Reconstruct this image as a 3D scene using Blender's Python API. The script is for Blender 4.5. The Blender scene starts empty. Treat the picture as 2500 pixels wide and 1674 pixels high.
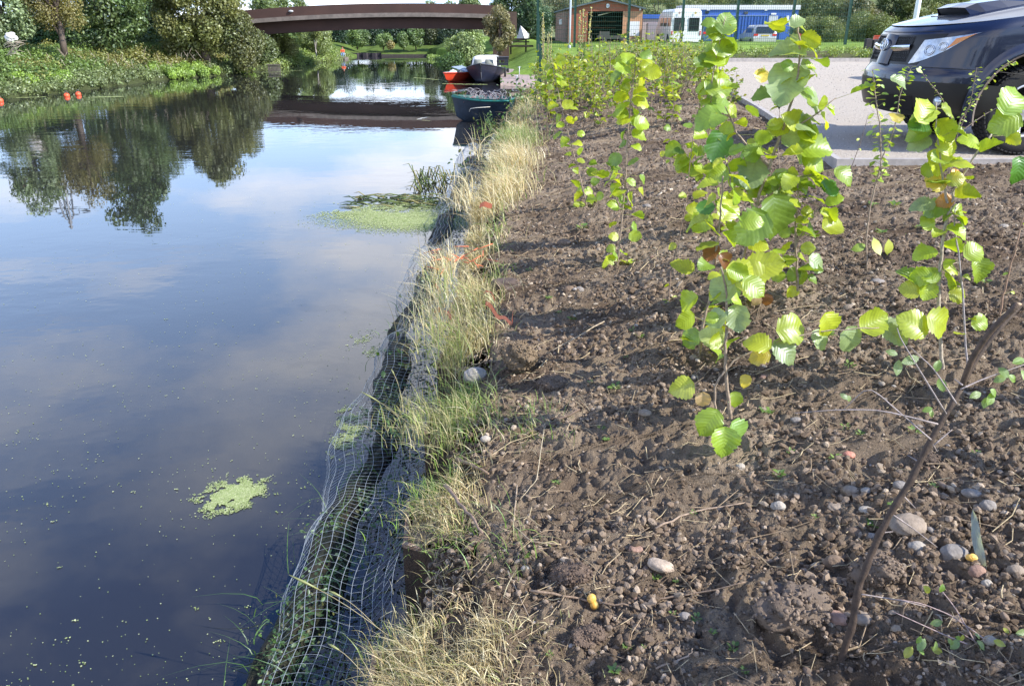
import bpy, math, random
import numpy as np
from mathutils import Vector
C = bpy.context.scene
COL = C.collection
rng = np.random.default_rng(7)
random.seed(7)
R = math.radians
# ------------------------------------------------------------------ camera, sky, sun, exposure
EYE = 2.1; PITCH = R(22.2); FP = 1900.0
cam_d = bpy.data.cameras.new("camera"); cam = bpy.data.objects.new("camera", cam_d); COL.objects.link(cam)
cam.location = (0, 0, EYE); cam.rotation_euler = (math.pi/2 - PITCH, 0, 0)
cam_d.sensor_width = 36; cam_d.lens = 36*FP/2500; cam_d.clip_start = 0.05; cam_d.clip_end = 3000
C.camera = cam
C.view_settings.view_transform = 'Standard'; C.view_settings.look = 'None'
C.view_settings.exposure = 0.62; C.view_settings.gamma = 1
SUN_AZ, SUN_EL = R(111), R(37)          # azimuth from +Y towards +X
sv = Vector((math.sin(SUN_AZ)*math.cos(SUN_EL), math.cos(SUN_AZ)*math.cos(SUN_EL), math.sin(SUN_EL)))
sl = bpy.data.lights.new("sun", 'SUN'); sl.energy = 5.0; sl.angle = R(0.5); sl.color = (1, .94, .84)
so = bpy.data.objects.new("sun", sl); COL.objects.link(so); so.rotation_euler = sv.to_track_quat('Z', 'Y').to_euler()
so.location = (20, -5, 30)
W = bpy.data.worlds.new("World"); C.world = W; W.use_nodes = True
nt = W.node_tree; nt.nodes.clear()
def N(nt, t, **kw):
    n = nt.nodes.new(t)
    for k, v in kw.items():
        if k in n.inputs.keys(): n.inputs[k].default_value = v
        else: setattr(n, k, v)
    return n
def L(nt, a, b): nt.links.new(a, b)
sky = N(nt, 'ShaderNodeTexSky'); sky.sky_type = 'NISHITA'; sky.sun_disc = False
sky.sun_elevation = SUN_EL; sky.sun_rotation = SUN_AZ; sky.air_density = 1.0; sky.dust_density = 1.2; sky.ozone_density = 1.3
tc = N(nt, 'ShaderNodeTexCoord'); sep = N(nt, 'ShaderNodeSeparateXYZ'); L(nt, tc.outputs['Generated'], sep.inputs[0])
ad = N(nt, 'ShaderNodeMath', operation='ADD'); ad.inputs[1].default_value = .16
mx = N(nt, 'ShaderNodeMath', operation='MAXIMUM'); mx.inputs[1].default_value = 0.0
L(nt, sep.outputs['Z'], mx.inputs[0]); L(nt, mx.outputs[0], ad.inputs[0])
dx = N(nt, 'ShaderNodeMath', operation='DIVIDE'); dy = N(nt, 'ShaderNodeMath', operation='DIVIDE')
L(nt, sep.outputs['X'], dx.inputs[0]); L(nt, ad.outputs[0], dx.inputs[1]); L(nt, sep.outputs['Y'], dy.inputs[0]); L(nt, ad.outputs[0], dy.inputs[1])
cb = N(nt, 'ShaderNodeCombineXYZ'); L(nt, dx.outputs[0], cb.inputs[0]); L(nt, dy.outputs[0], cb.inputs[1]); cb.inputs[2].default_value = 1.55
cn = N(nt, 'ShaderNodeTexNoise', Scale=0.95, Detail=7.0, Roughness=.56); L(nt, cb.outputs[0], cn.inputs['Vector'])
cr = N(nt, 'ShaderNodeValToRGB'); cr.color_ramp.elements[0].position = .45; cr.color_ramp.elements[1].position = .60
L(nt, cn.outputs['Fac'], cr.inputs[0])
hz = N(nt, 'ShaderNodeMapRange'); hz.inputs['From Min'].default_value = 0.0; hz.inputs['From Max'].default_value = .58
hz.inputs['To Min'].default_value = .95; hz.inputs['To Max'].default_value = 0.0; L(nt, sep.outputs['Z'], hz.inputs['Value'])
st_ = N(nt, 'ShaderNodeMixRGB', blend_type='MULTIPLY'); st_.inputs[0].default_value = 1; st_.inputs[2].default_value = (.75, 1.2, 2.0, 1); L(nt, sky.outputs[0], st_.inputs[1])
hm = N(nt, 'ShaderNodeMixRGB'); hm.inputs[2].default_value = (11.0, 14.6, 19.5, 1); L(nt, hz.outputs[0], hm.inputs[0]); L(nt, st_.outputs[0], hm.inputs[1])
cmul = N(nt, 'ShaderNodeMath', operation='MULTIPLY'); cmul.inputs[1].default_value = .88; L(nt, cr.outputs[0], cmul.inputs[0])
cloudcol = N(nt, 'ShaderNodeMixRGB'); cloudcol.inputs[1].default_value = (9.5, 9.7, 10.4, 1); cloudcol.inputs[2].default_value = (18.5, 18.8, 19.8, 1)
L(nt, hz.outputs[0], cloudcol.inputs[0])
wm = N(nt, 'ShaderNodeMixRGB'); L(nt, cmul.outputs[0], wm.inputs[0]); L(nt, hm.outputs[0], wm.inputs[1]); L(nt, cloudcol.outputs[0], wm.inputs[2])
bg = N(nt, 'ShaderNodeBackground', Strength=0.090); L(nt, wm.outputs[0], bg.inputs[0])
wo = N(nt, 'ShaderNodeOutputWorld'); L(nt, bg.outputs[0], wo.inputs[0])

# ------------------------------------------------------------------ picture <-> place
SP, CP = math.sin(PITCH), math.cos(PITCH)
def P(px, py, D):                       # point seen at (px, py) at forward distance D metres
    a = 837-py; f = FP*CP+a*SP; u = a*CP-FP*SP
    return np.array([(px-1250)/f*D, D, EYE+u/f*D])
def G(px, py, z=0.0):                   # point on the level z
    a = 837-py; f = FP*CP+a*SP; u = a*CP-FP*SP
    return P(px, py, (z-EYE)/(u/f))
def sm(t): t = np.clip(t, 0, 1); return t*t*(3-2*t)
XE_Y = [-5, 0, 3, 6, 9, 12, 15, 18, 22, 28, 32, 44, 52, 56, 62, 70, 400]
XE_X = [-.45, -.42, -.40, -.42, -.38, -.30, -.12, .12, .1, -.3, -.6, -.9, -2.2, -4.4, -7, 300, 300]
def xe(y): return np.interp(y, XE_Y, XE_X)
XL_Y = [-50, 24, 26, 30, 34, 38, 43, 50, 56, 60, 62, 400]
XL_X = [-16, -15.6, -15.1, -14.6, -14.2, -12.6, -12.1, -11.6, -11.2, -11.0, -10.9, -10.9]
def xl(y): return np.interp(y, XL_Y, XL_X)
def hash3(ix, iy, iz, seed=0):
    h = (ix*374761393 + iy*668265263 + iz*2147483647 + seed*974634777) & 0xffffffff
    h = ((h ^ (h >> 13))*1274126177) & 0xffffffff
    return ((h ^ (h >> 16)) & 0xffffff)/float(0xffffff)
def vnoise(x, y, seed=0):
    x = np.asarray(x, float); y = np.asarray(y, float)
    ix = np.floor(x).astype(np.int64); iy = np.floor(y).astype(np.int64)
    fx = x-ix; fy = y-iy; fx = fx*fx*(3-2*fx); fy = fy*fy*(3-2*fy)
    a = hash3(ix, iy, 0*ix, seed); b = hash3(ix+1, iy, 0*ix, seed); c = hash3(ix, iy+1, 0*ix, seed); d = hash3(ix+1, iy+1, 0*ix, seed)
    return (a*(1-fx)+b*fx)*(1-fy)+(c*(1-fx)+d*fx)*fy
def fbm(x, y, oct=4, seed=0, gain=.5):
    s = 0; a = 1; t = 0
    for o in range(oct):
        s = s+a*vnoise(x*2**o+o*17.3, y*2**o-o*9.1, seed+o); t += a; a *= gain
    return s/t
def h_right(x, y):                      # bank, soil bed, lawn
    x = np.asarray(x, float); y = np.asarray(y, float)
    d = x-xe(y)
    hn = .335+.15*sm(d/.38)+.27*sm((d-.1)/1.8)+.205*sm((x-.7)/2.6)
    hf = .22+.35*sm(d/3.0)+.50*sm((y-30)/13)*sm(d/2.2)+.3*sm((y-43)/7)*sm((2.2-x)/1.2)+.12*sm((x-3)/3)
    w = sm((y-19)/5)
    return hn*(1-w)+hf*w
def clods(x, y):
    near = 1/(1+((y)/7.0)**2)
    h = .075*(fbm(x*1.6, y*1.6, 3, 3)-.5)+.06*(fbm(x*6, y*6, 3, 11)-.5)
    c = fbm(x*18, y*18, 3, 21); h = h+.045*(np.abs(c-.5)*2)**.7*-1+.022
    return h
def soil_h(x, y):
    x = np.asarray(x, float); y = np.asarray(y, float)
    d = x-xe(y); k = sm(d/.3)
    return h_right(x, y)+clods(x, y)*k*(1-.75*sm((x-kerbx(y)+.35)/.3))
KY = [-5, 6.80, 6.85, 11.4, 13.9, 20, 27, 29]
def kerbx(y): return np.where(np.asarray(y) < 6.85, 100.0, np.interp(y, [6.85, 11.4, 13.9, 20, 27], [2.83, 3.5, 3.8, 4.6, 5.6]))
def Gs(px, py, it=14):                  # ground point under a pixel on the soil
    z = .8
    for _ in range(it):
        p = G(px, py, z); z = float(soil_h(p[0], p[1]))*.6+z*.4
    p = G(px, py, z); p[2] = float(soil_h(p[0], p[1])); return p

# ------------------------------------------------------------------ materials
MATS = {}
def pmat(name, col, rough=.6, metal=0, var=.0, vscale=8, bump=0, bscale=40, spec=.5, attr=False, coat=0, col2=None, bdet=4, obj=True):
    m = bpy.data.materials.new(name); m.use_nodes = True; n = m.node_tree; b = n.nodes['Principled BSDF']
    b.inputs['Roughness'].default_value = rough; b.inputs['Metallic'].default_value = metal
    b.inputs['Specular IOR Level'].default_value = spec; b.inputs['Coat Weight'].default_value = coat
    b.inputs['Coat Roughness'].default_value = .04
    t = N(n, 'ShaderNodeTexCoord'); vec = t.outputs['Object' if obj else 'Generated']
    base = N(n, 'ShaderNodeRGB'); base.outputs[0].default_value = (*col, 1); src = base.outputs[0]
    if attr:
        a = N(n, 'ShaderNodeAttribute'); a.attribute_name = 'col'; src = a.outputs['Color']
    if var or col2:
        no = N(n, 'ShaderNodeTexNoise', Scale=vscale, Detail=5.0, Roughness=.6); L(n, vec, no.inputs['Vector'])
        mixn = N(n, 'ShaderNodeMixRGB')
        rp = N(n, 'ShaderNodeMapRange'); rp.inputs['From Min'].default_value = .35; rp.inputs['From Max'].default_value = .65; L(n, no.outputs['Fac'], rp.inputs['Value'])
        L(n, rp.outputs[0], mixn.inputs[0])
        if col2: L(n, src, mixn.inputs[1]); mixn.inputs[2].default_value = (*col2, 1)
        else:
            h = N(n, 'ShaderNodeHueSaturation', Value=1-var); L(n, src, h.inputs['Color'])
            h2 = N(n, 'ShaderNodeHueSaturation', Value=1+var); L(n, src, h2.inputs['Color'])
            L(n, h.outputs[0], mixn.inputs[1]); L(n, h2.outputs[0], mixn.inputs[2])
        src = mixn.outputs[0]
    L(n, src, b.inputs['Base Color'])
    if bump:
        bn = N(n, 'ShaderNodeTexNoise', Scale=bscale, Detail=float(bdet), Roughness=.65); L(n, vec, bn.inputs['Vector'])
        bp = N(n, 'ShaderNodeBump', Strength=min(bump, 1.0), Distance=.02*bump); L(n, bn.outputs['Fac'], bp.inputs['Height']); L(n, bp.outputs[0], b.inputs['Normal'])
    MATS[name] = m; return m
def foliage_mat(name, trans=.35, gloss=.10, grough=.45, veins=False, tint=(1.25, 1.15, .55)):
    m = bpy.data.materials.new(name); m.use_nodes = True; n = m.node_tree; n.nodes.clear()
    a = N(n, 'ShaderNodeAttribute'); a.attribute_name = 'col'
    src = a.outputs['Color']; nrm = None
    if veins:
        u = N(n, 'ShaderNodeAttribute'); u.attribute_name = 'leafpos'
        s = N(n, 'ShaderNodeSeparateColor'); L(n, u.outputs['Color'], s.inputs[0])   # t, s(0..1), width
        ab = N(n, 'ShaderNodeMath', operation='SUBTRACT'); L(n, s.outputs[1], ab.inputs[0]); ab.inputs[1].default_value = .5
        aa = N(n, 'ShaderNodeMath', operation='ABSOLUTE'); L(n, ab.outputs[0], aa.inputs[0])
        mu = N(n, 'ShaderNodeMath', operation='MULTIPLY'); L(n, aa.outputs[0], mu.inputs[0]); mu.inputs[1].default_value = .62
        su = N(n, 'ShaderNodeMath', operation='SUBTRACT'); L(n, s.outputs[0], su.inputs[0]); L(n, mu.outputs[0], su.inputs[1])
        fr = N(n, 'ShaderNodeMath', operation='MULTIPLY'); L(n, su.outputs[0], fr.inputs[0]); fr.inputs[1].default_value = 52
        si = N(n, 'ShaderNodeMath', operation='SINE'); L(n, fr.outputs[0], si.inputs[0])
        ve = N(n, 'ShaderNodeMapRange'); ve.inputs['From Min'].default_value = .72; ve.inputs['From Max'].default_value = 1; L(n, si.outputs[0], ve.inputs['Value'])
        mi = N(n, 'ShaderNodeMapRange'); mi.inputs['From Min'].default_value = .03; mi.inputs['From Max'].default_value = .0; L(n, aa.outputs[0], mi.inputs['Value'])
        vx = N(n, 'ShaderNodeMath', operation='MAXIMUM'); L(n, ve.outputs[0], vx.inputs[0]); L(n, mi.outputs[0], vx.inputs[1])
        tcn = N(n, 'ShaderNodeTexCoord'); no = N(n, 'ShaderNodeTexNoise', Scale=40.0, Detail=4.0); L(n, tcn.outputs['Object'], no.inputs['Vector'])
        hs = N(n, 'ShaderNodeHueSaturation', Value=.62, Saturation=.95); L(n, src, hs.inputs['Color'])
        m1 = N(n, 'ShaderNodeMixRGB'); vm = N(n, 'ShaderNodeMath', operation='MULTIPLY'); vm.inputs[1].default_value = .32
        L(n, vx.outputs[0], vm.inputs[0]); L(n, vm.outputs[0], m1.inputs[0]); L(n, src, m1.inputs[1]); L(n, hs.outputs[0], m1.inputs[2])
        m2 = N(n, 'ShaderNodeHueSaturation'); mp = N(n, 'ShaderNodeMapRange'); mp.inputs['To Min'].default_value = .72; mp.inputs['To Max'].default_value = 1.28
        L(n, no.outputs['Fac'], mp.inputs['Value']); L(n, mp.outputs[0], m2.inputs['Value']); L(n, m1.outputs[0], m2.inputs['Color']); src = m2.outputs[0]
        bp = N(n, 'ShaderNodeBump', Strength=.35, Distance=.0008); bp.invert = True; L(n, si.outputs[0], bp.inputs['Height']); nrm = bp.outputs[0]
    d = N(n, 'ShaderNodeBsdfDiffuse'); L(n, src, d.inputs['Color'])
    t = N(n, 'ShaderNodeBsdfTranslucent'); mt = N(n, 'ShaderNodeMixRGB', blend_type='MULTIPLY'); mt.inputs[0].default_value = 1
    L(n, src, mt.inputs[1]); mt.inputs[2].default_value = (*tint, 1); L(n, mt.outputs[0], t.inputs['Color'])
    g = N(n, 'ShaderNodeBsdfGlossy', Roughness=grough); g.inputs['Color'].default_value = (.9, .95, 1, 1)
    x1 = N(n, 'ShaderNodeMixShader'); x1.inputs[0].default_value = trans; L(n, d.outputs[0], x1.inputs[1]); L(n, t.outputs[0], x1.inputs[2])
    x2 = N(n, 'ShaderNodeMixShader'); x2.inputs[0].default_value = gloss; L(n, x1.outputs[0], x2.inputs[1]); L(n, g.outputs[0], x2.inputs[2])
    if nrm:
        L(n, nrm, d.inputs['Normal']); L(n, nrm, g.inputs['Normal'])
    o = N(n, 'ShaderNodeOutputMaterial'); L(n, x2.outputs[0], o.inputs[0]); MATS[name] = m; return m

# ------------------------------------------------------------------ mesh builder
class MB:
    def __init__(s): s.v = []; s.q = []; s.t = []; s.c = []; s.lp = []; s.n = 0; s.smooth = True
    def add(s, v, quads=None, tris=None, col=None, lp=None):
        v = np.asarray(v, float).reshape(-1, 3)
        s.v.append(v)
        if quads is not None and len(quads): s.q.append(np.asarray(quads, np.int64).reshape(-1, 4)+s.n)
        if tris is not None and len(tris): s.t.append(np.asarray(tris, np.int64).reshape(-1, 3)+s.n)
        c = np.ones((len(v), 3)) if col is None else np.broadcast_to(np.asarray(col, float), (len(v), 3))
        s.c.append(c)
        s.lp.append(np.zeros((len(v), 3)) if lp is None else lp)
        s.n += len(v); return s
    def box(s, lo, hi, col=None, M=None):
        x0, y0, z0 = lo; x1, y1, z1 = hi
        v = np.array([[x0, y0, z0], [x1, y0, z0], [x1, y1, z0], [x0, y1, z0], [x0, y0, z1], [x1, y0, z1], [x1, y1, z1], [x0, y1, z1]], float)
        if M is not None: v = M(v)
        return s.add(v, [[0, 3, 2, 1], [4, 5, 6, 7], [0, 1, 5, 4], [1, 2, 6, 5], [2, 3, 7, 6], [3, 0, 4, 7]], col=col)
    def tube(s, pts, rad, seg=6, col=None, cap=True):
        pts = np.asarray(pts, float); n = len(pts); rad = np.broadcast_to(np.asarray(rad, float), (n,))
        tg = np.gradient(pts, axis=0); tg /= (np.linalg.norm(tg, axis=1)[:, None]+1e-9)
        ref = np.array([0.0, 0, 1]) if abs(tg[0][2]) < .9 else np.array([0, 1.0, 0])
        a = np.cross(tg, ref); a /= (np.linalg.norm(a, axis=1)[:, None]+1e-9); b = np.cross(tg, a)
        th = np.arange(seg)/seg*2*np.pi
        v = pts[:, None, :]+rad[:, None, None]*(np.cos(th)[None, :, None]*a[:, None, :]+np.sin(th)[None, :, None]*b[:, None, :])
        i = np.arange(n-1)[:, None]*seg; j = np.arange(seg)[None, :]; j2 = (j+1) % seg
        q = np.stack([i+j, i+j2, i+seg+j2, i+seg+j], -1).reshape(-1, 4)
        v = v.reshape(-1, 3); tr = []
        if cap:
            v = np.vstack([v, pts[0], pts[-1]])
            for k in range(seg): tr += [[n*seg, (k+1) % seg, k], [n*seg+1, (n-1)*seg+k, (n-1)*seg+(k+1) % seg]]
        return s.add(v, q, tr, col=col)
    def grid(s, V, col=None, flip=False, lp=None):     # V: (a, b, 3)
        a, b = V.shape[:2]
        i = np.arange(a-1)[:, None]*b; j = np.arange(b-1)[None, :]
        q = np.stack([i+j, i+j+1, i+b+j+1, i+b+j], -1).reshape(-1, 4)
        if flip: q = q[:, ::-1]
        return s.add(V.reshape(-1, 3), q, col=None if col is None else np.asarray(col).reshape(-1, 3) if np.ndim(col) > 1 else col, lp=lp)
    def poly_prism(s, outline, depth_vec, col=None):   # flat outline (n,3) extruded by depth_vec (fan caps)
        o = np.asarray(outline, float); n = len(o); c = o.mean(0); dv = np.asarray(depth_vec, float)
        v = np.vstack([o, o+dv, c, c+dv]); tr = []; q = []
        for k in range(n):
            k2 = (k+1) % n; q.append([k, k2, n+k2, n+k]); tr += [[2*n, k2, k], [2*n+1, n+k, n+k2]]
        return s.add(v, q, tr, col=col)
    def build(s, name, mat, parent=None, smooth=True, label=None, kind=None, origin=None, lp=False):
        v = np.vstack(s.v) if s.v else np.zeros((0, 3)); 
        if parent is not None: v = v-np.array(parent['_org'] if '_org' in parent else parent.parent['_org'])
        elif origin is not None: v = v-np.asarray(origin)
        q = np.vstack(s.q) if s.q else np.zeros((0, 4), np.int64); t = np.vstack(s.t) if s.t else np.zeros((0, 3), np.int64)
        me = bpy.data.meshes.new(name); nv, nq, nt_ = len(v), len(q), len(t)
        me.vertices.add(nv); me.vertices.foreach_set('co', v.astype(np.float32).ravel())
        me.loops.add(nq*4+nt_*3); me.loops.foreach_set('vertex_index', np.concatenate([q.ravel(), t.ravel()]).astype(np.int32))
        me.polygons.add(nq+nt_)
        me.polygons.foreach_set('loop_start', np.concatenate([np.arange(nq)*4, nq*4+np.arange(nt_)*3]).astype(np.int32))
        me.polygons.foreach_set('use_smooth', np.full(nq+nt_, smooth))
        me.update(calc_edges=True); me.validate()
        at = me.attributes.new('col', 'FLOAT_COLOR', 'POINT')
        c = np.ones((nv, 4), np.float32); c[:, :3] = np.vstack(s.c); at.data.foreach_set('color', c.ravel())
        if lp:
            at = me.attributes.new('leafpos', 'FLOAT_COLOR', 'POINT'); c = np.ones((nv, 4), np.float32); c[:, :3] = np.vstack(s.lp); at.data.foreach_set('color', c.ravel())
        me.materials.append(mat)
        o = bpy.data.objects.new(name, me); COL.objects.link(o)
        if parent is not None: o.parent = parent
        elif origin is not None: o.location = origin
        if label and parent is not None: o['label'] = label
        if kind: o['kind'] = kind
        return o
def tag(o, label=None, cat=None, group=None, kind=None):
    if label: o['label'] = label
    if cat: o['category'] = cat
    if group: o['group'] = group
    if kind: o['kind'] = kind
    return o
def thing(name, label, cat, loc, group=None):
    o = bpy.data.objects.new(name, None); COL.objects.link(o); o.location = [float(c) for c in loc]; o['_org'] = [float(c) for c in loc]
    o.empty_display_size = .1
    return tag(o, label, cat, group)
def dup(root, loc, rotz=0, sc=1, label=None, group=None, tilt=(0, 0)):
    r = root.copy(); COL.objects.link(r); r.location = [float(c) for c in loc]; r.rotation_euler = (tilt[0], tilt[1], rotz); r.scale = (sc, sc, sc)
    if label: r['label'] = label
    if group: r['group'] = group
    for ch in list(root.children):
        c = ch.copy(); COL.objects.link(c); c.parent = r
        for g in list(ch.children):
            d = g.copy(); COL.objects.link(d); d.parent = c
    return r
def unit(a): a = np.asarray(a, float); return a/(np.linalg.norm(a, axis=-1, keepdims=True)+1e-9)
def rdir(n): return unit(rng.normal(size=(n, 3)))
# icospheres
def ico(sub):
    t = (1+5**.5)/2
    v = [(-1, t, 0), (1, t, 0), (-1, -t, 0), (1, -t, 0), (0, -1, t), (0, 1, t), (0, -1, -t), (0, 1, -t), (t, 0, -1), (t, 0, 1), (-t, 0, -1), (-t, 0, 1)]
    f = [(0, 11, 5), (0, 5, 1), (0, 1, 7), (0, 7, 10), (0, 10, 11), (1, 5, 9), (5, 11, 4), (11, 10, 2), (10, 7, 6), (7, 1, 8), (3, 9, 4), (3, 4, 2), (3, 2, 6), (3, 6, 8), (3, 8, 9), (4, 9, 5), (2, 4, 11), (6, 2, 10), (8, 6, 7), (9, 8, 1)]
    v = [unit(p) for p in v]
    for _ in range(sub):
        c = {}; nf = []
        def mid(a, b):
            k = (min(a, b), max(a, b))
            if k not in c: v.append(unit(v[a]+v[b])); c[k] = len(v)-1
            return c[k]
        for a, b, d in f:
            x, y, z = mid(a, b), mid(b, d), mid(d, a); nf += [(a, x, z), (b, y, x), (d, z, y), (x, y, z)]
        f = nf
    return np.array(v), np.array(f)
ICO = [ico(0), ico(1), ico(2), ico(3)]
def blobs(mb, pos, size, cols, sub=0, flat=.7, jit=.18, rotall=True):   # many pebbles at once
    bv, bf = ICO[sub]; n = len(pos); 
    th = rng.uniform(0, 6.28, n); sx = rng.uniform(.75, 1.25, n); sy = rng.uniform(.6, 1.0, n); sz = rng.uniform(flat*.7, flat*1.2, n)
    var = 1+jit*rng.normal(size=(n, len(bv)))
    v = bv[None]*var[:, :, None]*np.stack([sx, sy, sz], 1)[:, None, :]
    c, s_ = np.cos(th)[:, None], np.sin(th)[:, None]
    x = v[..., 0]*c-v[..., 1]*s_; y = v[..., 0]*s_+v[..., 1]*c
    tl = rng.normal(0, .25, n)[:, None]; z = v[..., 2]+x*tl
    v = np.stack([x, y, z], -1)*size[:, None, None]+pos[:, None, :]
    f = (bf[None]+(np.arange(n)*len(bv))[:, None, None]).reshape(-1, 3)
    mb.add(v.reshape(-1, 3), tris=f, col=np.repeat(cols, len(bv), 0))
def stone_mesh(c, sx, sy, sz, seed, sub=3, rough=.12, ang=0.0, box=1.0):
    bv, bf = ICO[sub]; v = bv.copy()
    if box != 1.0: v = np.sign(v)*np.abs(v)**box; v /= np.abs(v).max()
    k = 0
    for o, (fq, am) in enumerate([(1.3, rough), (3.1, rough*.5), (8, rough*.22), (17, rough*.12)]):
        k = k+am*(fbm(bv[:, 0]*fq+seed*7.1+bv[:, 2]*fq*.7, bv[:, 1]*fq-bv[:, 2]*fq*1.1+seed*3, 2, seed+o)-.5)*2
    v = v*(1+k)[:, None]*np.array([sx, sy, sz])
    ca, sa = math.cos(ang), math.sin(ang); v = np.stack([v[:, 0]*ca-v[:, 1]*sa, v[:, 0]*sa+v[:, 1]*ca, v[:, 2]], 1)
    return v+np.asarray(c), bf
# leaf clouds for crowns and scrub
def leafcloud(mb, cen, rad, n, size, col, cvar=.25, hue=None, out=.55, squash=1.0):
    cen = np.asarray(cen, float); rad = np.asarray(rad, float); n = int(n*1.7); size = size*.75
    w = rad**2; w = w/w.sum(); idx = rng.choice(len(cen), n, p=w)
    d = rdir(n); rr = rad[idx]*(out+(1-out)*rng.random(n)**.6)*(1+.12*rng.normal(size=n))
    pos = cen[idx]+d*rr[:, None]*np.array([1, 1, squash])
    nr = unit(d+rng.normal(0, .75, (n, 3))+np.array([0, 0, .35])); t = unit(np.cross(nr, rdir(n))); b = np.cross(nr, t)
    s = size*rng.uniform(.6, 1.4, n)[:, None]
    v = np.stack([pos-t*s*.62, pos+b*s*.36, pos+t*s*.62, pos-b*s*.36], 1)
    cl = rng.uniform(1-cvar, 1+cvar, len(cen))[idx]*rng.uniform(.7, 1.35, n)
    base = np.asarray(col, float)[None, :]*np.ones((n, 1))
    if hue is not None:
        k = (rng.random(len(cen))[idx]*.6+rng.random(n)*.4)[:, None]; base = base*(1-k)+np.asarray(hue)[None, :]*k
    c = base*cl[:, None]*2.0
    mb.add(v.reshape(-1, 3), quads=np.arange(n*4).reshape(-1, 4), col=np.repeat(c, 4, 0))

# ------------------------------------------------------------------ material set
M_soil = pmat('soil', (.150, .108, .075), .95, var=.0, col2=(.36, .285, .205), vscale=1.6, bump=1, bscale=130, bdet=8, spec=.15)
M_crumb = pmat('crumb', (1, 1, 1), .95, attr=True, bump=.5, bscale=260, spec=.12)
M_pebble = pmat('pebble', (1, 1, 1), .8, attr=True, var=.15, vscale=60, bump=.3, bscale=160, spec=.25)
M_stone = pmat('stone', (1, 1, 1), .85, attr=True, var=.22, vscale=35, bump=.5, bscale=120, spec=.2)
M_lawn = pmat('lawn', (.115, .19, .035), .95, var=.28, attr=True, vscale=1.3, bump=1, bscale=30, spec=.1)
M_bank = pmat('bank_earth', (.10, .085, .05), .95, col2=(.08, .11, .03), vscale=1.2, bump=1, bscale=8, spec=.1)
M_concrete = pmat('concrete', (.48, .44, .41), .9, var=.15, vscale=3, bump=.4, bscale=60)
M_kerb = pmat('kerb_concrete', (.40, .37, .35), .9, var=.18, vscale=9, bump=.4, bscale=90)
M_leaf = foliage_mat('broad_leaf', .52, .05, .40, veins=True, tint=(1.25, 1.12, .45))
M_fol = foliage_mat('foliage', .28, .05, .5)
M_grass = foliage_mat('grass_blade', .35, .06, .5, tint=(1.1, 1.1, .8))
M_stem = pmat('stem_bark', (1, 1, 1), .75, attr=True, var=.3, vscale=60, bump=.4, bscale=200)
M_bark = pmat('tree_bark', (.10, .08, .06), .9, var=.3, vscale=6, bump=.8, bscale=20)
M_weed = foliage_mat('duckweed', .1, .04, .5)

# ------------------------------------------------------------------ SETTING
# big ground sheet
ys = np.concatenate([np.arange(-30, 22, 2.0), np.arange(22, 66, .5), np.arange(66, 120, 3.0), np.arange(120, 900, 40.0)])
xs = np.concatenate([np.arange(-700, -60, 40.0), np.arange(-60, -17, 2.0), np.arange(-17, 8, .25), np.arange(8, 60, 2.0), np.arange(60, 700, 40.0)])
X, Y = np.meshgrid(xs, ys)
dl = xl(Y)-X; dr = X-xe(Y); df = Y-60.0
hl = .25*sm(dl/.3)+.75*sm(dl/3.2)+.35*sm((dl-3)/8)
hr = h_right(X, Y); hr = np.where(Y < 24.5, np.where(Y > 20.5, hr-.3*sm((24.5-Y)/1.5), hr-.4), hr)
hfar = .16+.5*sm((Y-60)/7)
H = np.full(X.shape, -1.2)
H = np.where(dl > 0, hl, H); H = np.where(dr > 0, hr, H); H = np.where((df > 0) & (dl <= 0) & (X < 30), hfar, H)
H = np.where((dr > 0) & (dr < 2.7) & (Y > 23.6) & (Y < 33.5), np.minimum(H, -.12), H)
H = np.where((Y > 62), np.maximum(H, hfar), H)
H = H+.10*(fbm(X*.5, Y*.5, 3, 5)-.5)*(H > 0)
GCOL = np.where((dl > -.5)[..., None], np.array([.05, .06, .025]), np.array([.17, .26, .05]))
GCOL = np.where(((Y > 58) & (X < 6))[..., None], np.array([.10, .15, .035]), GCOL)
H = np.where(dl > 0, H-.12, H)
mb = MB(); mb.grid(np.stack([X, Y, H], -1), col=GCOL); g = mb.build('ground', M_lawn); g['kind'] = 'structure'
# water
m = bpy.data.materials.new('river_water'); m.use_nodes = True; n = m.node_tree; n.nodes.clear()
t = N(n, 'ShaderNodeTexCoord')
mp = N(n, 'ShaderNodeMapping'); mp.inputs['Scale'].default_value = (.7, 1.0, 1); L(n, t.outputs['Object'], mp.inputs[0])
n1 = N(n, 'ShaderNodeTexNoise', Scale=2.2, Detail=3.0, Roughness=.55); L(n, mp.outputs[0], n1.inputs['Vector'])
n2 = N(n, 'ShaderNodeTexNoise', Scale=.16, Detail=2.0); L(n, t.outputs['Object'], n2.inputs['Vector'])
am = N(n, 'ShaderNodeMapRange'); am.inputs['From Min'].default_value = .44; am.inputs['From Max'].default_value = .60; am.inputs['To Min'].default_value = .12; am.inputs['To Max'].default_value = 1.0; L(n, n2.outputs['Fac'], am.inputs['Value'])
ml = N(n, 'ShaderNodeMath', operation='MULTIPLY'); L(n, n1.outputs['Fac'], ml.inputs[0]); L(n, am.outputs[0], ml.inputs[1])
bp = N(n, 'ShaderNodeBump', Strength=.16, Distance=.035); L(n, ml.outputs[0], bp.inputs['Height'])
fr = N(n, 'ShaderNodeFresnel', IOR=1.8); L(n, bp.outputs[0], fr.inputs['Normal'])
d = N(n, 'ShaderNodeBsdfDiffuse'); d.inputs['Color'].default_value = (.022, .022, .022, 1)
gl = N(n, 'ShaderNodeBsdfGlossy', Roughness=0.0); gl.inputs['Color'].default_value = (.96, .97, 1, 1); L(n, bp.outputs[0], gl.inputs['Normal'])
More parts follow.
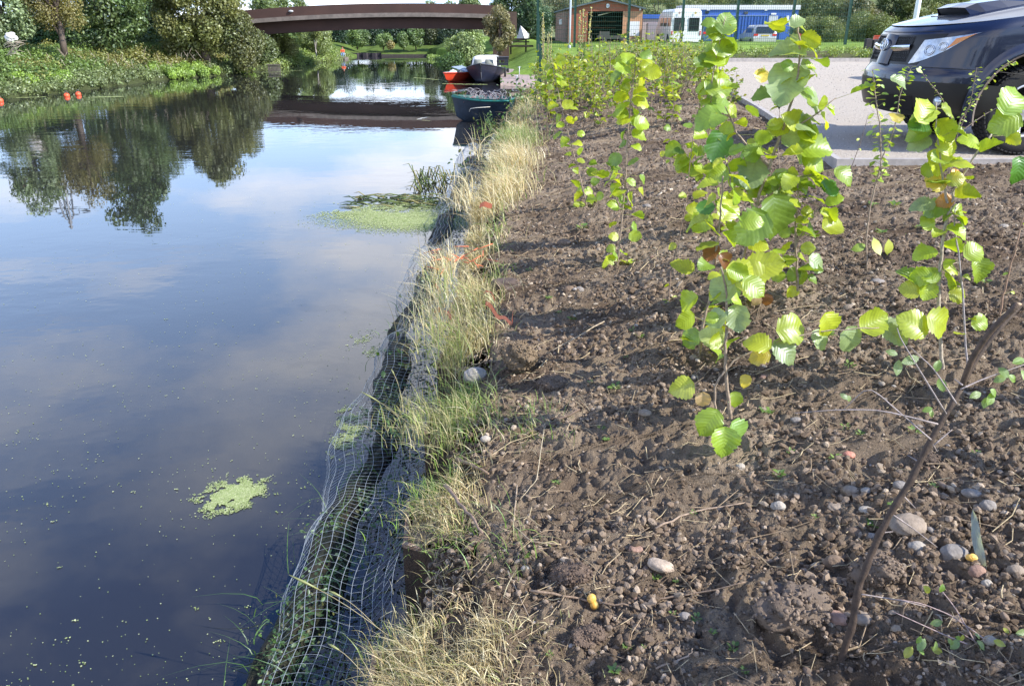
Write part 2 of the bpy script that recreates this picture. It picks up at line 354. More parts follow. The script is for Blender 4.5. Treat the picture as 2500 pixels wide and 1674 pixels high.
mxs = N(n, 'ShaderNodeMixShader'); L(n, fr.outputs[0], mxs.inputs[0]); L(n, d.outputs[0], mxs.inputs[1]); L(n, gl.outputs[0], mxs.inputs[2])
o = N(n, 'ShaderNodeOutputMaterial'); L(n, mxs.outputs[0], o.inputs[0])
mb = MB(); mb.grid(np.array([[[-60, -30, 0], [20, -30, 0]], [[-60, 62.0, 0], [20, 62.0, 0]]], float))
w = mb.build('river_water', m); w['kind'] = 'structure'

# soil bed, dense near the camera
nr_, nc = 900, 820
yy = .55*np.exp(np.linspace(0, math.log(24.6/.55), nr_)); uu = np.linspace(0, 1, nc)
Yg = np.repeat(yy[:, None], nc, 1); wid = np.minimum(2.0+.95*yy, 12)
x0 = xe(yy)+.0; ph = np.mod(yy-(2.345-.82*3), .82); x0 = x0+np.interp(ph, [0, .30, .36, .74, .82], [.02, .02, .29, .29, .02])*(yy < 20); Xg = x0[:, None]+uu[None, :]*wid[:, None]
kx = kerbx(yy); Xg = np.minimum(Xg, kx[:, None]+.05)
Zg = soil_h(Xg, Yg)
# fine crumb relief
fine = .0065*(fbm(Xg*70, Yg*70, 2, 31)-.5)*np.clip(3/Yg, .0, 1)+.012*(fbm(Xg*35, Yg*35, 2, 41)-.5)
d_ = sm((Xg-xe(Yg))/.25); Zg = Zg+fine*d_
# planting hollow round one sapling, and two low ridges
hp = Gs(1690, 872); Zg -= .07*np.exp(-(((Xg-hp[0])/.14)**2+((Yg-hp[1]-.03)/.11)**2))
mb = MB(); mb.grid(np.stack([Xg, Yg, Zg], -1)); so_ = mb.build('soil_bed', M_soil); so_['kind'] = 'structure'
def zsoil(x, y): return soil_h(x, y)+.012*(fbm(np.asarray(x)*35, np.asarray(y)*35, 2, 41)-.5)

# gravel car park
m = pmat('car_park_gravel', (.40, .35, .29), .95, col2=(.55, .49, .42), vscale=60, bump=1, bscale=55, bdet=6, spec=.1)
gy = np.concatenate([np.linspace(6.86, 14, 90), np.linspace(14.2, 27, 40)]); gu = np.linspace(0, 1, 60)
GX = kerbx(gy)[:, None]+.05+gu[None, :]**2*22; GY = np.repeat(gy[:, None], 60, 1)
GZ = .985+.03*(fbm(GX*.8, GY*.8, 3, 9)-.5)+.008*(fbm(GX*14, GY*14, 2, 19)-.5)+0*GX
mb = MB(); mb.grid(np.stack([GX, GY, GZ], -1)); o = mb.build('gravel_car_park', m); o['kind'] = 'structure'
# kerb: concrete edging boards along the two sides, far kerb at 27 m
mb = MB()
x = 2.80
while x < 24:
    mb.box((x, 6.80, .86), (x+.905, 6.86, 1.03+.004*math.sin(x*7))); x += .915
for i in range(21):
    y = 6.87+i*.95; a0 = float(kerbx(y)); a1 = float(kerbx(y+.94))
    V = np.array([[a0-.03, y, .8], [a0+.03, y, .8], [a1+.03, y+.94, .8], [a1-.03, y+.94, .8], [a0-.03, y, 1.03], [a0+.03, y, 1.03], [a1+.03, y+.94, 1.03], [a1-.03, y+.94, 1.03]])
    mb.add(V, [[0, 3, 2, 1], [4, 5, 6, 7], [0, 1, 5, 4], [1, 2, 6, 5], [2, 3, 7, 6], [3, 0, 4, 7]])
for i in range(22): mb.box((5.7+i*.92, 27.0, .85), (5.7+i*.92+.912, 27.12, 1.1))
o = mb.build('kerb', M_kerb, smooth=False); o['kind'] = 'structure'
# earth verge behind the far kerb
mb = MB(); vx = np.linspace(5.6, 27, 120); vy = np.linspace(27.1, 31, 18); VX, VY = np.meshgrid(vx, vy)
mb.grid(np.stack([VX, VY, 1.02+.22*np.sin(np.clip((VY-27.1)/3.9, 0, 1)*np.pi)*(.4+fbm(VX*1.2, VY*1.2, 3, 4))+.03*fbm(VX*6, VY*6, 2, 4)], -1))
o = mb.build('earth_verge', M_bank); o['kind'] = 'structure'
# slipway
p = [G(1222, 190, .3), G(1345, 190, .3), G(1335, 166, .45), G(1222, 162, .45)]
mb = MB(); pl = np.array(p)
SX = np.linspace(0, 1, 24); V = np.array([[(pl[0]*(1-a)+pl[1]*a)*(1-b)+(pl[3]*(1-a)+pl[2]*a)*b for a in SX] for b in SX])
V[..., 2] = .07+(V[..., 1]-V[..., 1].min())*.055; V[0, :, 2] = -.3; V[1, :, 2] = V[2, :, 2]; V[1, :, 1] = V[0, :, 1]+.01
mb.grid(V); o = mb.build('concrete_slipway', pmat('slip_concrete', (.36, .28, .25), .9, var=.12, vscale=2, bump=.3)); o['kind'] = 'structure'

mb = MB(); k = 260; bx = rng.uniform(-14, 34, k); by = rng.uniform(-27, -17, k); leafcloud(mb, np.stack([bx, by, rng.uniform(.3, 6.2, k)], 1), rng.uniform(.9, 1.9, k), 16000, .5, (.04, .06, .02), hue=(.07, .08, .03), out=.2)
k = 70; bx = rng.uniform(26, 34, k); by = rng.uniform(-16, -2, k); leafcloud(mb, np.stack([bx, by, rng.uniform(.3, 2.5, k)], 1), rng.uniform(.9, 1.6, k), 5000, .5, (.04, .06, .02), out=.2)
o = mb.build('treeline', M_fol, smooth=False); tag(o, 'wood behind the viewer, mirrored in the pickup paint', 'wood', kind='stuff')
# ------------------------------------------------------------------ TREES AND SCRUB
def crown_clusters(c, rx, ry, rz, n, rc):
    d = rdir(n); k = rng.uniform(.35, 1, n)**.6
    cen = np.asarray(c)+d*k[:, None]*np.array([rx, ry, rz])
    cen[:, 2] = np.maximum(cen[:, 2], c[2]-rz*.92)
    return cen, rc*rng.uniform(.6, 1.25, n)
def tree(name, label, px, D, ztop, width, zbase, zground, n=7000, size=.10, col=(.05, .075, .02), hue=None, rc=.5, ncl=40, group=None, x=None, depth=None, trunk=.12, cat='tree', out=.55, limbs=6, bare=False, trunkcol=None):
    xx = (px-1250)/2040*D if x is None else x
    rz = (ztop-zbase)/2; c = np.array([xx, D, zbase+rz]); rx = width/2; ry = depth/2 if depth else rx
    t = thing(name, label, cat, (xx, D, zground), group)
    cen, rad = crown_clusters(c, max(rx-rc*.7, .1), max(ry-rc*.7, .1), max(rz-rc*.6, .1), ncl, rc)
    mb = MB(); leafcloud(mb, cen, rad, n, size, col, hue=hue, out=out); mb.build('crown', M_fol, t, smooth=False)
    mb = MB(); top = c+np.array([0, 0, rz*.3]); k = np.linspace(0, 1, 6)[:, None]
    pts = np.array([xx, D, zground-.1])*(1-k)+top*k+np.stack([.12*np.sin(k[:, 0]*5+px), .1*np.cos(k[:, 0]*4), 0*k[:, 0]], 1)*rx*.3
    mb.tube(pts, trunk*(1-.75*k[:, 0]), 7, col=(.12, .09, .07))
    for i in range(limbs):
        a = pts[1+i % 4]; b = cen[rng.integers(len(cen))]; mid = (a+b)/2+np.array([0, 0, .15*rz])
        mb.tube(np.array([a, mid, b]), [trunk*.4, trunk*.25, trunk*.08], 5, col=(.12, .09, .07))
    mb.build('trunk', M_stem if trunkcol is None else trunkcol, t); return t
OL, DK, GR, YG, GG, BR = (.085, .10, .028), (.028, .055, .02), (.05, .095, .022), (.12, .16, .03), (.15, .18, .10), (.14, .11, .04)
tree('willow_tree', 'grey-green willow at the far left edge of the picture', 18, 30, 4.6, 2.9, .9, .9, 9000, .11, (.13, .16, .09), (.09, .13, .04), .45, 40, trunk=.12)
tree('hawthorn_tree', 'thin brownish hawthorn with a dark trunk on the left bank', 150, 30.5, 4.5, 2.3, 1.7, 1.2, 5200, .085, (.12, .10, .03), (.085, .085, .02), .42, 30, trunk=.13, out=.3, limbs=18)
tree('sycamore_tree', 'tallest dark green sycamore behind the brownish hawthorn', 255, 35, 6.7, 4.6, .8, 1.2, 19000, .14, (.036, .070, .022), (.075, .10, .03), .55, 75, trunk=.22)
tree('sycamore_tree', 'rounded olive sycamore overhanging the water left of the bridge', 492, 37.5, 4.9, 4.4, .3, .7, 19000, .13, (.11, .11, .032), (.065, .085, .025), .5, 80, trunk=.2, depth=4)
tree('alder_tree', 'dark low alder at the waterline under the bridge end', 590, 38, 2.8, 2.1, .1, .3, 7500, .11, (.05, .062, .02), (.09, .09, .03), .4, 36, trunk=.1)
tree('ash_tree', 'dark ash between the two big sycamores, set further back', 400, 41, 4.6, 3.6, .6, 1.2, 8000, .14, (.03, .055, .018), None, .5, 40, trunk=.15)
tree('hedge_bush', 'low olive bush filling the gap between the two sycamores', 330, 40, 2.6, 4.0, .4, 1.2, 6000, .12, OL, GR, .5, 36, cat='bush', trunk=.08)
tree('hedge_bush', 'dark bush closing the gap behind the willow', 95, 36, 2.7, 3.5, .6, 1.2, 6000, .13, DK, GR, .5, 36, cat='bush', trunk=.08)
# above and beyond the bridge
for px, D, zt, w_, lb in [(655, 70, 4.7, 2.6, 'small far treetop just left of centre above the bridge'), (690, 74, 5.0, 2.5, 'tallest far treetop above the bridge deck on the left'), (735, 78, 4.9, 2.4, 'low far treetop nearest the middle above the left of the bridge'),
                           (1085, 72, 4.9, 4.2, 'broad pale treetop above the right of the bridge'), (1150, 66, 4.6, 3.0, 'yellow-green treetop above the right end of the bridge')]:
    tree('distant_tree', lb, px, D, zt, w_, .6, .8, 3200, .2, (.07, .10, .03), (.11, .14, .05), .5, 24)
tree('willow_tree', 'pale rounded willow under the bridge at the left bank bend', 765, 52, 2.45, 2.6, .2, .6, 7500, .11, (.15, .18, .07), (.11, .15, .04), .4, 40)
tree('scrub_bush', 'yellowish scrub bush behind the timber landing stage', 680, 46, 1.9, 2.6, .2, .5, 5500, .10, (.13, .14, .05), (.09, .11, .03), .35, 36, cat='bush')
tree('scrub_bush', 'dark bush between the alder and the landing stage', 640, 43, 1.7, 1.8, .1, .5, 4500, .10, (.04, .06, .02), (.08, .10, .03), .35, 28, cat='bush')
tree('birch_tree', 'slim birch with a pale trunk under the bridge', 768, 49, 2.3, 1.0, 1.1, .5, 1500, .08, (.12, .15, .05), None, .25, 14, trunk=.04, trunkcol=pmat('birch_bark', (.6, .56, .5), .8, var=.2))
wood = [(830, 66, 2.9, 3, 0), (872, 62, 2.25, 1.9, 1), (905, 68, 3.1, 3.2, 0), (935, 61.5, 1.6, 1.3, 1), (955, 70, 3.2, 3.4, 0), (953, 60.8, .95, .5, 2), (985, 61.5, 1.6, 1.0, 1), (1014, 62, 2.3, 1.4, 1), (1005, 70, 3.2, 3.4, 0), (1050, 66, 2.9, 2.6, 3), (1078, 68, 3.2, 3.0, 0), (1100, 62, 2.6, 2.4, 4), (800, 70, 3.3, 3.5, 0), (1130, 66, 3.1, 3, 0)]
wl = ['far dark tree, leftmost behind the angler', 'large lit shrub at the far wall left of the middle', 'dark tree behind the far steel wall', 'small bright green shrub above the far steel wall', 'dark tree right of the bright green shrub', 'tiny ochre sapling on the far grass', 'round yellow-green shrub standing on the far grass', 'tall pale green shrub next to the round one on the far grass', 'dark tree in the middle of the far wood', 'brown-tinted tree in the far wood', 'dark far tree right of the brown-tinted one', 'drooping dark willow at the right end of the far water', 'dark tree at the left end of the far wood', 'dark tree at the right end of the far wood']
wc = [((.018, .038, .020), None), ((.06, .10, .035), (.10, .14, .04)), ((.16, .14, .05), None), ((.06, .06, .035), (.05, .07, .03)), ((.035, .055, .025), (.02, .04, .02))]
for (px, D, zt, w_, k), lb in zip(wood, wl):
    tree('woodland_tree' if w_ > 1 else 'woodland_sapling', lb, px, D, zt, w_, .5 if w_ < 2.5 else .3, .5, int(1600+900*w_), .13, wc[k][0], wc[k][1], .12+.13*w_, 14+int(9*w_), group='trees of the far wood', trunk=.06)
# right of the bridge
tree('willow_bush', 'feathery grey-green willow bush in front of the right bridge end', 1140, 37, 2.0, 2.1, .15, .3, 8500, .10, (.15, .18, .075), (.10, .14, .04), .32, 50, cat='bush')
tree('willow_bush', 'low dark bush at the waterline right of the river', 1105, 36.0, 1.0, 1.2, .05, .2, 3500, .09, (.045, .08, .02), None, .25, 22, cat='bush')
tree('scrub_bush', 'brownish scrub bush between the bridge end and the tent', 1222, 42, 3.0, 1.9, .6, .8, 7500, .10, (.14, .115, .055), (.09, .09, .035), .3, 30, cat='bush')
tree('evergreen_tree', 'dark tree standing over the right end of the bridge', 1245, 52, 4.6, 3.4, .9, .9, 7500, .14, (.022, .045, .018), (.05, .07, .02), .45, 45)
tree('evergreen_tree', 'dark tree behind the white tent', 1300, 50, 3.9, 2.4, .9, 1, 6000, .12, (.02, .045, .02), (.04, .07, .02), .4, 36)
fl = [(1370, 66, 5.2, 4.5), (1450, 70, 5.4, 4.5), (1530, 66, 5.0, 4), (1600, 72, 5.8, 4.6), (1680, 70, 5.2, 4.2), (1745, 76, 6, 5), (1830, 74, 5.6, 5), (1905, 70, 5.0, 4), (1975, 64, 4.8, 4), (2040, 62, 4.6, 3.4), (2100, 60, 4.6, 3.4), (2165, 62, 5.2, 3.6), (2230, 60, 5, 3.6), (2300, 62, 5.2, 4), (2390, 64, 5.4, 5), (2500, 64, 5.4, 6)]
fc = [((.05, .065, .025), (.10, .09, .04)), ((.035, .055, .02), None), ((.09, .10, .035), (.06, .08, .02)), ((.11, .12, .045), (.07, .09, .03))]
ft = ['behind the left eave of the boathouse', 'behind the ridge of the boathouse', 'behind the right eave of the boathouse', 'behind the nose of the white minibus', 'behind the back of the white minibus', 'over the left end of the blue cabin', 'over the middle of the blue cabin', 'over the right part of the blue cabin', 'just right of the blue cabin', 'behind the fence right of the blue cabin', 'behind the red ramp', 'left of the white mast', 'right of the white mast', 'over the pickup bonnet', 'over the pickup scoop', 'at the right edge over the pickup']
for i, ((px, D, zt, w_), s_) in enumerate(zip(fl, ft)):
    c1, c2 = fc[[0, 1, 2, 3, 3, 2, 1, 0, 2, 3, 0, 1, 2, 3, 2, 0][i]]
    tree('background_tree', ['brown-green', 'dark', 'olive', 'pale'][[0, 1, 2, 3, 3, 2, 1, 0, 2, 3, 0, 1, 2, 3, 2, 0][i]]+' tree crown '+s_, px, D, zt, w_, .7, .9, 5600, .15, c1, c2, .5, 44, group='trees behind the compound', trunk=.1)
for px, D, zt, w_, lb in [(1965, 50, 2.5, 2.0, 'pale bramble bush behind the fence beside the blue cabin'), (2030, 49, 2.7, 2.4, 'broad bramble bush behind the fence over the grass strip'), (2095, 49, 2.9, 2.2, 'bright bramble bush beside the gate posts'), (2150, 48, 2.7, 1.8, 'bramble bush just over the pickup nose')]:
    tree('bramble_bush', lb, px, D, zt, w_, 1.0, 1.0, 5200, .085, (.13, .15, .045), (.05, .07, .02), .35, 40, cat='bush', group='bushes behind the fence', trunk=.04)
# left bank scrub (nobody could count it)
mb = MB(); cen = []; rad = []; cc = []
ny = 1500
by = rng.uniform(20, 40.5, ny); bd = rng.uniform(.0, 4.6, ny)**1.0; bx = xl(by)-bd
bz = .15+.85*sm(bd/3.2)+.25*sm((bd-2)/4)+.1*rng.random(ny)
br = rng.uniform(.12, .34, ny)*np.where(bd < .6, .7, 1)
pat = fbm(bx*.9+30, by*.7, 3, 50)
for sel, n_, col, hue, sz in [((bd < 1.0) & (fbm(bx*.35, by*.28, 2, 77) > .50), 30000, (.15, .215, .035), (.09, .15, .025), .075),
                              ((bd < 1.1) & (fbm(bx*.35, by*.28, 2, 77) <= .50), 14000, (.07, .10, .035), (.11, .13, .05), .08),
                              ((bd >= 1.0) & (pat > .5), 22000, (.10, .125, .03), (.14, .12, .04), .085),
                              ((bd >= 1.0) & (pat <= .5), 20000, (.055, .10, .025), (.10, .14, .03), .085)]:
    leafcloud(mb, np.stack([bx[sel], by[sel], bz[sel]], 1), br[sel], n_, sz, col, hue=hue, cvar=.3, out=.4)
o = mb.build('bank_scrub', M_fol, smooth=False); tag(o, 'green and brown scrub covering the left river bank', 'scrub', kind='stuff')
mb = MB()
for (y0, y1, dmx, n_, cA, cB, zt) in [(43, 57, 1.6, 14000, (.14, .20, .04), (.10, .13, .045), .5), (40.5, 57, 4, 16000, (.13, .15, .05), (.08, .11, .03), .9)]:
    k = 320; by = rng.uniform(y0, y1, k); bd = rng.uniform(0, dmx, k); bx = xl(by)-bd; bz = .1+zt*sm(bd/dmx)
    leafcloud(mb, np.stack([bx, by, bz], 1), rng.uniform(.15, .4, k), n_, .10, cA, hue=cB, out=.4)
o = mb.build('waterside_plants', M_fol, smooth=False); tag(o, 'bright low plants along the left waterline beyond the bridge', 'plants', kind='stuff')
mb = MB(); k = 160; by = rng.uniform(37, 56, k); bx = xe(by)+rng.uniform(-1.4, 1.2, k)
leafcloud(mb, np.stack([bx, by, rng.uniform(.02, .18, k)], 1), rng.uniform(.15, .35, k), 9000, .1, (.12, .20, .035), hue=(.16, .2, .06), out=.3, squash=.5)
o = mb.build('marsh_plants', M_fol, smooth=False); tag(o, 'light green marsh plants at the right waterline near the bridge', 'plants', kind='stuff')
# far grass strip with lit edge beyond the river, verge weeds
mb = MB(); k = 500; bx = rng.uniform(5.8, 20, k); by = rng.uniform(27.3, 30.6, k)
leafcloud(mb, np.stack([bx, by, 1.12+.2*rng.random(k)], 1), rng.uniform(.06, .2, k), 9000, .07, (.08, .13, .025), hue=(.16, .19, .04), out=.3)
o = mb.build('verge_weeds', M_fol, smooth=False); tag(o, 'weeds and fallen leaves on the earth verge behind the gravel', 'weeds', kind='stuff')

# ------------------------------------------------------------------ BRIDGE
br_st = pmat('weathered_steel', (.060, .032, .026), .85, col2=(.09, .046, .035), vscale=.6, bump=.2, bscale=30)
br_ld = pmat('bridge_ledge', (.20, .165, .14), .85, var=.2, vscale=4)
D0 = 44.0
bx0, bx1 = -17.0, -.65
nx = 40; bxs = np.linspace(bx0, bx1, nx)
def pxz(px, py): return P(px, py, D0)[2]
topz = np.interp(bxs, [(600-1250)/2065*D0, (900-1250)/2065*D0, (1215-1250)/2065*D0], [pxz(600, 26), pxz(900, 10), pxz(1215, 14)])
k_ = np.polyfit([(600-1250)/2065*D0, (900-1250)/2065*D0, (1215-1250)/2065*D0], [pxz(600, 26), pxz(900, 10), pxz(1215, 14)], 2); topz = np.polyval(k_, bxs)
kb = np.polyfit([(610-1250)/2045*D0, (960-1250)/2045*D0, (1210-1250)/2045*D0], [pxz(610, 87), pxz(960, 71), pxz(1210, 74)], 2); botz = np.polyval(kb, bxs)
t = thing('road_bridge', 'low arched rust-brown steel bridge crossing the river', 'bridge', ((bx0+bx1)/2, D0, 0))
def extr(xs_, zlo, zhi, y0, y1):
    m_ = MB(); n_ = len(xs_)
    ring = np.stack([np.stack([xs_, np.full(n_, y0), zlo], 1), np.stack([xs_, np.full(n_, y0), zhi], 1), np.stack([xs_, np.full(n_, y1), zhi], 1), np.stack([xs_, np.full(n_, y1), zlo], 1), np.stack([xs_, np.full(n_, y0), zlo], 1)], 1)
    m_.grid(ring, flip=True)
    for i in (0, n_-1): m_.add(ring[i, :4], [[0, 1, 2, 3]])
    return m_
hgt = topz-botz
extr(bxs, topz-hgt*.36, topz, D0-.30, D0-.12).build('parapet', br_st, t, smooth=False)
extr(bxs, topz-hgt*.36, topz, D0+3.6, D0+3.8).build('parapet', br_st, t, smooth=False)
extr(bxs, topz-hgt*.53, topz-hgt*.365, D0-.36, D0+3.86).build('deck', br_ld, t, smooth=False)
extr(bxs, botz, topz-hgt*.535, D0+.10, D0+.5).build('girder', br_st, t, smooth=False)
extr(bxs, botz, topz-hgt*.535, D0+3.1, D0+3.5).build('girder', br_st, t, smooth=False)
mb = MB(); mb.box((bx1-.35, D0-.5, -.6), (bx1+.5, D0+4.0, float(botz[-1])-.004)); mb.box((bx1+.05, D0-.45, float(botz[-1])), (bx1+.9, D0+4.0, float(topz[-1])-.3)); mb.build('abutment', pmat('abutment_brick', (.10, .065, .05), .9, var=.2, vscale=3), t, smooth=False)
mb = MB(); mb.box((bx0-1.2, D0-.5, -.6), (bx0+.3, D0+4, float(botz[0])-.004)); mb.build('abutment', MATS['abutment_brick'], t, smooth=False)
for xx in np.arange(-15.5, -1.2, 1.42):
    pass
mb = MB(); q = P(710, 28, D0-.34); v, f = stone_mesh(q, .13, .05, .06, 3, 1, 0); mb.add(v, tris=f); mb.build('lamp', pmat('lamp_grey', (.5, .5, .5), .4), t)

# far steel piling and right far bank wall
mb = MB(); pr = []
x = -12.1
while x < -9.5: pr += [(x, 60.0), (x+.25, 60.0), (x+.33, 60.2), (x+.58, 60.2), (x+.66, 60.0)]; x += .66
pr = np.array(pr)
V = np.stack([np.column_stack([pr, np.full(len(pr), -.4)]), np.column_stack([pr, np.full(len(pr), .24)])]); mb.grid(V)
V2 = V.copy(); V2[..., 1] += .06; mb.grid(V2); mb.grid(np.stack([V[1], V2[1]]))
o = mb.build('steel_piling_wall', pmat('dark_piling', (.03, .025, .03), .8), smooth=False); tag(o, 'dark steel piling wall closing the far end of the river', 'wall')
mb = MB(); mb.box((-9.45, 60.0, -.4), (-1, 60.15, .14)); o = mb.build('timber_bank_edging', pmat('old_timber', (.06, .05, .045), .9, var=.2), smooth=False); tag(o, 'low dark timber edging along the far grassy bank', 'edging')
# timber landing stage, left
t = thing('landing_stage', 'small weathered timber landing stage on the left bank near the bridge', 'landing stage', P(670, 172, 41.0))
tw = pmat('grey_timber', (.15, .13, .11), .9, var=.3, vscale=5)
b0 = P(655, 174, 41.0); b1 = P(682, 174, 41.0)
mb = MB()
for i in range(9):
    xx = b0[0]+(b1[0]-b0[0])*i/8; mb.box((xx, 41, -.2), (xx+.05, 41.03, .30))
mb.build('boards', tw, t, smooth=False)
mb = MB(); mb.box((b0[0]-.05, 40.97, .25), (b1[0]+.1, 41.0, .30)); mb.build('rail', tw, t, smooth=False)
# angler
def skin_body(name, parent, pts, edges, mat, sub=2):
    me = bpy.data.meshes.new(name); me.from_pydata([tuple(np.array(p[:3])) for p in pts], edges, []); ob = bpy.data.objects.new(name, me); COL.objects.link(ob)
    md = ob.modifiers.new('s', 'SKIN'); sv_ = me.skin_vertices[0].data
    for i, p in enumerate(pts): sv_[i].radius = (p[3], p[3])
    sv_[0].use_root = True
    ob.modifiers.new('b', 'SUBSURF').levels = sub; ob.modifiers['b'].render_levels = sub
    dg = bpy.context.evaluated_depsgraph_get(); me2 = bpy.data.meshes.new_from_object(ob.evaluated_get(dg)); ob.modifiers.clear(); ob.data = me2
    for p in me2.polygons: p.use_smooth = True
    me2.materials.clear(); me2.materials.append(mat); ob.parent = parent; return ob
ap = P(838, 143, 55.0); ap[2] = .12; s_ = .47
t = thing('person', 'person in an orange top and blue trousers sitting at the far left bank', 'person', ap)
bp_ = [(0, 0, .45, .15), (0, .02, .7, .15), (0, 0, .95, .17), (0, -.02, 1.08, .06), (0, -.04, 1.2, .10), (0, -.04, 1.3, .09), (.12, -.3, .48, .09), (.13, -.5, .28, .07), (.14, -.48, .02, .05), (.16, -.6, .0, .045), (-.12, -.32, .48, .09), (-.14, -.5, .28, .07), (-.15, -.5, .02, .05), (-.16, -.62, 0, .045), (.2, -.02, .98, .07), (.27, -.12, .75, .055), (.2, -.34, .66, .045), (.17, -.4, .66, .04), (-.2, -.02, .98, .07), (-.27, -.12, .75, .055), (-.2, -.34, .66, .045), (-.17, -.4, .66, .04)]
be = [(0, 1), (1, 2), (2, 3), (3, 4), (4, 5), (0, 6), (6, 7), (7, 8), (8, 9), (0, 10), (10, 11), (11, 12), (12, 13), (2, 14), (14, 15), (15, 16), (16, 17), (2, 18), (18, 19), (19, 20), (20, 21)]
sk = pmat('skin', (.5, .3, .22), .6)
skin_body('body', t, [(a*s_, b*s_, c*s_, r*s_) for a, b, c, r in bp_], be, sk)
jk = [bp_[i] for i in (0, 1, 2, 14, 15, 16, 18, 19, 20)]; je = [(0, 1), (1, 2), (2, 3), (3, 4), (4, 5), (2, 6), (6, 7), (7, 8)]
skin_body('jacket', t, [(a*s_, b*s_, (c+.01)*s_, (r*1.18)*s_) for a, b, c, r in jk], je, pmat('orange_cloth', (.75, .13, .05), .8))
tr = [bp_[i] for i in (0, 6, 7, 8, 10, 11, 12)]; te = [(0, 1), (1, 2), (2, 3), (0, 4), (4, 5), (5, 6)]
skin_body('trousers', t, [(a*s_, b*s_, c*s_, (r*1.2)*s_) for a, b, c, r in tr], te, pmat('blue_cloth', (.16, .26, .5), .8))
mb = MB(); v, f = stone_mesh(ap+np.array([0, -.02, 1.31])*s_, .1*s_, .11*s_, .07*s_, 2, 2, .03); mb.add(v, tris=f); mb.build('hair', pmat('hair_red', (.25, .05, .02), .8), t)
t = thing('fishing_stool', 'small pale stool carrying the orange-topped person', 'stool', ap)
mb = MB(); mb.box(ap+np.array([-.16, -.1, .2]), ap+np.array([.16, .14, .23])); mb.build('seat', jkm := pmat('stool_cloth', (.5, .5, .5), .8), t, smooth=False)
for sx in (-.13, .13):
    for sy in (-.08, .12): mb = MB(); mb.tube([ap+np.array([sx, sy, -.1]), ap+np.array([sx, sy, .2])], .012, 6); mb.build('leg', jkm, t)
mb = MB(); mb.box(ap+np.array([-1.2, -.7, -.4]), ap+np.array([.25, .5, -.0])); o = mb.build('timber_platform', tw, smooth=False); tag(o, 'low timber fishing platform under the seated person', 'platform')

# buoys
org = pmat('buoy_orange', (.80, .11, .04), .45, var=.1)
def buoy(px, py, D, lb, r=.088):
    p = P(px, py, D); p[2] = .03; t = thing('mooring_buoy', lb, 'buoy', p, 'orange buoys')
    mb = MB(); v, f = stone_mesh(p, r, r, r*.95, 1, 2, 0); mb.add(v, tris=f); mb.build('float', org, t)
    mb = MB(); a = np.linspace(0, 2*np.pi, 13); mb.tube(np.stack([p[0]+.04*np.cos(a), p[1]+0*a, p[2]+r+.015+.04*np.sin(a)], 1), .012, 5); mb.build('ring', pmat('buoy_ring', (.1, .1, .1), .5) if 'buoy_ring' not in MATS else MATS['buoy_ring'], t)
buoy(162, 230, 25.8, 'orange buoy floating by the left bank, left of the pair'); buoy(190, 226, 26.3, 'orange buoy floating by the left bank, right of the pair'); buoy(1, 250, 24.0, 'orange buoy cut by the left edge of the picture')
# white sack in the bushes, dead branches
mb = MB(); p = P(25, 90, 27.2); v, f = stone_mesh(p, .17, .12, .14, 11, 3, .35); mb.add(v, tris=f)
o = mb.build('plastic_sack', pmat('white_plastic', (.75, .72, .68), .5), origin=p); tag(o, 'crumpled white sack caught in the bushes at the far left', 'sack')
o.location = (float(p[0]), float(p[1]), float(p[2]))
mb = MB()
for i in range(26):
    a = P(18+rng.uniform(-10, 20), 125+rng.uniform(-18, 14), 25.6+rng.uniform(-.3, .3)); e = rng.uniform(-.1, .6); l_ = rng.uniform(.2, .5)
    b = a+l_*np.array([math.cos(e), rng.uniform(-.2, .2), math.sin(e)]); mid = (a+b)/2+np.array([0, 0, .06]); mb.tube([a, mid, b], [.008, .006, .002], 4, col=(.55, .47, .36))
for i in range(40):
    a = P(rng.uniform(60, 520), 150, 27+rng.uniform(0, 4)); a[2] = .7+rng.uniform(0, .4); b = a+np.array([rng.uniform(-.2, .2), 0, rng.uniform(.1, .3)]); mb.tube([a, b], [.008, .003], 4, col=(.4, .33, .25))
o = mb.build('dead_branches', M_stem); tag(o, 'pale dead branches lying on the left bank scrub', 'branches', kind='stuff')

# pylon, seen only in the water
t = thing('electricity_pylon', 'lattice steel pylon mirrored in the water left of the tree reflection', 'pylon', (-86, 150, .6))
gs = pmat('galvanised', (.22, .23, .25), .5, metal=.4); mb = MB()
Hp = 33.5; cx, cy = -86.5, 150.0
def leg(z): return 3.4*(1-z/Hp)**1.3+.55
zz = np.linspace(0, Hp-2, 11)
for sx in (-1, 1):
    for sy in (-1, 1):
        mb.tube([(cx+sx*leg(z), cy+sy*leg(z), .6+z) for z in zz]+[(cx, cy, .6+Hp)], .16, 4)
for a, b in zip(zz[:-1], zz[1:]):
    for sy in (-1, 1):
        mb.tube([(cx-leg(a), cy+sy*leg(a), .6+a), (cx+leg(b), cy+sy*leg(b), .6+b)], .09, 3); mb.tube([(cx+leg(a), cy+sy*leg(a), .6+a), (cx-leg(b), cy+sy*leg(b), .6+b)], .09, 3)
mb.build('tower', gs, t, smooth=False)
for z, w_ in [(21.5, 5.2), (26, 6.3), (30.3, 4.4)]:
    mb = MB()
    for s_ in (-1, 1):
        mb.tube([(cx, cy, .6+z-.0), (cx+s_*w_, cy, .6+z+.3)], .12, 4); mb.tube([(cx, cy, .6+z+1.6), (cx+s_*w_, cy, .6+z+.3)], .1, 4)
        mb.tube([(cx+s_*w_*.5, cy, .6+z+.2), (cx+s_*w_*.5, cy, .6+z+.9)], .07, 3); mb.tube([(cx+s_*w_, cy, .6+z+.3), (cx+s_*w_, cy, .6+z-1.3)], .12, 4)
    mb.build('cross_arm', gs, t, smooth=False)
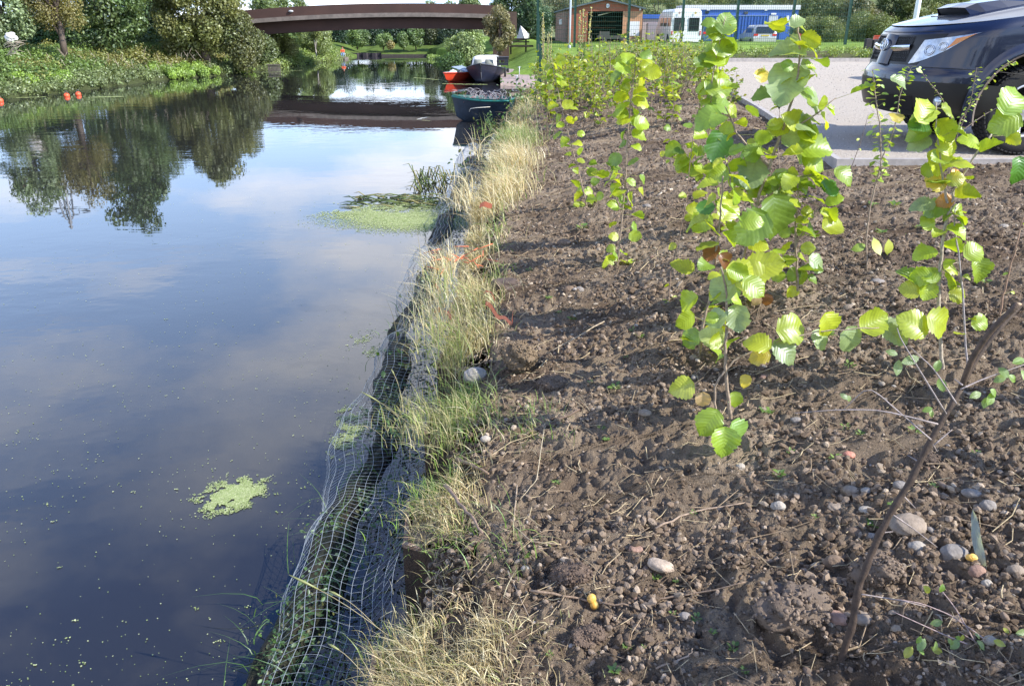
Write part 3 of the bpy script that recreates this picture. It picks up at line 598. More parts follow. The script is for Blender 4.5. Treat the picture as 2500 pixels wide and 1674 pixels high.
# ------------------------------------------------------------------ leaf and blade generators
def leaf_variant(k, nu, nv, kind='hazel'):
    r = np.random.default_rng(100+k); t = np.linspace(0, 1, nu)[:, None]*np.ones((1, nv)); s = np.linspace(-1, 1, nv)[None, :]*np.ones((nu, 1))
    if kind == 'hazel':
        hw = .475*np.sin(np.pi*np.clip(t, 0, 1)**.80)**.62*(1+.06*np.sin(9*t+k)); ser = 1+.05*((-1.0)**np.arange(nu))[:, None]*(np.abs(s) > .95)+.05*r.normal(size=(nu, 1))*(np.abs(s) > .9)
    elif kind == 'oval':
        hw = .30*np.sin(np.pi*t**.9)**.8; ser = 1.0
    elif kind == 'strip':
        hw = .055*np.sin(np.pi*t**.85)**.6; ser = 1.0
    else:
        hw = .16*np.sin(np.pi*t**.85)**.8; ser = 1.0
    x = s*hw*ser; y = t-.12*(1-t)**2*np.abs(s)+.07*t**8*(1-np.abs(s))
    fold = r.uniform(-.1, .55); droop = r.uniform(-.15, .6); cup = r.uniform(-.5, .7); tw = r.uniform(-.5, .5)
    z = fold*np.abs(x)-droop*t**2+cup*x**2*1.6+tw*x*(t-.4)+.022*np.sin(17*(t-.55*np.abs(s)*.5))*np.abs(s)+.06*np.sin(5*t+k)*s*hw*2*r.uniform(.3, 1)
    y = y-.3*droop*t**3
    z = z*(1.0 if kind == 'hazel' else .6)
    return np.stack([x, y, z], -1), np.stack([t, (s+1)/2, hw+0*t], -1)
def make_leaves(mb, base, dr, nr, size, col, kind='hazel', nu=11, nv=9, nvar=10):
    base = np.asarray(base, float); n = len(base)
    if n == 0: return
    dr = unit(dr); nr = unit(nr-np.sum(nr*dr, -1, keepdims=True)*dr); xr = np.cross(dr, nr)
    var = rng.integers(0, nvar, n)
    i = np.arange(nu-1)[:, None]*nv; j = np.arange(nv-1)[None, :]; q = np.stack([i+j, i+j+1, i+nv+j+1, i+nv+j], -1).reshape(-1, 4)
    for k in range(nvar):
        s = np.where(var == k)[0]
        if not len(s): continue
        V, U = leaf_variant(k, nu, nv, kind); V = V.reshape(-1, 3); U = U.reshape(-1, 3)
        sz = np.asarray(size)[s][:, None, None]
        v = base[s][:, None, :]+sz*(V[None, :, 0:1]*xr[s][:, None, :]+V[None, :, 1:2]*dr[s][:, None, :]+V[None, :, 2:3]*nr[s][:, None, :])
        qq = (q[None]+(np.arange(len(s))*len(V))[:, None, None]).reshape(-1, 4)
        mb.add(v.reshape(-1, 3), quads=qq, col=np.repeat(np.asarray(col)[s], len(V), 0), lp=np.tile(U, (len(s), 1)))
def blades(mb, base, h, w, lean, az, col, seg=4, curve=1.0):
    n = len(base); t = np.linspace(0, 1, seg+1)
    d = np.stack([np.cos(az), np.sin(az), 0*az], 1); side = rdir(n); side[:, 2] *= .2; side = unit(side-np.sum(side*d, 1)[:, None]*d*.3)
    L_ = (lean[:, None]*(t[None, :]**(1.0+curve)))*h[:, None]; Z = h[:, None]*(t[None, :]-.45*np.minimum(lean, 1.6)[:, None]*t[None, :]**2.2)
    c = base[:, None, :]+d[:, None, :]*L_[..., None]+np.stack([0*Z, 0*Z, Z], -1)
    ww = w[:, None]*(1-t[None, :]**1.8*.95)*.5
    v = np.stack([c-side[:, None, :]*ww[..., None], c+side[:, None, :]*ww[..., None]], 2).reshape(n, -1, 3); m_ = v.shape[1]
    q = np.array([[2*i, 2*i+1, 2*i+3, 2*i+2] for i in range(seg)]); qq = (q[None]+(np.arange(n)*m_)[:, None, None]).reshape(-1, 4)
    mb.add(v.reshape(-1, 3), quads=qq, col=np.repeat(col, m_, 0))
def colmix(n, cols, p=None):
    cols = np.asarray(cols, float); i = rng.choice(len(cols), n, p=p); return cols[i]*rng.uniform(.75, 1.25, (n, 1))

# ------------------------------------------------------------------ soil crumbs, pebbles, straw
n = 120000
D = 1.0*np.exp(rng.random(n)**1.15*math.log(16)); xm = rng.random(n)
xx = xe(D)+.12+xm*np.minimum(.9+.95*D, 9); ok = xx < kerbx(D)-.06; xx, D = xx[ok], D[ok]; n = len(D)
sz = (.0017+.0078*rng.random(n)**5.0)*(D/1.6)**.32
pat = fbm(xx*3, D*3, 3, 61); sz *= .7+.9*sm((pat-.35)/.3)
zz = zsoil(xx, D)
mb = MB(); blobs(mb, np.stack([xx, D, zz+sz*.25], 1), sz, colmix(n, [(.138, .100, .070), (.20, .148, .106), (.28, .215, .16), (.40, .32, .24)], [.34, .36, .23, .07]), 0, .8)
n = 60000
D = 3.0*np.exp(rng.random(n)*math.log(5)); xx = xe(D)+.12+rng.random(n)*np.minimum(.7+.95*D, 8); ok = xx < kerbx(D)-.06; xx, D = xx[ok], D[ok]; n = len(D)
sz = (.0035+.011*rng.random(n)**4)*(D/4)**.35
blobs(mb, np.stack([xx, D, zsoil(xx, D)+sz*.2], 1), sz, colmix(n, [(.138, .100, .070), (.20, .148, .106), (.28, .215, .16), (.42, .35, .27)], [.32, .33, .23, .12]), 0, .75)
o = mb.build('soil_crumbs', M_crumb, smooth=False); tag(o, 'crumbly brown soil aggregates all over the planting bed', 'soil', kind='stuff')
n = 3600
D = 1.05*np.exp(rng.random(n)**1.0*math.log(20)); xx = xe(D)+.25+rng.random(n)**.8*np.minimum(1.2+.95*D, 9); ok = (xx < kerbx(D)-.06)&(fbm(xx*1.3, D*1.3, 3, 71)+.25*rng.random(len(D)) > .54); xx, D = xx[ok], D[ok]; n = len(D)
sz = (.0035+.012*rng.random(n)**5)*(D/2)**.25; zz = zsoil(xx, D)
mb = MB(); blobs(mb, np.stack([xx, D, zz+sz*.12], 1), sz, colmix(n, [(.24, .195, .155), (.30, .26, .22), (.19, .14, .105), (.40, .36, .32), (.25, .16, .12)], [.34, .26, .2, .1, .1]), 1, .7, .07)
o = mb.build('pebbles', M_pebble); tag(o, 'small rounded grey and tan pebbles strewn over the soil', 'pebbles', kind='stuff')
n = 5200   # loose stones of the car park surface
D = 6.95*np.exp(rng.random(n)*math.log(3.6)); xx = kerbx(D+.06)+.1+rng.random(n)*8; sz = rng.uniform(.004, .008, n)*(D/7)**.5
mb = MB(); blobs(mb, np.stack([xx, D, .985+.03*(fbm(xx*.8, D*.8, 3, 9)-.5)+.008*(fbm(xx*14, D*14, 2, 19)-.5)+sz*.2], 1), sz, colmix(n, [(.5, .46, .42), (.42, .38, .35), (.58, .54, .5)]), 0, .7)
o = mb.build('car_park_chippings', M_crumb, smooth=False); tag(o, 'loose pale stone chippings on the car park', 'gravel', kind='stuff')
# straw: thin bent stalks lying on the soil, thickest near the grass band
mb = MB(); n = 1700
D = 1.1*np.exp(rng.random(n)*math.log(9)); xx = xe(D)+.15+rng.random(n)**1.8*(1.0+.5*D)
for x, y in zip(xx, D):
    if x > kerbx(y)-.1: continue
    a = rng.uniform(0, 6.28); l_ = rng.uniform(.02, .10)*(1 if rng.random() < .85 else 2.2)*(y/1.8)**.35; dd = np.array([math.cos(a), math.sin(a)])
    bn = rng.uniform(-.3, .3); pts = []
    for k in (-.5, 0, .5):
        q = np.array([x, y])+dd*l_*k+np.array([-dd[1], dd[0]])*l_*bn*(abs(k)-.25); pts.append([q[0], q[1], float(zsoil(q[0], q[1]))+.010+rng.random()*.012*(1 if k else 0)])
    mb.tube(pts, rng.uniform(.0007, .0018)*(y/1.8)**.4, 4, col=np.array([(.50, .40, .24), (.40, .31, .19), (.30, .22, .14)][rng.integers(3)])*rng.uniform(.8, 1.2), cap=False)
o = mb.build('straw', M_stem); tag(o, 'dry straw and dead grass stalks littered on the soil', 'straw', kind='stuff')

# ------------------------------------------------------------------ sheet piling, coir roll, net
pile_m = pmat('rusty_pile', (.045, .034, .026), .85, col2=(.09, .055, .035), vscale=9, bump=.6, bscale=60)
rim_m = pmat('rust_rim', (.22, .13, .085), .9, col2=(.36, .27, .20), vscale=30, bump=.6, bscale=120)
t = thing('sheet_piling', 'rusty corrugated steel sheet piling retaining the near bank', 'piling', (-.4, 2.35, 0))
pr = []; y = 2.345-.82*3
while y < 20:
    x_ = float(xe(y)); pr += [(x_+.0, y), (x_+.0, y+.30), (x_+.27, y+.36), (x_+.27, y+.74), (x_+.0, y+.82)]; y += .82
pr = np.array([[a+.015*math.sin(b*9), b] for a, b in pr]); nP = len(pr)
top = .345+.012*np.sin(np.arange(nP)*2.3)
def offs(pr, d):
    g_ = np.gradient(pr, axis=0); nn = unit(np.stack([-g_[:, 1], g_[:, 0]], 1)); return pr+nn*d
A = pr; B = offs(pr, -.011)
mb = MB(); Vz = np.stack([np.column_stack([A, np.full(nP, -.6)]), np.column_stack([A, top-.006]), np.column_stack([B, top-.006]), np.column_stack([B, np.full(nP, -.6)])]); mb.grid(Vz)
mb.build('plate', pile_m, t, smooth=False)
A2 = offs(pr, .003); B2 = offs(pr, -.014)
mb = MB(); Vz = np.stack([np.column_stack([A2, top-.012]), np.column_stack([A2, top+.003]), np.column_stack([B2, top+.003]), np.column_stack([B2, top-.012])]); mb.grid(Vz); mb.build('rusted_rim', rim_m, t, smooth=False)
# coir roll
ky = np.concatenate([np.arange(.8, 6, .03), np.arange(6, 15, .08)]); ka = np.linspace(-.2, np.pi+.2, 15)
def rollx(y): return xe(y)-.355+.05*np.sin(y*2.1)+.03*np.sin(y*5.3+1)
KY_, KA = np.meshgrid(ky, ka, indexing='ij'); rr = .078+.018*np.sin(KY_*3.1)+.07*(fbm(KY_*9, KA*3, 3, 8)-.5)
rr = rr*(1+.9*np.exp(-((KY_-12.3)/1.0)**2))
mb = MB(); mb.grid(np.stack([rollx(KY_)+rr*np.cos(KA), KY_, -.02+rr*np.sin(KA)*1.05], -1), flip=True)
o = mb.build('coir_roll', pmat('wet_coir', (.034, .025, .017), .9, col2=(.025, .032, .014), vscale=10, bump=1, bscale=70)); tag(o, 'dark brown coir roll lying in the water along the bank', 'coir roll')
# netting
t = thing('plastic_netting', 'pale plastic mesh netting draped over the coir roll beside the piling', 'netting', (-.6, 2, .1))
prof = np.array([(-.50, -.01), (-.485, .055), (-.455, .11), (-.41, .145), (-.365, .165), (-.32, .17), (-.275, .165), (-.23, .155), (-.185, .15), (-.14, .155), (-.095, .17), (-.05, .195), (-.01, .23)])
def netp(i, y):
    a = prof[i][0] if np.isscalar(i) else prof[i, 0]; b = prof[i, 1]
    w_ = .5+.5*np.sin(y*2.1); big = np.exp(-((y-12.3)/1.0)**2)
    x = xe(y)+a*(1+.10*np.sin(y*2.1)+.05*np.sin(y*5.3+1))*(1+.12*big)+.008*np.sin(y*17+b*20)
    z = b*(1.0+.22*np.sin(y*3.1)+.12*np.sin(y*6.1+a*5)+1.0*big)+.012*np.sin(y*1.3)+.012
    return np.stack([x, y+.05*np.sin(b*14+y*1.7)+.10*(a+.25)*np.sin(y*2.7), z], -1)
nm = pmat('net_plastic', (.27, .31, .35), .45, spec=.5); wires = MB(); yl = np.arange(1.0, 13.6, .035)
for i in range(len(prof)): wires.tube(netp(np.full(len(yl), i), yl), .00075*(1+yl/7), 4, cap=False)
ii = np.arange(len(prof))
for y in np.concatenate([np.arange(1.0, 6, .034), np.arange(6, 13.6, .05)]):
    wires.tube(netp(ii, np.full(len(ii), y)+.012*np.sin(ii*.9+y*4)), .00048*(1+y/7), 3, cap=False)
wires.build('mesh_wires', nm, t)
# plants in and around the roll
mb = MB(); n = 9000; y = 1.0*np.exp(rng.random(n)*math.log(14)); a = rng.choice([0, 1], n, p=[.55, .45]); x = np.where(a == 0, rollx(y)+np.clip(rng.normal(.02, .06, n), -.11, .2), xe(y)-rng.uniform(0, .3, n)); ok = fbm(x*4, y*3, 3, 91) > .48; x, y = x[ok], y[ok]; n = len(x)
base = np.stack([x, y, .04+rng.random(n)*.10], 1); dr = rdir(n); dr[:, 2] = np.abs(dr[:, 2])*.8; nr = rdir(n)+np.array([0, -.2, 1.2])
make_leaves(mb, base, dr, nr, rng.uniform(.009, .024, n)*(y/2)**.3, colmix(n, [(.045, .10, .025), (.07, .15, .03), (.10, .20, .05), (.06, .12, .05), (.12, .13, .04)]), 'oval', 4, 3)
k = 500; y = 1.0*np.exp(rng.random(k)*math.log(12)); x = rollx(y)+rng.normal(.05, .1, k)
blades(mb, np.stack([x, y, 0*x+.03], 1), rng.uniform(.08, .22, k), rng.uniform(.003, .007, k), rng.uniform(.6, 1.8, k), rng.uniform(0, 6.28, k), colmix(k, [(.06, .14, .03), (.10, .20, .04)]))
o = mb.build('bank_plants', M_grass, lp=False); tag(o, 'dark green water plants growing through the coir roll under the net', 'plants', kind='stuff')
# bramble leaves where the bank hangs over the net
def bramble(px, py, z, n_, lb, sp=.09, col=((.06, .14, .03), (.10, .20, .04), (.2, .22, .05))):
    c = G(px, py, z); t = thing('bramble_plant', lb, 'plant', c); mb = MB(); st = MB()
    for i in range(max(2, n_//5)):
        e = c+rng.normal(0, sp, 3)*np.array([1, 1.3, .6]); st.tube([c+np.array([.12, 0, .0]), (c+e)/2+np.array([.05, 0, .05]), e], .0022, 5, col=(.16, .12, .06))
    b = c+rng.normal(0, sp, (n_, 3))*np.array([1, 1.4, .7]); d_ = rdir(n_)-np.array([.6, .4, .3]); make_leaves(mb, b, d_, rdir(n_)+np.array([-.2, -.8, 1.2]), rng.uniform(.03, .05, n_)*(c[1]/4)**.4, colmix(n_, col), 'oval', 7, 7)
    mb.build('leaves', M_leaf, t, lp=True); st.build('stem', M_stem, t)
bramble(1040, 745, .30, 16, 'bramble with round dark leaves hanging over the net under the tallest dry grass'); bramble(1000, 850, .2, 12, 'small bramble shoot lying on the net below the round-leaved one'); bramble(1222, 318, .42, 200, 'dark bramble clump hanging beside the green dinghy', .2)
bramble(1290, 228, .75, 170, 'bright bramble clump at the bank corner by the slipway', .28, ((.10, .2, .03), (.15, .26, .04), (.05, .12, .02)))
bramble(1150, 400, .15, 50, 'dark creeper over the bulge in the netting', .17)
c = G(975, 1065, .25); t = thing('nettle_plant', 'pale green weed with toothed leaves poking out through the net', 'plant', c); mb = MB(); st = MB(); tip = c+np.array([-.06, -.02, .10]); st.tube([c+np.array([.04, 0, -.1]), c, tip], .002, 5, col=(.12, .2, .06))
kk = 26; q = rng.random(kk)[:, None]; b = c*(1-q)+tip*q; make_leaves(mb, b, rdir(kk)*np.array([1, 1, .5]), rdir(kk)*.4+np.array([0, -.2, 1]), rng.uniform(.02, .035, kk), colmix(kk, [(.14, .26, .10), (.2, .32, .14)]), 'slim', 6, 5); mb.build('leaves', M_leaf, t, lp=True); st.build('stem', M_stem, t)

# ------------------------------------------------------------------ bank grass
mb = MB()
def grass_band(n, y0, y1, dm, s, hh, w_, pc):
    y = y0*np.exp(rng.random(n)*math.log(y1/y0)); d_ = s+rng.normal(0, dm, n)
    cl = fbm(y*2.2+5, d_*4, 3, 101); ok = cl+.16*rng.random(n) > .46; y, d_ = y[ok], d_[ok]; m_ = len(y)
    x = xe(y)+d_; ok = x > np.interp(y, pr[:, 1], pr[:, 0])+.015; x, y, d_, m_ = x[ok], y[ok], d_[ok], int(ok.sum()); z = soil_h(x, y)
    h_ = rng.uniform(.4, 1.2, m_)*hh*(.6+.9*fbm(y*1.3, d_*2, 2, 103)); az = np.where(rng.random(m_) < .35, rng.normal(math.pi*1.05, .9, m_), rng.uniform(0, 6.28, m_))
    gr = (fbm(y*1.7+50, d_*3, 2, 107) > pc)[:, None]
    c1 = colmix(m_, [(.66, .54, .29), (.55, .42, .22), (.76, .68, .42), (.36, .38, .13)], [.36, .24, .2, .2]); c2 = colmix(m_, [(.20, .34, .06), (.28, .38, .09), (.40, .40, .16), (.14, .25, .05)])
    blades(mb, np.stack([x, y, z-.01], 1), h_, rng.uniform(.6, 1.3, m_)*w_*(y/2)**.35, rng.uniform(.1, 1.35, m_), az, np.where(gr, c2, c1))
grass_band(8000, 1.25, 4.2, .08, .12, .10, .0032, .56)
grass_band(3500, 1.2, 1.75, .14, .26, .05, .0032, .75)
grass_band(6500, 4.0, 8.5, .12, .09, .18, .0048, .58)
grass_band(8500, 7.5, 20, .19, .12, .27, .0075, .66)
# tall tufts seen in the photo
for (px, py, z, n_, hh, gcol) in [(1090, 1030, .42, 420, .17, 1), (1020, 1010, .36, 260, .15, 1), (1160, 1000, .5, 220, .13, 2), (1290, 985, .62, 160, .10, 2), (1110, 820, .5, 420, .30, 1), (1090, 760, .5, 200, .32, 0), (1130, 700, .55, 300, .30, 1), (1110, 640, .55, 320, .26, 0), (1110, 1320, .42, 120, .09, 2), (1010, 1240, .36, 90, .09, 2), (1090, 1170, .4, 160, .08, 2), (1230, 1280, .62, 60, .12, 2),
                                  (960, 1590, .36, 200, .10, 1), (1040, 1500, .40, 90, .07, 0), (1160, 1580, .52, 420, .07, 0), (1100, 1640, .5, 420, .07, 0), (1240, 370, .7, 900, .36, 0), (1220, 440, .66, 800, .32, 0), (1180, 480, .6, 500, .3, 0), (1262, 320, .7, 700, .36, 3)]:
    c = G(px, py, z); b = c+rng.normal(0, 1, (n_, 3))*np.array([.07, .11, .0])*(c[1]/2.5)**.7; b[:, 2] = np.where(b[:, 0] > xe(b[:, 1])+.02, soil_h(b[:, 0], b[:, 1]), z-.04)-.01
    cs = [[(.72, .60, .34), (.58, .46, .25), (.80, .72, .48)], [(.50, .45, .22), (.30, .38, .10), (.56, .5, .28)], [(.22, .38, .06), (.30, .42, .10), (.46, .42, .2)], [(.35, .42, .14), (.5, .46, .25), (.24, .34, .08)]][gcol]
    blades(mb, b, rng.uniform(.3, 1.2, n_)*hh, rng.uniform(.002, .0048, n_)*(c[1]/2.5)**.5, rng.uniform(.05, 1.25, n_), rng.normal(math.pi*1.1, 1.3, n_), colmix(n_, cs))
# seed heads leaning over the net
for (a, b_) in [((960, 1560), (705, 1402)), ((920, 1530), (800, 1440)), ((1040, 1070), (880, 955)), ((900, 1660), (800, 1570)), ((985, 980), (955, 900)), ((1080, 1010), (1040, 890))]:
    A_ = G(*a, .36); B_ = P(*b_, A_[1]+.06); k = np.linspace(0, 1, 8)[:, None]; pts = A_*(1-k)+B_*k+np.array([0, 0, .02])*np.sin(k*3.14)
    mb.tube(pts, .0012, 4, col=(.45, .38, .2)); q = pts[5:]; mb.tube(q, [.0022, .0045, .001], 5, col=(.36, .38, .14))
o = mb.build('bank_grass', M_grass); tag(o, 'dry straw-coloured and green grass along the top of the near bank', 'grass', kind='stuff')

# ------------------------------------------------------------------ duckweed and things afloat
mb = MB()
def discs(x, y, r, col):
    n = len(x); a = np.arange(6)/6*2*np.pi; rj = rng.uniform(.5, 1.4, (n, 6)); v = np.stack([x[:, None]+r[:, None]*rj*np.cos(a), y[:, None]+r[:, None]*rj*np.sin(a), np.full((n, 6), .003)+rng.random((n, 1))*.002], -1)
    q = np.array([[0, 1, 2, 3], [0, 3, 4, 5]]); mb.add(v.reshape(-1, 3), quads=(q[None]+(np.arange(n)*6)[:, None, None]).reshape(-1, 4), col=np.repeat(col, 6, 0))
gc = [(.30, .37, .13), (.38, .44, .19), (.22, .29, .09), (.48, .52, .28)]
def patch(px, py, wx, wy, n, thr, r, sd):
    c = G(px, py); e = G(px+wx, py); f = G(px, py-wy); u = rng.normal(0, .42, (n, 2)); x = c[0]+u[:, 0]*(e[0]-c[0]); y = c[1]+u[:, 1]*(f[1]-c[1])
    s = 3.2/abs(e[0]-c[0]); w_ = fbm(x*s, y*s, 4, sd)-.28*np.sqrt((u**2).sum(1))**1.5; ok = w_ > thr; x, y = x[ok], y[ok]; discs(x, y, rng.uniform(.6, 1.3, len(x))*r, colmix(len(x), gc))
patch(560, 1212, 80, 44, 15000, .26, .0027, 1); patch(600, 1195, 60, 44, 6000, .30, .0027, 5)
patch(850, 1060, 55, 60, 5000, .36, .003, 2); patch(860, 1010, 60, 30, 1200, .4, .004, 3); patch(880, 830, 40, 30, 300, .38, .005, 4); patch(910, 860, 30, 20, 200, .35, .005, 6)
patch(1020, 540, 210, 26, 26000, .12, .0065, 7); patch(930, 522, 170, 20, 10000, .22, .007, 8); patch(1000, 505, 200, 14, 1500, .33, .012, 9); patch(1085, 545, 60, 18, 2500, .1, .012, 10)
for k, (a, b_, c_) in enumerate([(3400, 0, 9), (2000, 3, 6)]):
    y = 1.8*np.exp(rng.random(a)*math.log(6)); x = -.9-rng.random(a)*y*1.1; ok = fbm(x*1.6+k*9, y*1.1, 3, 222)+.22*rng.random(a) > .56; x, y = x[ok], y[ok]; a = len(x); discs(x, y, rng.uniform(.0012, .0030, a)*(y/2.2)**.5, colmix(a, gc))
a = 60; y = 1.9*np.exp(rng.random(a)*math.log(3)); x = -.9-rng.random(a)*y*.8
for i in range(a): k = rng.integers(2, 8); discs(x[i]+rng.normal(0, .007, k), y[i]+rng.normal(0, .005, k), rng.uniform(.0022, .0042, k), colmix(k, gc))
a = 2600; y = 1.2*np.exp(rng.random(a)*math.log(5)); x = xe(y)-rng.uniform(.02, .32, a); ok = fbm(x*8, y*5, 3, 33) > .5; discs(x[ok], y[ok], rng.uniform(.002, .004, ok.sum()), colmix(ok.sum(), [(.14, .22, .07), (.2, .3, .1)]))
for (p0, p1, D_) in [((0, 241), (110, 237), 0), ((290, 200), (375, 197), 0), ((225, 238), (300, 236), 0), ((640, 178), (740, 172), 0), ((1080, 205), (1190, 207), 0), ((1010, 190), (1090, 197), 0)]:
    A_ = G(*p0); B_ = G(*p1); k = rng.random(500); x = A_[0]*(1-k)+B_[0]*k; y = A_[1]*(1-k)+B_[1]*k+rng.normal(0, .06, 500); discs(x, y, rng.uniform(.015, .035, 500), colmix(500, gc))
o = mb.build('duckweed', M_weed, smooth=False); tag(o, 'yellow-green duckweed in floating patches and specks on the river', 'duckweed', kind='stuff')
mb = MB(); n = 130; 
for i in range(n):
    px, py = (rng.uniform(860, 1110), rng.uniform(478, 508)) if i < 70 else (rng.uniform(1015, 1110), rng.uniform(430, 470))
    c = G(px, py); a = rng.uniform(-.5, .5)+(math.pi if rng.random() < .5 else 0); l_ = rng.uniform(.1, .45); up = rng.uniform(0, .05) if i < 70 else rng.uniform(.02, .22)
    e = c+np.array([math.cos(a)*l_*(1 if i < 70 else .5), math.sin(a)*l_*.4, up]); mb.tube([c+np.array([0, 0, .004]), (c+e)/2+np.array([0, 0, up*.6+.01]), e], [.008, .007, .001], 4, col=np.array([(.16, .2, .06), (.24, .22, .09), (.07, .11, .04)][rng.integers(3)]))
o = mb.build('floating_reeds', M_stem); tag(o, 'bent dark reed stems floating beyond the big duckweed patch', 'reeds', kind='stuff')
def flatleaf(px, py, s, a, col, lb, name='floating_feather', cat='feather'):
    c = G(px, py, .006); mb = MB(); make_leaves(mb, [c], np.array([[math.cos(a), math.sin(a), .15]]), np.array([[0, 0, 1.0]]), [s], [col], 'slim', 9, 5)
    o = mb.build(name, M_leaf, lp=True, origin=c); tag(o, lb, cat)
flatleaf(1020, 291, .34, .35, (.75, .75, .72), 'white feather floating in the bridge reflection'); flatleaf(812, 518, .16, 1.2, (.5, .6, .4), 'pale narrow leaf floating left of the big duckweed patch', 'floating_leaf', 'leaf')

# ------------------------------------------------------------------ stones that can be picked out
def put(px, py, w, h, z, col, lb, seed, name='stone', cat='stone', sub=3, rough=.14, box=1.0, ang=None, sink=.30, flat=None):
    g = Gs(px, py+h*.35) if z is None else G(px, py, z); fz = math.hypot(g[1], EYE-g[2])*1.0; ppm = FP/(fz*math.cos(math.atan2(EYE-g[2], g[1])-PITCH)) 
    sx = w/ppm/2; sy = sx*rng.uniform(.62, .85); hz_ = (flat if flat else max(.35*sx, min(sx*.8, h/ppm/2*.85)))
    g = g+np.array([0, sy*.4, hz_*(1-2*sink)*.55]); v, f = stone_mesh(g, sx, sy, hz_, seed, sub, rough, rng.uniform(-.25, .25) if ang is None else ang, box)
    mb = MB(); mb.add(v, tris=f, col=col)
    if name == 'soil_clod': k = 1100; i = rng.integers(0, len(v), k); blobs(mb, v[i]+rng.normal(0, sx*.03, (k, 3)), (.02+.09*rng.random(k)**3)*sx, np.asarray(col)*rng.uniform(.7, 1.5, (k, 1)), 0, .9)
    o = mb.build(name, M_stone if name != 'soil_clod' else M_crumb, origin=g); return tag(o, lb, cat)
TN, GY, PK, LT, BN = (.29, .235, .185), (.26, .235, .215), (.33, .21, .16), (.40, .36, .31), (.20, .145, .105)
ST = [(2221, 1275, 86, 50, TN, 'largest smooth oval brown stone behind the leaning bare stem'), (2333, 1344, 68, 46, GY, 'angular broken grey stone beside the small yellow lump'), (2387, 1391, 42, 40, PK, 'round pinkish pebble under the curled grey leaf'),
      (2410, 1418, 26, 28, LT, 'pale knobbly stone at the tip of the curled grey leaf'), (2415, 1228, 42, 38, GY, 'grey-pink potato-shaped stone at the right, furthest right of the pair'), (2376, 1200, 48, 26, GY, 'flat pale grey stone left of the potato-shaped one'),
      (1901, 1230, 34, 30, LT, 'smooth pale egg-shaped stone left of the row of stones'), (2078, 1190, 40, 24, TN, 'tan oval stone lying behind a straw'), (2116, 1194, 26, 22, LT, 'small round pale stone right of the tan oval one'),
      (2044, 1235, 48, 20, TN, 'flat tan stone at the left of the stone row'), (2118, 1243, 36, 17, LT, 'flat oval pale stone in the middle of the row'), (2088, 1294, 45, 32, BN, 'dusty brown round stone just left of the bare stem'),
      (2129, 1304, 30, 26, GY, 'blue-grey pebble touching the bare stem'), (2037, 1364, 50, 46, BN, 'large rounded brown stone behind the crusty clod'), (2243, 1330, 46, 32, LT, 'whitish rough stone right of the bare stem'),
      (2045, 1503, 54, 38, PK, 'pink-tan blocky stone at the foot of the bare stem, left of it'), (2108, 1505, 60, 34, TN, 'long tan stone at the foot of the bare stem, right of it'), (2040, 1416, 34, 28, BN, 'small brown stone between the clod and the bare stem'),
      (1808, 1133, 22, 30, LT, 'pale upright block of stone below the three lowest leaves'), (1672, 1500, 32, 27, GY, 'round grey pebble right of the yellow fruit'), (1282, 1385, 22, 18, LT, 'small white pebble at the left of the bed'),
      (1553, 1338, 32, 17, PK, 'pink brick fragment above the yellow fruit'), (2075, 1107, 28, 18, (.55, .25, .18), 'salmon-pink tile chip by itself on fine soil'), (1378, 584, 36, 26, BN, 'rounded brown cobble near the left saplings'),
      (2063, 501, 26, 22, BN, 'round brown stone at the foot of a bare thin sapling'), (2076, 734, 30, 22, TN, 'tan pebble right of the middle saplings'), (2145, 680, 34, 14, GY, 'flat grey slab of stone in the middle distance'), (1698, 862, 26, 16, TN, 'small stone on the rim of the planting hollow'),
      (1580, 500, 20, 13, GY, 'small grey stone behind the second sapling'), (1390, 705, 30, 26, BN, 'dark brown stone on the left of the bed'), (1415, 703, 22, 18, GY, 'grey pebble beside the dark brown stone'), (2483, 1385, 40, 36, TN, 'tan stone cut by the right edge'), (2200, 1180, 34, 24, GY, 'low grey stone right of the stem at mid height'),
      (1870, 912, 26, 16, PK, 'reddish flat stone right of the front sapling'), (1945, 1022, 28, 20, GY, 'half-buried grey stone in the shaded soil'), (1575, 1005, 32, 20, TN, 'brown-grey stone in the straw left of the front sapling'), (2325, 605, 26, 18, LT, 'pale stone near the right saplings'), (2250, 600, 22, 14, TN, 'small tan stone near the right saplings'), (2455, 545, 26, 14, LT, 'flat pale stone in the far right of the bed'), (2420, 1560, 34, 26, LT, 'pale stone under the leafy twig at lower right')]
for i, (px, py, w_, h_, c, lb) in enumerate(ST): put(px, py, w_, h_, None, c, lb, i+3, rough=.10 if i % 3 else .2, box=.75 if 'block' in lb or 'angular' in lb or 'brick' in lb else 1.0)
put(1159, 925, 56, 50, .47, (.36, .33, .29), 'rough grey stone sitting in the bank grass', 51, rough=.2, sub=3); put(1009, 1612, 95, 60, .36, (.30, .22, .12), 'ochre-brown stone in the grass at the bottom edge', 52, box=.8, sub=3); put(1185, 1075, 26, 22, .5, LT, 'whitish small stone in the grass by the second pile', 53)
put(1935, 1468, 165, 150, None, (.20, .155, .12), 'big crusty lump of dry soil with grass blades on top', 61, 'soil_clod', 'clod', 4 if False else 3, .55, .9, sink=.2); put(2158, 1385, 120, 90, None, (.19, .145, .11), 'crusty soil lump behind the bare stem', 62, 'soil_clod', 'clod', 3, .38)
put(1270, 880, 85, 75, .6, (.20, .15, .10), 'sandy brown clod on the bank behind the grass', 63, 'soil_clod', 'clod', 3, .35); put(2265, 1115, 60, 50, None, (.13, .10, .08), 'dark soil clod behind the upper part of the bare stem', 64, 'soil_clod', 'clod', 3, .35)
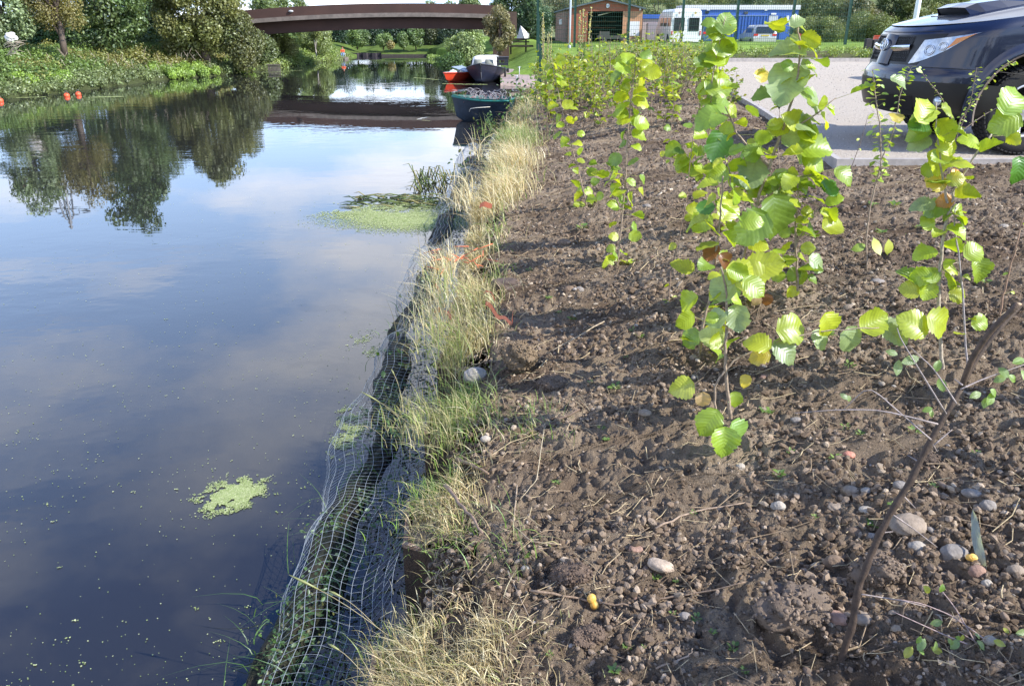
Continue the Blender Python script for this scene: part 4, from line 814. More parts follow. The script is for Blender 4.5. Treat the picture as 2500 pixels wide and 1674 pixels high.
put(1235, 690, 70, 40, None, (.12, .09, .075), 'dark flat chunk of wood on the left of the bed', 65, 'wood_chunk', 'wood', 3, .2, .7); put(1612, 1385, 60, 14, None, (.45, .36, .28), 'pale splintered wood chip right of the yellow fruit', 66, 'wood_chip', 'wood', 2, .25, .8, ang=-.5)
put(1400, 1395, 90, 60, None, (.15, .11, .085), 'low rounded soil lump above the yellow fruit', 67, 'soil_clod', 'clod', 3, .3); put(1350, 930, 70, 40, None, (.17, .13, .10), 'soil ridge lump beside the bank straw', 68, 'soil_clod', 'clod', 3, .3); put(1440, 1545, 80, 50, None, (.15, .11, .085), 'soil lump near the bottom edge below the yellow fruit', 69, 'soil_clod', 'clod', 3, .35)
# yellow fruit: two-lobed
g = Gs(1448, 1488); yf = pmat('yellow_fruit', (.78, .40, .06), .45, col2=(.82, .55, .16), vscale=60, bump=.25, bscale=160)
mb = MB(); ux = .0135; v, f = stone_mesh(g+np.array([-.004, .012, .030]), ux, ux*.9, ux*1.15, 5, 3, .05); mb.add(v, tris=f); v, f = stone_mesh(g+np.array([.004, .004, .014]), ux*.95, ux*.9, ux, 6, 3, .05); mb.add(v, tris=f)
o = mb.build('yellow_fruit', yf, origin=g); tag(o, 'wrinkled yellow pear-shaped fruit lying across a dry stalk', 'fruit')
g = Gs(2370, 1366); mb = MB(); v, f = stone_mesh(g+np.array([0, 0, .008]), .014, .010, .009, 9, 3, .3); mb.add(v, tris=f); o = mb.build('yellow_fruit', yf, origin=g); tag(o, 'small shrivelled yellow fruit next to the broken grey stone', 'fruit')
# sticks
def stick(pts, r, col, lb, lift=.012, soil=True):
    Q = []
    for k, (px, py, *z) in enumerate(pts):
        q = Gs(px, py) if not z else G(px, py, z[0]); q = q+np.array([0, 0, lift]); Q.append(q)
    Q = np.array(Q); s = np.linspace(0, len(Q)-1, (len(Q)-1)*5+1); Q2 = np.stack([np.interp(s, range(len(Q)), Q[:, j]) for j in range(3)], 1); Q2[1:-1, :] += rng.normal(0, r*.5, (len(Q2)-2, 3))
    mb = MB(); mb.tube(Q2, r*np.linspace(1.1, .6, len(Q2)), 7, col=col); o = mb.build('stick', M_stem, origin=Q2[0]); tag(o, lb, 'stick')
stick([(1295, 1449), (1430, 1472), (1544, 1488)], .004, (.30, .21, .14), 'brown dry stalk passing under the yellow fruit'); stick([(1600, 1297), (1700, 1252), (1819, 1234)], .0035, (.38, .28, .2), 'thin tan stick pointing to the right in mid bed')
stick([(1578, 1473), (1700, 1455), (1819, 1428)], .003, (.28, .2, .14), 'thin brown stick right of the yellow fruit'); stick([(1264, 1069), (1350, 1040), (1415, 1005)], .007, (.16, .11, .08), 'dark twig lying on the shaded slope'); stick([(1290, 1065), (1360, 1030)], .005, (.14, .1, .07), 'short dark twig beside the longer dark twig')
stick([(1086, 1185, .45), (1130, 1240, .52), (1178, 1300, .58)], .007, (.26, .18, .13), 'brown stick leaning over the piling between the grass tufts', 0); stick([(1114, 1119, .42), (1192, 1156, .52)], .008, (.28, .19, .12), 'peeling brown stub above the sloping stick', 0)
stick([(1262, 1190), (1252, 1290), (1300, 1330), (1370, 1335)], .0026, (.42, .32, .22), 'curved dead root loop left of the bed'); stick([(1475, 790, .7), (1350, 860, .68)], .003, (.4, .32, .22), 'straw stalk on the bank slope below the orange ribbon') ; stick([(1640, 465), (1605, 480)], .012, (.5, .42, .33), 'short pale stub of wood behind the second sapling')
stick([(1330, 1040), (1310, 1180), (1270, 1225)], .0018, (.5, .42, .28), 'long single straw bent down the slope'); stick([(1600, 1640), (1680, 1610), (1690, 1590)], .0026, (.36, .27, .2), 'short brown stick at the bottom edge'); stick([(1240, 1400), (1275, 1480), (1300, 1530)], .0018, (.42, .33, .24), 'wispy dead seed head lying by the white pebble')
# curled grey leaf
a0 = Gs(2368, 1300); a1 = Gs(2395, 1445); mb = MB(); make_leaves(mb, [a0+np.array([0, 0, .05])], [a1-a0-np.array([0, 0, .045])], [np.array([-.8, -.5, .5])], [np.linalg.norm(a1-a0)*1.05], [(.36, .42, .40)], 'strip', 13, 5); o = mb.build('dry_leaf', M_leaf, origin=a0, lp=True); tag(o, 'long curled grey dead leaf standing on the stones', 'leaf')
# orange ribbon and torn netting
om = pmat('orange_plastic', (.72, .20, .09), .6)
def ribbon(pts, w_, lb):
    Q = np.array([G(px, py, z) for px, py, z in pts]); s = np.linspace(0, len(Q)-1, 24); Q2 = np.stack([np.interp(s, range(len(Q)), Q[:, j]) for j in range(3)], 1); Q2[:, 2] += .01*np.sin(s*5)
    V = np.stack([Q2, Q2+np.stack([0*s+.2*w_, .3*w_+0*s, w_*(.9+.2*np.sin(s*3))], 1)], 1); V2 = V+np.array([.001, .001, 0]); mb = MB(); mb.grid(V); mb.grid(V2, flip=True); o = mb.build('orange_ribbon', om, origin=Q2[0]); tag(o, lb, 'ribbon')
ribbon([(1185, 745, .62), (1215, 775, .64), (1245, 792, .66)], .022, 'orange plastic strip running down the slope from the dry grass'); ribbon([(1249, 795, .66), (1251, 762, .70)], .018, 'short upright orange plastic strip on the soil'); ribbon([(1180, 722, .62), (1192, 708, .66), (1207, 732, .66)], .008, 'small orange loop beside the tall dry grass')
ribbon([(1060, 765, .42), (1085, 765, .44), (1100, 780, .44)], .03, 'orange strip showing through the grass above the net'); ribbon([(1170, 508, .60), (1200, 506, .62)], .04, 'orange scrap in the grass nearest the duckweed patch'); ribbon([(1060, 700, .4), (1075, 712, .42)], .02, 'tiny orange scrap at the outer edge of the dry grass')
mb = MB(); 
for i in range(24):
    c = G(1090+rng.uniform(-35, 95), 625+rng.uniform(-28, 35), .56); a = rng.uniform(0, 6.28); l_ = rng.uniform(.05, .16); mb.tube([c, c+np.array([math.cos(a)*l_, math.sin(a)*l_, rng.uniform(-.03, .06)])], .0035, 4)
o = mb.build('torn_orange_netting', om); tag(o, 'torn orange barrier netting tangled under the dry grass', 'netting', kind='stuff')

# ------------------------------------------------------------------ weed seedlings in the soil
protos = []
for k in range(3):
    t = thing('weed_seedling', 'tiny bright green weed seedling rooted in the bare soil', 'seedling', (0, 0, 0), 'weed seedlings in the soil'); mb = MB(); n_ = 6+3*k
    az = np.arange(n_)*2.4; r_ = .004+.010*rng.random(n_); b = np.stack([r_*np.cos(az), r_*np.sin(az), .004+.008*rng.random(n_)], 1); d_ = np.stack([np.cos(az), np.sin(az), .35+.3*rng.random(n_)], 1)
    make_leaves(mb, b, d_, np.tile([0, 0, 1.0], (n_, 1))+rng.normal(0, .2, (n_, 3)), rng.uniform(.012, .024, n_), colmix(n_, [(.22, .36, .06), (.30, .42, .10), (.16, .30, .06)]), 'oval', 5, 5); mb.build('leaves', M_leaf, t, lp=True)
    st = MB(); st.tube([(0, 0, -.01), (0, 0, .012)], .0015, 5, col=(.2, .3, .1)); st.build('stem', M_stem, t); protos.append(t)
wp = [(1440, 935), (1500, 950), (1560, 820), (1545, 805), (1365, 765), (1400, 775), (1530, 875), (2130, 500), (2180, 505), (2210, 570), (2240, 560), (2150, 570), (2370, 490), (2040, 1125), (1740, 1545), (1640, 1500), (1700, 1515), (1530, 1580), (1570, 1580), (1790, 1585), (1480, 1075), (1470, 1050), (2235, 1060), (1900, 1160), (2060, 1045), (1360, 1180), (2100, 1060), (1990, 1265), (2180, 1235), (2130, 1285), (1900, 870), (2035, 480), (1870, 1010), (1690, 1255), (1600, 1410), (1285, 1360), (1930, 1110), (2380, 1110), (1500, 1640), (1340, 1600), (1820, 1640), (1650, 1420), (2280, 1190), (1420, 560), (1340, 730), (1290, 660), (2400, 700), (2020, 820), (2070, 900)]
used = set()
for i, (px, py) in enumerate(wp):
    g = Gs(px, py); s_ = rng.uniform(.4, .95)*(g[1]/1.9)**.8; k = i % 3
    if k not in used: used.add(k); protos[k].location = g.tolist(); protos[k].scale = (s_,)*3
    else: dup(protos[k], g, rng.uniform(0, 6.28), s_)

# ------------------------------------------------------------------ saplings
RW = np.array([1.0, 0, 0]); UPI = np.array([0, SP, CP]); TC = np.array([0, -CP, SP])
LC = [(.40, .54, .035), (.52, .60, .04), (.34, .48, .04), (.24, .38, .05), (.44, .54, .04)]
def poly(pts, n): 
    pts = np.asarray(pts, float); s = np.linspace(0, len(pts)-1, n); a = np.stack([np.interp(s, range(len(pts)), pts[:, j]) for j in range(3)], 1)
    if n > 6: a[1:-1] = (a[:-2]+2*a[1:-1]+a[2:])/4
    return a
def place_leaf(L_, px, py, D, lenpx, ang, tilt=(0, 0), col=None):       # leaf centred on (px, py), tip pointing ang degrees in the picture
    lenpx = lenpx*.90; c = P(px, py, D); ppm = FP/(D*CP+(EYE-c[2])*SP); s = lenpx/ppm; a = R(ang)
    d = unit(math.cos(a)*RW+math.sin(a)*UPI+rng.uniform(-.25, .25)*TC); n_ = TC+tilt[0]*RW+tilt[1]*UPI
    L_.append((c-d*s*.5, d, n_, s, col if col is not None else LC[rng.integers(4)]))
def sapling(name, label, base, stems, cat='sapling', leaves=(), auto=(), r0=.006, group=None, kind='hazel', sc=(.35, .27, .2), leafcols=None, stray=0):
    g = Gs(*base); D = g[1]; t = thing(name, label, cat, g, group); st = MB(); L_ = []
    for si, s in enumerate(stems):
        dz = 0; pts = []
        for k, q in enumerate(s):
            if si == 0 and k == 0: pts.append(g-np.array([0, 0, .03])); pts.append(g)
            else: pts.append(P(q[0], q[1], D+(q[2] if len(q) > 2 else 0)))
        pp = poly(pts, max(4, len(pts)*4)); rr = np.linspace(1, .38, len(pp))*(r0 if si == 0 else r0*.62); pp[2:-1] += rng.normal(0, r0*.22, (len(pp)-3, 3))
        st.tube(pp, rr, 7, col=sc)
        if si < len(auto) and auto[si]:
            n_, t0, size = auto[si][:3]; rnd = auto[si][3] if len(auto[si]) > 3 else 1
            for k in range(n_):
                f = t0+(1-t0)*(k+rng.uniform(.1, .9))/n_; i = min(int(f*(len(pp)-1)), len(pp)-2); b = pp[i]+(pp[i+1]-pp[i])*(f*(len(pp)-1)-i)
                sd = 1 if (k % 2) else -1; out = sd*RW*rng.uniform(.4, 1)+TC*rng.uniform(-.7, .7)*rnd; out = unit(out); d = unit(out+np.array([0, 0, rng.uniform(-.75, .45)]))
                pet = unit(out+np.array([0, 0, rng.uniform(-.2, .9)]))*size*rng.choice([.2, .35, .6, 1.0], p=[.35, .3, .2, .15]); st.tube([b, b+pet], .0009, 4, col=(.35, .36, .12), cap=False)
                n__ = np.array([0, 0, 1.0])*rng.uniform(.2, 1.1)+TC*rng.uniform(-.1, 1)+rng.normal(0, .45, 3)
                L_.append((b+pet, d, n__, size*rng.uniform(.6, 1.2), (leafcols or LC)[rng.integers(len(leafcols or LC))]))
    for q in leaves: place_leaf(L_, q[0], q[1], D+(q[5] if len(q) > 5 else 0), q[2], q[3], q[4] if len(q) > 4 else (0, 0), q[6] if len(q) > 6 else None)
    mb = MB(); B, Dd, Nn, S, Cc = [np.array([l[i] for l in L_]) for i in range(5)]
    Cc = Cc*rng.uniform(.82, 1.18, (len(Cc), 1)); make_leaves(mb, B, Dd, Nn, S, Cc, kind, 17 if kind == 'hazel' else 5, 9 if kind == 'hazel' else 3); mb.build('foliage', M_leaf if kind == 'hazel' else M_grass, t, lp=True); st.build('stem', M_stem, t)
    return t
YL = (.75, .62, .10); BRN = (.30, .13, .05); PALE = (.34, .45, .20); DG = (.10, .26, .03); CR = (.70, .50, .30)  # PALE: greyish undersides, and sun sheen on leaf tops put into the colour
sapling('hazel_sapling', 'slender hazel nearest the river, a single leaning stem lined with leaves', (1434, 506), [[(1434, 503), (1416, 430), (1391, 340), (1372, 266), (1356, 196), (1346, 142)]], auto=[(46, .10, .085)], r0=.0055)
sapling('hazel_sapling', 'second hazel from the river, straight stem with alternate leaves', (1508, 640), [[(1508, 640), (1522, 500), (1528, 420), (1538, 260), (1547, 200), (1554, 130)], [(1520, 530), (1490, 440), (1470, 400)]], auto=[(54, .02, .095), (12, .1, .08)], r0=.006,
        leaves=[(1535, 135, 46, 80, (0, 0)), (1570, 245, 50, 0, (0, .5)), (1520, 290, 40, 185, (-.3, .4)), (1572, 300, 46, 10, (.3, .2)), (1515, 145, 34, 150), (1498, 390, 40, 200)])
sapling('hazel_sapling', 'tall hazel in the middle of the group with stacked broad leaves at the top', (1726, 560), [[(1726, 560), (1724, 452), (1733, 300), (1738, 200), (1755, 110), (1772, 40)], [(1726, 460), (1690, 400), (1660, 350)]], auto=[(30, .10, .105), (16, .1, .10)], r0=.0065,
        leaves=[(1776, 50, 62, 70, (.1, .2)), (1742, 135, 72, 140, (.2, .2)), (1768, 108, 66, 55), (1745, 75, 50, 150), (1715, 155, 56, 200, (-.3, .3)), (1762, 205, 80, 20, (.2, .3)), (1715, 215, 42, 180), (1765, 250, 80, 5, (.2, .6), 0, LC[3]), (1750, 362, 80, 250, (0, 0), -.1, DG), (1720, 290, 76, 195, (0, .6), -.1, LC[3])])
sapling('hazel_sapling', 'large hazel with a long diagonal stem and big pale leaves', (1775, 745), [[(1775, 745), (1815, 630), (1858, 462), (1910, 318), (1938, 238), (1950, 174), (1954, 100), (1945, 60)], [(1830, 590), (1790, 470), (1770, 380)], [(1850, 500), (1930, 440), (2000, 420)], [(1880, 410), (1800, 330), (1770, 260)], [(1905, 330), (1980, 290), (2040, 240)]], auto=[(30, .10, .09), (16, .1, .09), (18, .1, .09), (12, .1, .085), (10, .1, .085)], r0=.0095,
        leaves=[(1918, 122, 92, 160, (.2, .7), 0, PALE), (1950, 50, 44, 30, (0, .4), 0, PALE), (1922, 215, 115, 250, (-.4, .3), 0, PALE), (1985, 165, 60, -10, (.2, .7), 0, PALE), (1990, 235, 84, -25, (.3, .8), 0, PALE), (1975, 300, 88, 0, (.3, .6), 0, PALE), (1945, 365, 90, -40, (.3, .5), 0, PALE), (2000, 360, 92, 0, (.2, .3)), (1995, 395, 70, -20, (.2, .2)),
                (1920, 460, 96, -60, (.3, .3), 0, PALE), (1835, 430, 90, 250, (-.2, .2), 0, PALE), (1895, 540, 120, -80, (.2, .4), -.15, LC[3]), (1832, 560, 100, 225, (0, .1), -.2, LC[3]), (1781, 505, 72, 60, (0, 0), -.2, LC[1]), (1710, 545, 62, 230, (-.1, 0), -.1, LC[2]), (1722, 500, 50, 90, (-.2, 0), -.15, DG), (1822, 672, 100, 170, (0, .1), -.25, LC[1]), (1870, 650, 90, 10, (.2, .2), -.2, LC[1])])
sapling('hazel_sapling', 'hazel growing out of the planting hollow with brown withered leaves', (1706, 862), [[(1706, 862), (1715, 800), (1738, 700), (1749, 600), (1761, 515), (1765, 430)]], auto=[(22, .2, .10)], r0=.008, leaves=[(1735, 620, 50, 250, (-.5, 0), 0, BRN), (1770, 640, 46, 300, (.4, 0), 0, BRN), (1850, 735, 34, 260, (.3, 0), 0, CR), (1872, 735, 34, 270, (-.3, 0), 0, BRN)])
sapling('hazel_sapling', 'front hazel with three broad leaves touching the soil and one long side shoot', (1785, 1020), [[(1785, 1017), (1774, 933), (1769, 845), (1776, 793), (1773, 740), (1771, 688), (1760, 652)], [(1748, 1005), (1743, 950), (1767, 905), (1802, 873), (1855, 851), (1915, 828), (1999, 808), (2069, 803), (2146, 800)], [(1770, 1040), (1758, 1000)]], auto=[(10, .35, .075), None, None], r0=.008, stray=1,
        leaves=[(1728, 1036, 80, 235, (0, .3), -.22, (.38, .56, .05)), (1768, 1085, 80, 265, (0, .3), -.33, (.36, .54, .06)), (1812, 1062, 84, 310, (.2, .35), -.26, (.26, .44, .10)), (1660, 948, 66, 200, (-.1, 0), 0, (.56, .64, .12)), (1716, 980, 44, 270, (-.2, 0), 0, CR), (1796, 978, 42, 270, (0, 0), 0, LC[2]), (1820, 933, 36, 270, (.1, 0), 0, YL),
                (1820, 668, 86, -15, (0, .1), 0, (.58, .66, .06)), (1760, 700, 74, 130, (-.6, .2), 0, PALE), (1800, 780, 70, 280, (-.2, .2), 0, PALE), (1845, 830, 74, 150, (.2, .4), -.05, LC[1]), (1850, 868, 56, 180, (.1, .5), -.05, YL), (1745, 770, 60, 110, (-.7, 0), 0, PALE), (1736, 820, 66, 150, (-.2, .3), 0, (.5, .6, .2)),
                (1945, 800, 92, 10, (0, .15), 0, (.50, .62, .05)), (2032, 800, 78, 300, (.1, .1), 0, (.56, .64, .05)), (1925, 860, 80, 320, (.2, .3), -.03, PALE), (2080, 835, 76, 290, (.1, .2), .02, PALE), (2135, 785, 78, 30, (0, .1), .05, (.46, .56, .05)), (2010, 830, 60, 320, (0, .5), .04, PALE), (2180, 815, 80, 310, (.2, .2), .05, PALE)])
sapling('hazel_sapling', 'upright hazel right of the big group with leaves at its foot', (1947, 735), [[(1947, 733), (1944, 630), (1941, 558), (1949, 486), (1946, 430)], [(1941, 600), (1975, 540), (2010, 490)]], auto=[(26, .25, .09), (8, .2, .08)], r0=.008, leaves=[(1937, 672, 40, 240), (1962, 680, 42, 300, (.2, 0)), (1932, 715, 34, 240), (2040, 545, 70, 20, (0, .2), 0, LC[1]), (2025, 462, 50, -60, (.2, 0), 0, DG), (2000, 645, 60, -30, (.3, .4), 0, PALE)])
sapling('hazel_sapling', 'crooked almost bare thin sapling left of the planting hollow', (1633, 733), [[(1633, 730), (1637, 664), (1657, 587), (1672, 515), (1686, 386), (1697, 300)]], auto=[(9, .0, .045)], r0=.004, sc=(.28, .2, .15))
sapling('hawthorn_sapling', 'thin sapling with sparse small leaves in front of the pickup nose', (2118, 655), [[(2118, 653), (2114, 587), (2125, 501), (2140, 443), (2151, 400), (2150, 330), (2140, 250), (2130, 170)], [(2151, 390), (2180, 330), (2200, 220), (2225, 165)]], auto=[(70, .5, .035), (40, .2, .032)], r0=.0055, kind='oval', leaves=[(2095, 605, 40, 200, (0, 0)), (2140, 600, 46, 110, (.1, 0), 0, (.6, .64, .1)), (2172, 608, 44, 280, (0, 0), 0, (.6, .64, .1))])
sapling('bare_sapling', 'bare dark whip with a round stone at its foot', (2049, 498), [[(2049, 498), (2075, 420), (2100, 350), (2120, 280)]], auto=[(4, .5, .025)], r0=.004, sc=(.16, .12, .1), kind='oval')
sapling('beech_sapling', 'right-hand sapling with ribbed round leaves and orange tints before the pickup', (2300, 900), [[(2300, 889), (2291, 721), (2296, 625), (2308, 549), (2317, 514), (2333, 453), (2382, 376), (2421, 327)], [(2317, 514), (2300, 430), (2290, 350), (2285, 250)]], auto=[(16, .25, .075), (12, .2, .08)], r0=.008, sc=(.42, .36, .28),
        leaves=[(2228, 788, 88, 150, (0, .1), -.1, (.50, .60, .05)), (2308, 790, 92, 340, (.1, .1), -.1, (.52, .62, .05)), (2400, 785, 50, 20, (.2, .1), 0, LC[2]), (2262, 263, 78, 60, (.1, 0), 0, (.50, .62, .05)), (2190, 278, 44, 90, (0, 0), 0, YL), (2200, 200, 50, 330, (.1, .8), 0, PALE), (2238, 310, 58, 200, (0, .5), 0, DG), (2240, 350, 60, 190, (0, .6), 0, PALE), (2290, 400, 70, 280, (0, 0), 0, LC[1]), (2310, 350, 60, 100), (2450, 300, 80, 200, (-.2, 0), -.1, (.40, .56, .06)), (2480, 235, 90, 60, (0, 0), -.1, (.36, .54, .06)),
                (2345, 430, 50, 10, (0, .3), 0, (.80, .34, .05)), (2305, 490, 44, 190, (0, .2), 0, (.75, .36, .06)), (2285, 440, 56, 130, (0, 0), 0, YL), (2250, 495, 60, 170, (.2, .6), 0, PALE), (2265, 540, 44, 110), (2392, 665, 66, 280, (.1, 0), 0, (.36, .52, .05)), (2385, 610, 60, 30, (0, .2)), (2270, 665, 54, 120, (0, 0), 0, LC[2]), (2245, 675, 56, 190), (2220, 705, 54, 170), (2262, 710, 54, 250), (2345, 720, 50, 350), (2330, 650, 50, 20, (0, .3)), (2490, 420, 70, 270, (.2, 0), -.1, DG)])
sapling('bare_sapling', 'grey leafless stem standing right beside the ribbed-leaf sapling', (2362, 905), [[(2359, 889), (2348, 683), (2329, 549), (2333, 505)]], auto=[(10, .3, .045)], r0=.005, sc=(.38, .34, .34))
sapling('bare_sapling', 'reddish bare stem at the right edge above the forked stake', (2442, 775), [[(2442, 771), (2448, 720), (2474, 625), (2500, 530), (2520, 440)]], auto=[(5, .1, .03)], r0=.006, sc=(.34, .22, .15), kind='oval')
sapling('hawthorn_sapling', 'thorny twiggy sapling in front of the pickup wheel arch', (2300, 520), [[(2305, 520), (2320, 400), (2338, 300), (2390, 230), (2440, 170), (2480, 150)], [(2335, 320), (2300, 240), (2240, 165)], [(2330, 350), (2370, 250), (2385, 165)], [(2330, 330), (2420, 270), (2500, 235)]], auto=[(50, .3, .024), (30, .1, .022), (30, .1, .022), (18, .1, .022)], r0=.006, kind='oval', sc=(.25, .19, .15))
sapling('thin_sapling', 'thin sapling with one yellow top leaf before the gravel kerb', (1905, 430), [[(1905, 430), (1898, 340), (1904, 270), (1900, 200), (1860, 165)]], auto=[(14, .3, .07)], r0=.004, leaves=[(1862, 178, 44, 80, (0, .1), 0, YL)])
sapling('thin_sapling', 'thin dark sapling standing between the second hazel and the tall middle one', (1640, 425), [[(1640, 425), (1636, 340), (1645, 260), (1640, 200)]], auto=[(16, .3, .06)], r0=.004)
sapling('bare_sapling', 'bare dark whip leaning right behind the leftmost hazel', (1422, 322), [[(1422, 322), (1436, 265), (1480, 198)]], auto=[], r0=.008, sc=(.10, .075, .06), leaves=[(1432, 280, 18, 90)])
# leaning forked stake with thorny twigs
g = Gs(2060, 1608); D = g[1]
t = thing('leaning_sapling', 'bare dark leaning stem in the foreground, forked and cut off at its upper end', 'sapling', g)
pts = [g-np.array([.01, 0, .04])]+[P(a, b, D+c) for a, b, c in [(2079, 1537, .01), (2097, 1430, .03), (2127, 1352, .05), (2178, 1245, .07), (2230, 1159, .09), (2273, 1073, .11), (2316, 1000, .13), (2345, 950, .15)]]
up1 = [P(a, b, D+c) for a, b, c in [(2345, 950, .15), (2380, 880, .17), (2440, 800, .20), (2520, 715, .24), (2600, 640, .28)]]; up2 = [P(a, b, D+c) for a, b, c in [(2345, 950, .15), (2375, 870, .14), (2420, 805, .13), (2487, 742, .12)]]
sc_ = (.075, .050, .036)
mb = MB(); pp = poly(pts, 34); pp[2:-2] += rng.normal(0, .0008, (30, 3)); mb.tube(pp, np.linspace(.0088, .0068, 34)*(1+.12*np.sin(np.arange(34)*1.9)), 9, col=sc_); mb.build('stem', M_stem, t)
mb = MB(); mb.tube(poly(up1, 16), np.linspace(.0064, .005, 16), 8, col=sc_); mb.build('branch', M_stem, t); mb = MB(); mb.tube(poly(up2, 14), np.linspace(.0068, .0064, 14), 8, col=(.10, .065, .045)); mb.build('branch', M_stem, t)
mb = MB(); q = np.array(up2[-1]); v, f = stone_mesh(q, .0062, .0062, .0028, 3, 1, .05); mb.add(v, tris=f, col=(.5, .36, .22)); mb.build('cut_end', M_stem, t)
mb = MB(); tw_ = [((2335, 985), (2280, 900), (2225, 850)), ((2310, 1010), (2200, 830), (2190, 800)), ((2273, 1073), (2200, 1010), (2120, 940), (2060, 1000)), ((2290, 1035), (2150, 1000), (2040, 1000), (1940, 1008)), ((2281, 1085), (2325, 1048)), ((2277, 1085), (2288, 1102)), ((2180, 1256), (2230, 1290), (2288, 1335)), ((2205, 1210), (2235, 1240)), ((2150, 1300), (2180, 1297)), ((2105, 1450), (2200, 1465), (2260, 1480)), ((2345, 950), (2400, 925), (2500, 890)), ((2350, 940), (2330, 925)), ((2098, 1455), (2076, 1464)), ((2245, 1128), (2215, 1110))]
for tpts in tw_: q = [P(a, b, D+.05+.0001*(1600-b)+.02*k) for k, (a, b) in enumerate(tpts)]; mb.tube(poly(q, max(3, 3*len(q))), np.linspace(.0021, .0009, max(3, 3*len(q))), 5, col=(.33, .28, .27))
o = mb.build('twigs', M_stem, t); o['kind'] = 'stuff'
L_ = []
for q in [(2220, 880, 44, 200), (2192, 900, 40, 260), (2298, 935, 40, 100), (2290, 890, 34, 80), (2262, 1000, 26, 200), (2275, 1010, 26, 300), (2380, 965, 34, 200, (0, .5)), (2420, 970, 40, 60), (2432, 960, 36, 330), (2405, 985, 30, 250), (2450, 905, 36, 120), (2475, 925, 34, 330), (2440, 925, 34, 210), (2060, 965, 26, 130), (2075, 975, 22, 300), (2490, 880, 36, 20), (2175, 860, 30, 160), (2505, 920, 36, 300)]:
    place_leaf(L_, q[0], q[1], D+.14, q[2], q[3], q[4] if len(q) > 4 else (rng.uniform(-.5, .5), .3), [(.30, .46, .10), (.34, .48, .16), PALE][rng.integers(3)])
mb = MB(); B, Dd, Nn, S, Cc = [np.array([l[i] for l in L_]) for i in range(5)]; make_leaves(mb, B, Dd, Nn, S, Cc, 'oval', 9, 7); mb.build('leaves', M_leaf, t, lp=True)
# leafy twig at lower right
g = Gs(2560, 1560); D = g[1]; t = thing('wild_cherry_sapling', 'leafy low twigs reaching in from the lower right corner', 'sapling', g); mb = MB(); L_ = []
z0 = P(2560, 1700, D-.05)
mb.tube(poly([g-np.array([0, 0, .02]), g+np.array([0, -.03, .15])], 6), .004, 6, col=(.3, .25, .22))
for tpts in [((2560, 1740), (2470, 1640), (2440, 1590), (2385, 1545), (2320, 1500), (2250, 1472), (2190, 1462)), ((2440, 1600), (2330, 1560), (2180, 1492)), ((2560, 1690), (2400, 1600), (2330, 1480), (2290, 1430)), ((2550, 1700), (2420, 1645), (2250, 1650), (2110, 1668)), ((2560, 1620), (2500, 1600), (2420, 1590), (2340, 1540))]:
    q = np.array([P(a, b, D+.0002*(1650-b)) for a, b in tpts]); pp = poly(q, 4*len(q)); mb.tube(pp, np.linspace(.0026, .0009, len(pp)), 5, col=(.36, .27, .26))
for i in range(58):
    px = rng.uniform(2215, 2500); py = 1690-rng.uniform(.1, 1)*150+(2400-px)*.12; 
    if i > 50: px, py = [(2265, 1440), (2300, 1438), (2285, 1520), (2420, 1550), (2450, 1540), (2480, 1555), (2335, 1570)][i-51]
    place_leaf(L_, px, py, D+.02+rng.uniform(-.05, .08), rng.uniform(18, 42), rng.uniform(0, 360), (rng.uniform(-.6, .6), rng.uniform(0, .8)), [(.26, .44, .06), (.30, .44, .14), (.48, .52, .08), PALE][rng.integers(4)])
mb.build('stem', M_stem, t); mb = MB(); B, Dd, Nn, S, Cc = [np.array([l[i] for l in L_]) for i in range(5)]; make_leaves(mb, B, Dd, Nn, S, Cc, 'oval', 7, 5); mb.build('leaves', M_leaf, t, lp=True)
# saplings just outside the right edge, whose shade falls over the bed
def field_sapling(label, h, nl, size, name='young_sapling', kind='hazel', nst=1, cols=None, nu=5, nv=5, group=None, cat='sapling', twig=.25):
    t = thing(name, label, cat, (0, 0, 0), group); st = MB(); L_ = []
    for s in range(nst):
        a = rng.uniform(0, 6.28); ln = rng.uniform(.05, .25)*h; k = np.linspace(0, 1, 8)[:, None]; top = np.array([math.cos(a)*ln, math.sin(a)*ln, h*rng.uniform(.8, 1)])
        pp = k*top+np.stack([.02*np.sin(k[:, 0]*6+s), .02*np.cos(k[:, 0]*5), 0*k[:, 0]], 1)*h-np.array([0, 0, .02]); st.tube(pp, np.linspace(.007, .002, 8), 5, col=(.24, .18, .13)); paths = [pp]
        for b in range(4):
            i = rng.integers(1, 6); aa = rng.uniform(0, 6.28); e = pp[i]+h*twig*np.array([math.cos(aa), math.sin(aa), rng.uniform(.3, 1)]); q = poly([pp[i], (pp[i]+e)/2+np.array([0, 0, .02]), e], 6); st.tube(q, np.linspace(.003, .001, 6), 4, col=(.24, .18, .13)); paths.append(q)
        for j in range(nl//nst):
            q = paths[0] if rng.random() < .45 else paths[rng.integers(1, 5)]; i = rng.integers(1, len(q)); b = q[i]; d = rdir(1)[0]; d[2] = abs(d[2])*.5-.15; L_.append((b+d*size*.15, d, np.array([0, 0, 1.0])+rng.normal(0, .55, 3), size*rng.uniform(.55, 1.25), (cols or LC)[rng.integers(len(cols or LC))]))
    mb = MB(); B, Dd, Nn, S, Cc = [np.array([l[i] for l in L_]) for i in range(5)]; Cc = Cc*rng.uniform(.7, 1.2, (len(Cc), 1)); make_leaves(mb, B, Dd, Nn, S, Cc, kind, nu, nv); mb.build('foliage', M_leaf if kind == 'hazel' else M_grass, t, lp=True); st.build('stem', M_stem, t); return t
GC2 = [(.22, .36, .06), (.32, .46, .07), (.16, .28, .05), (.42, .50, .08), (.50, .50, .10)]
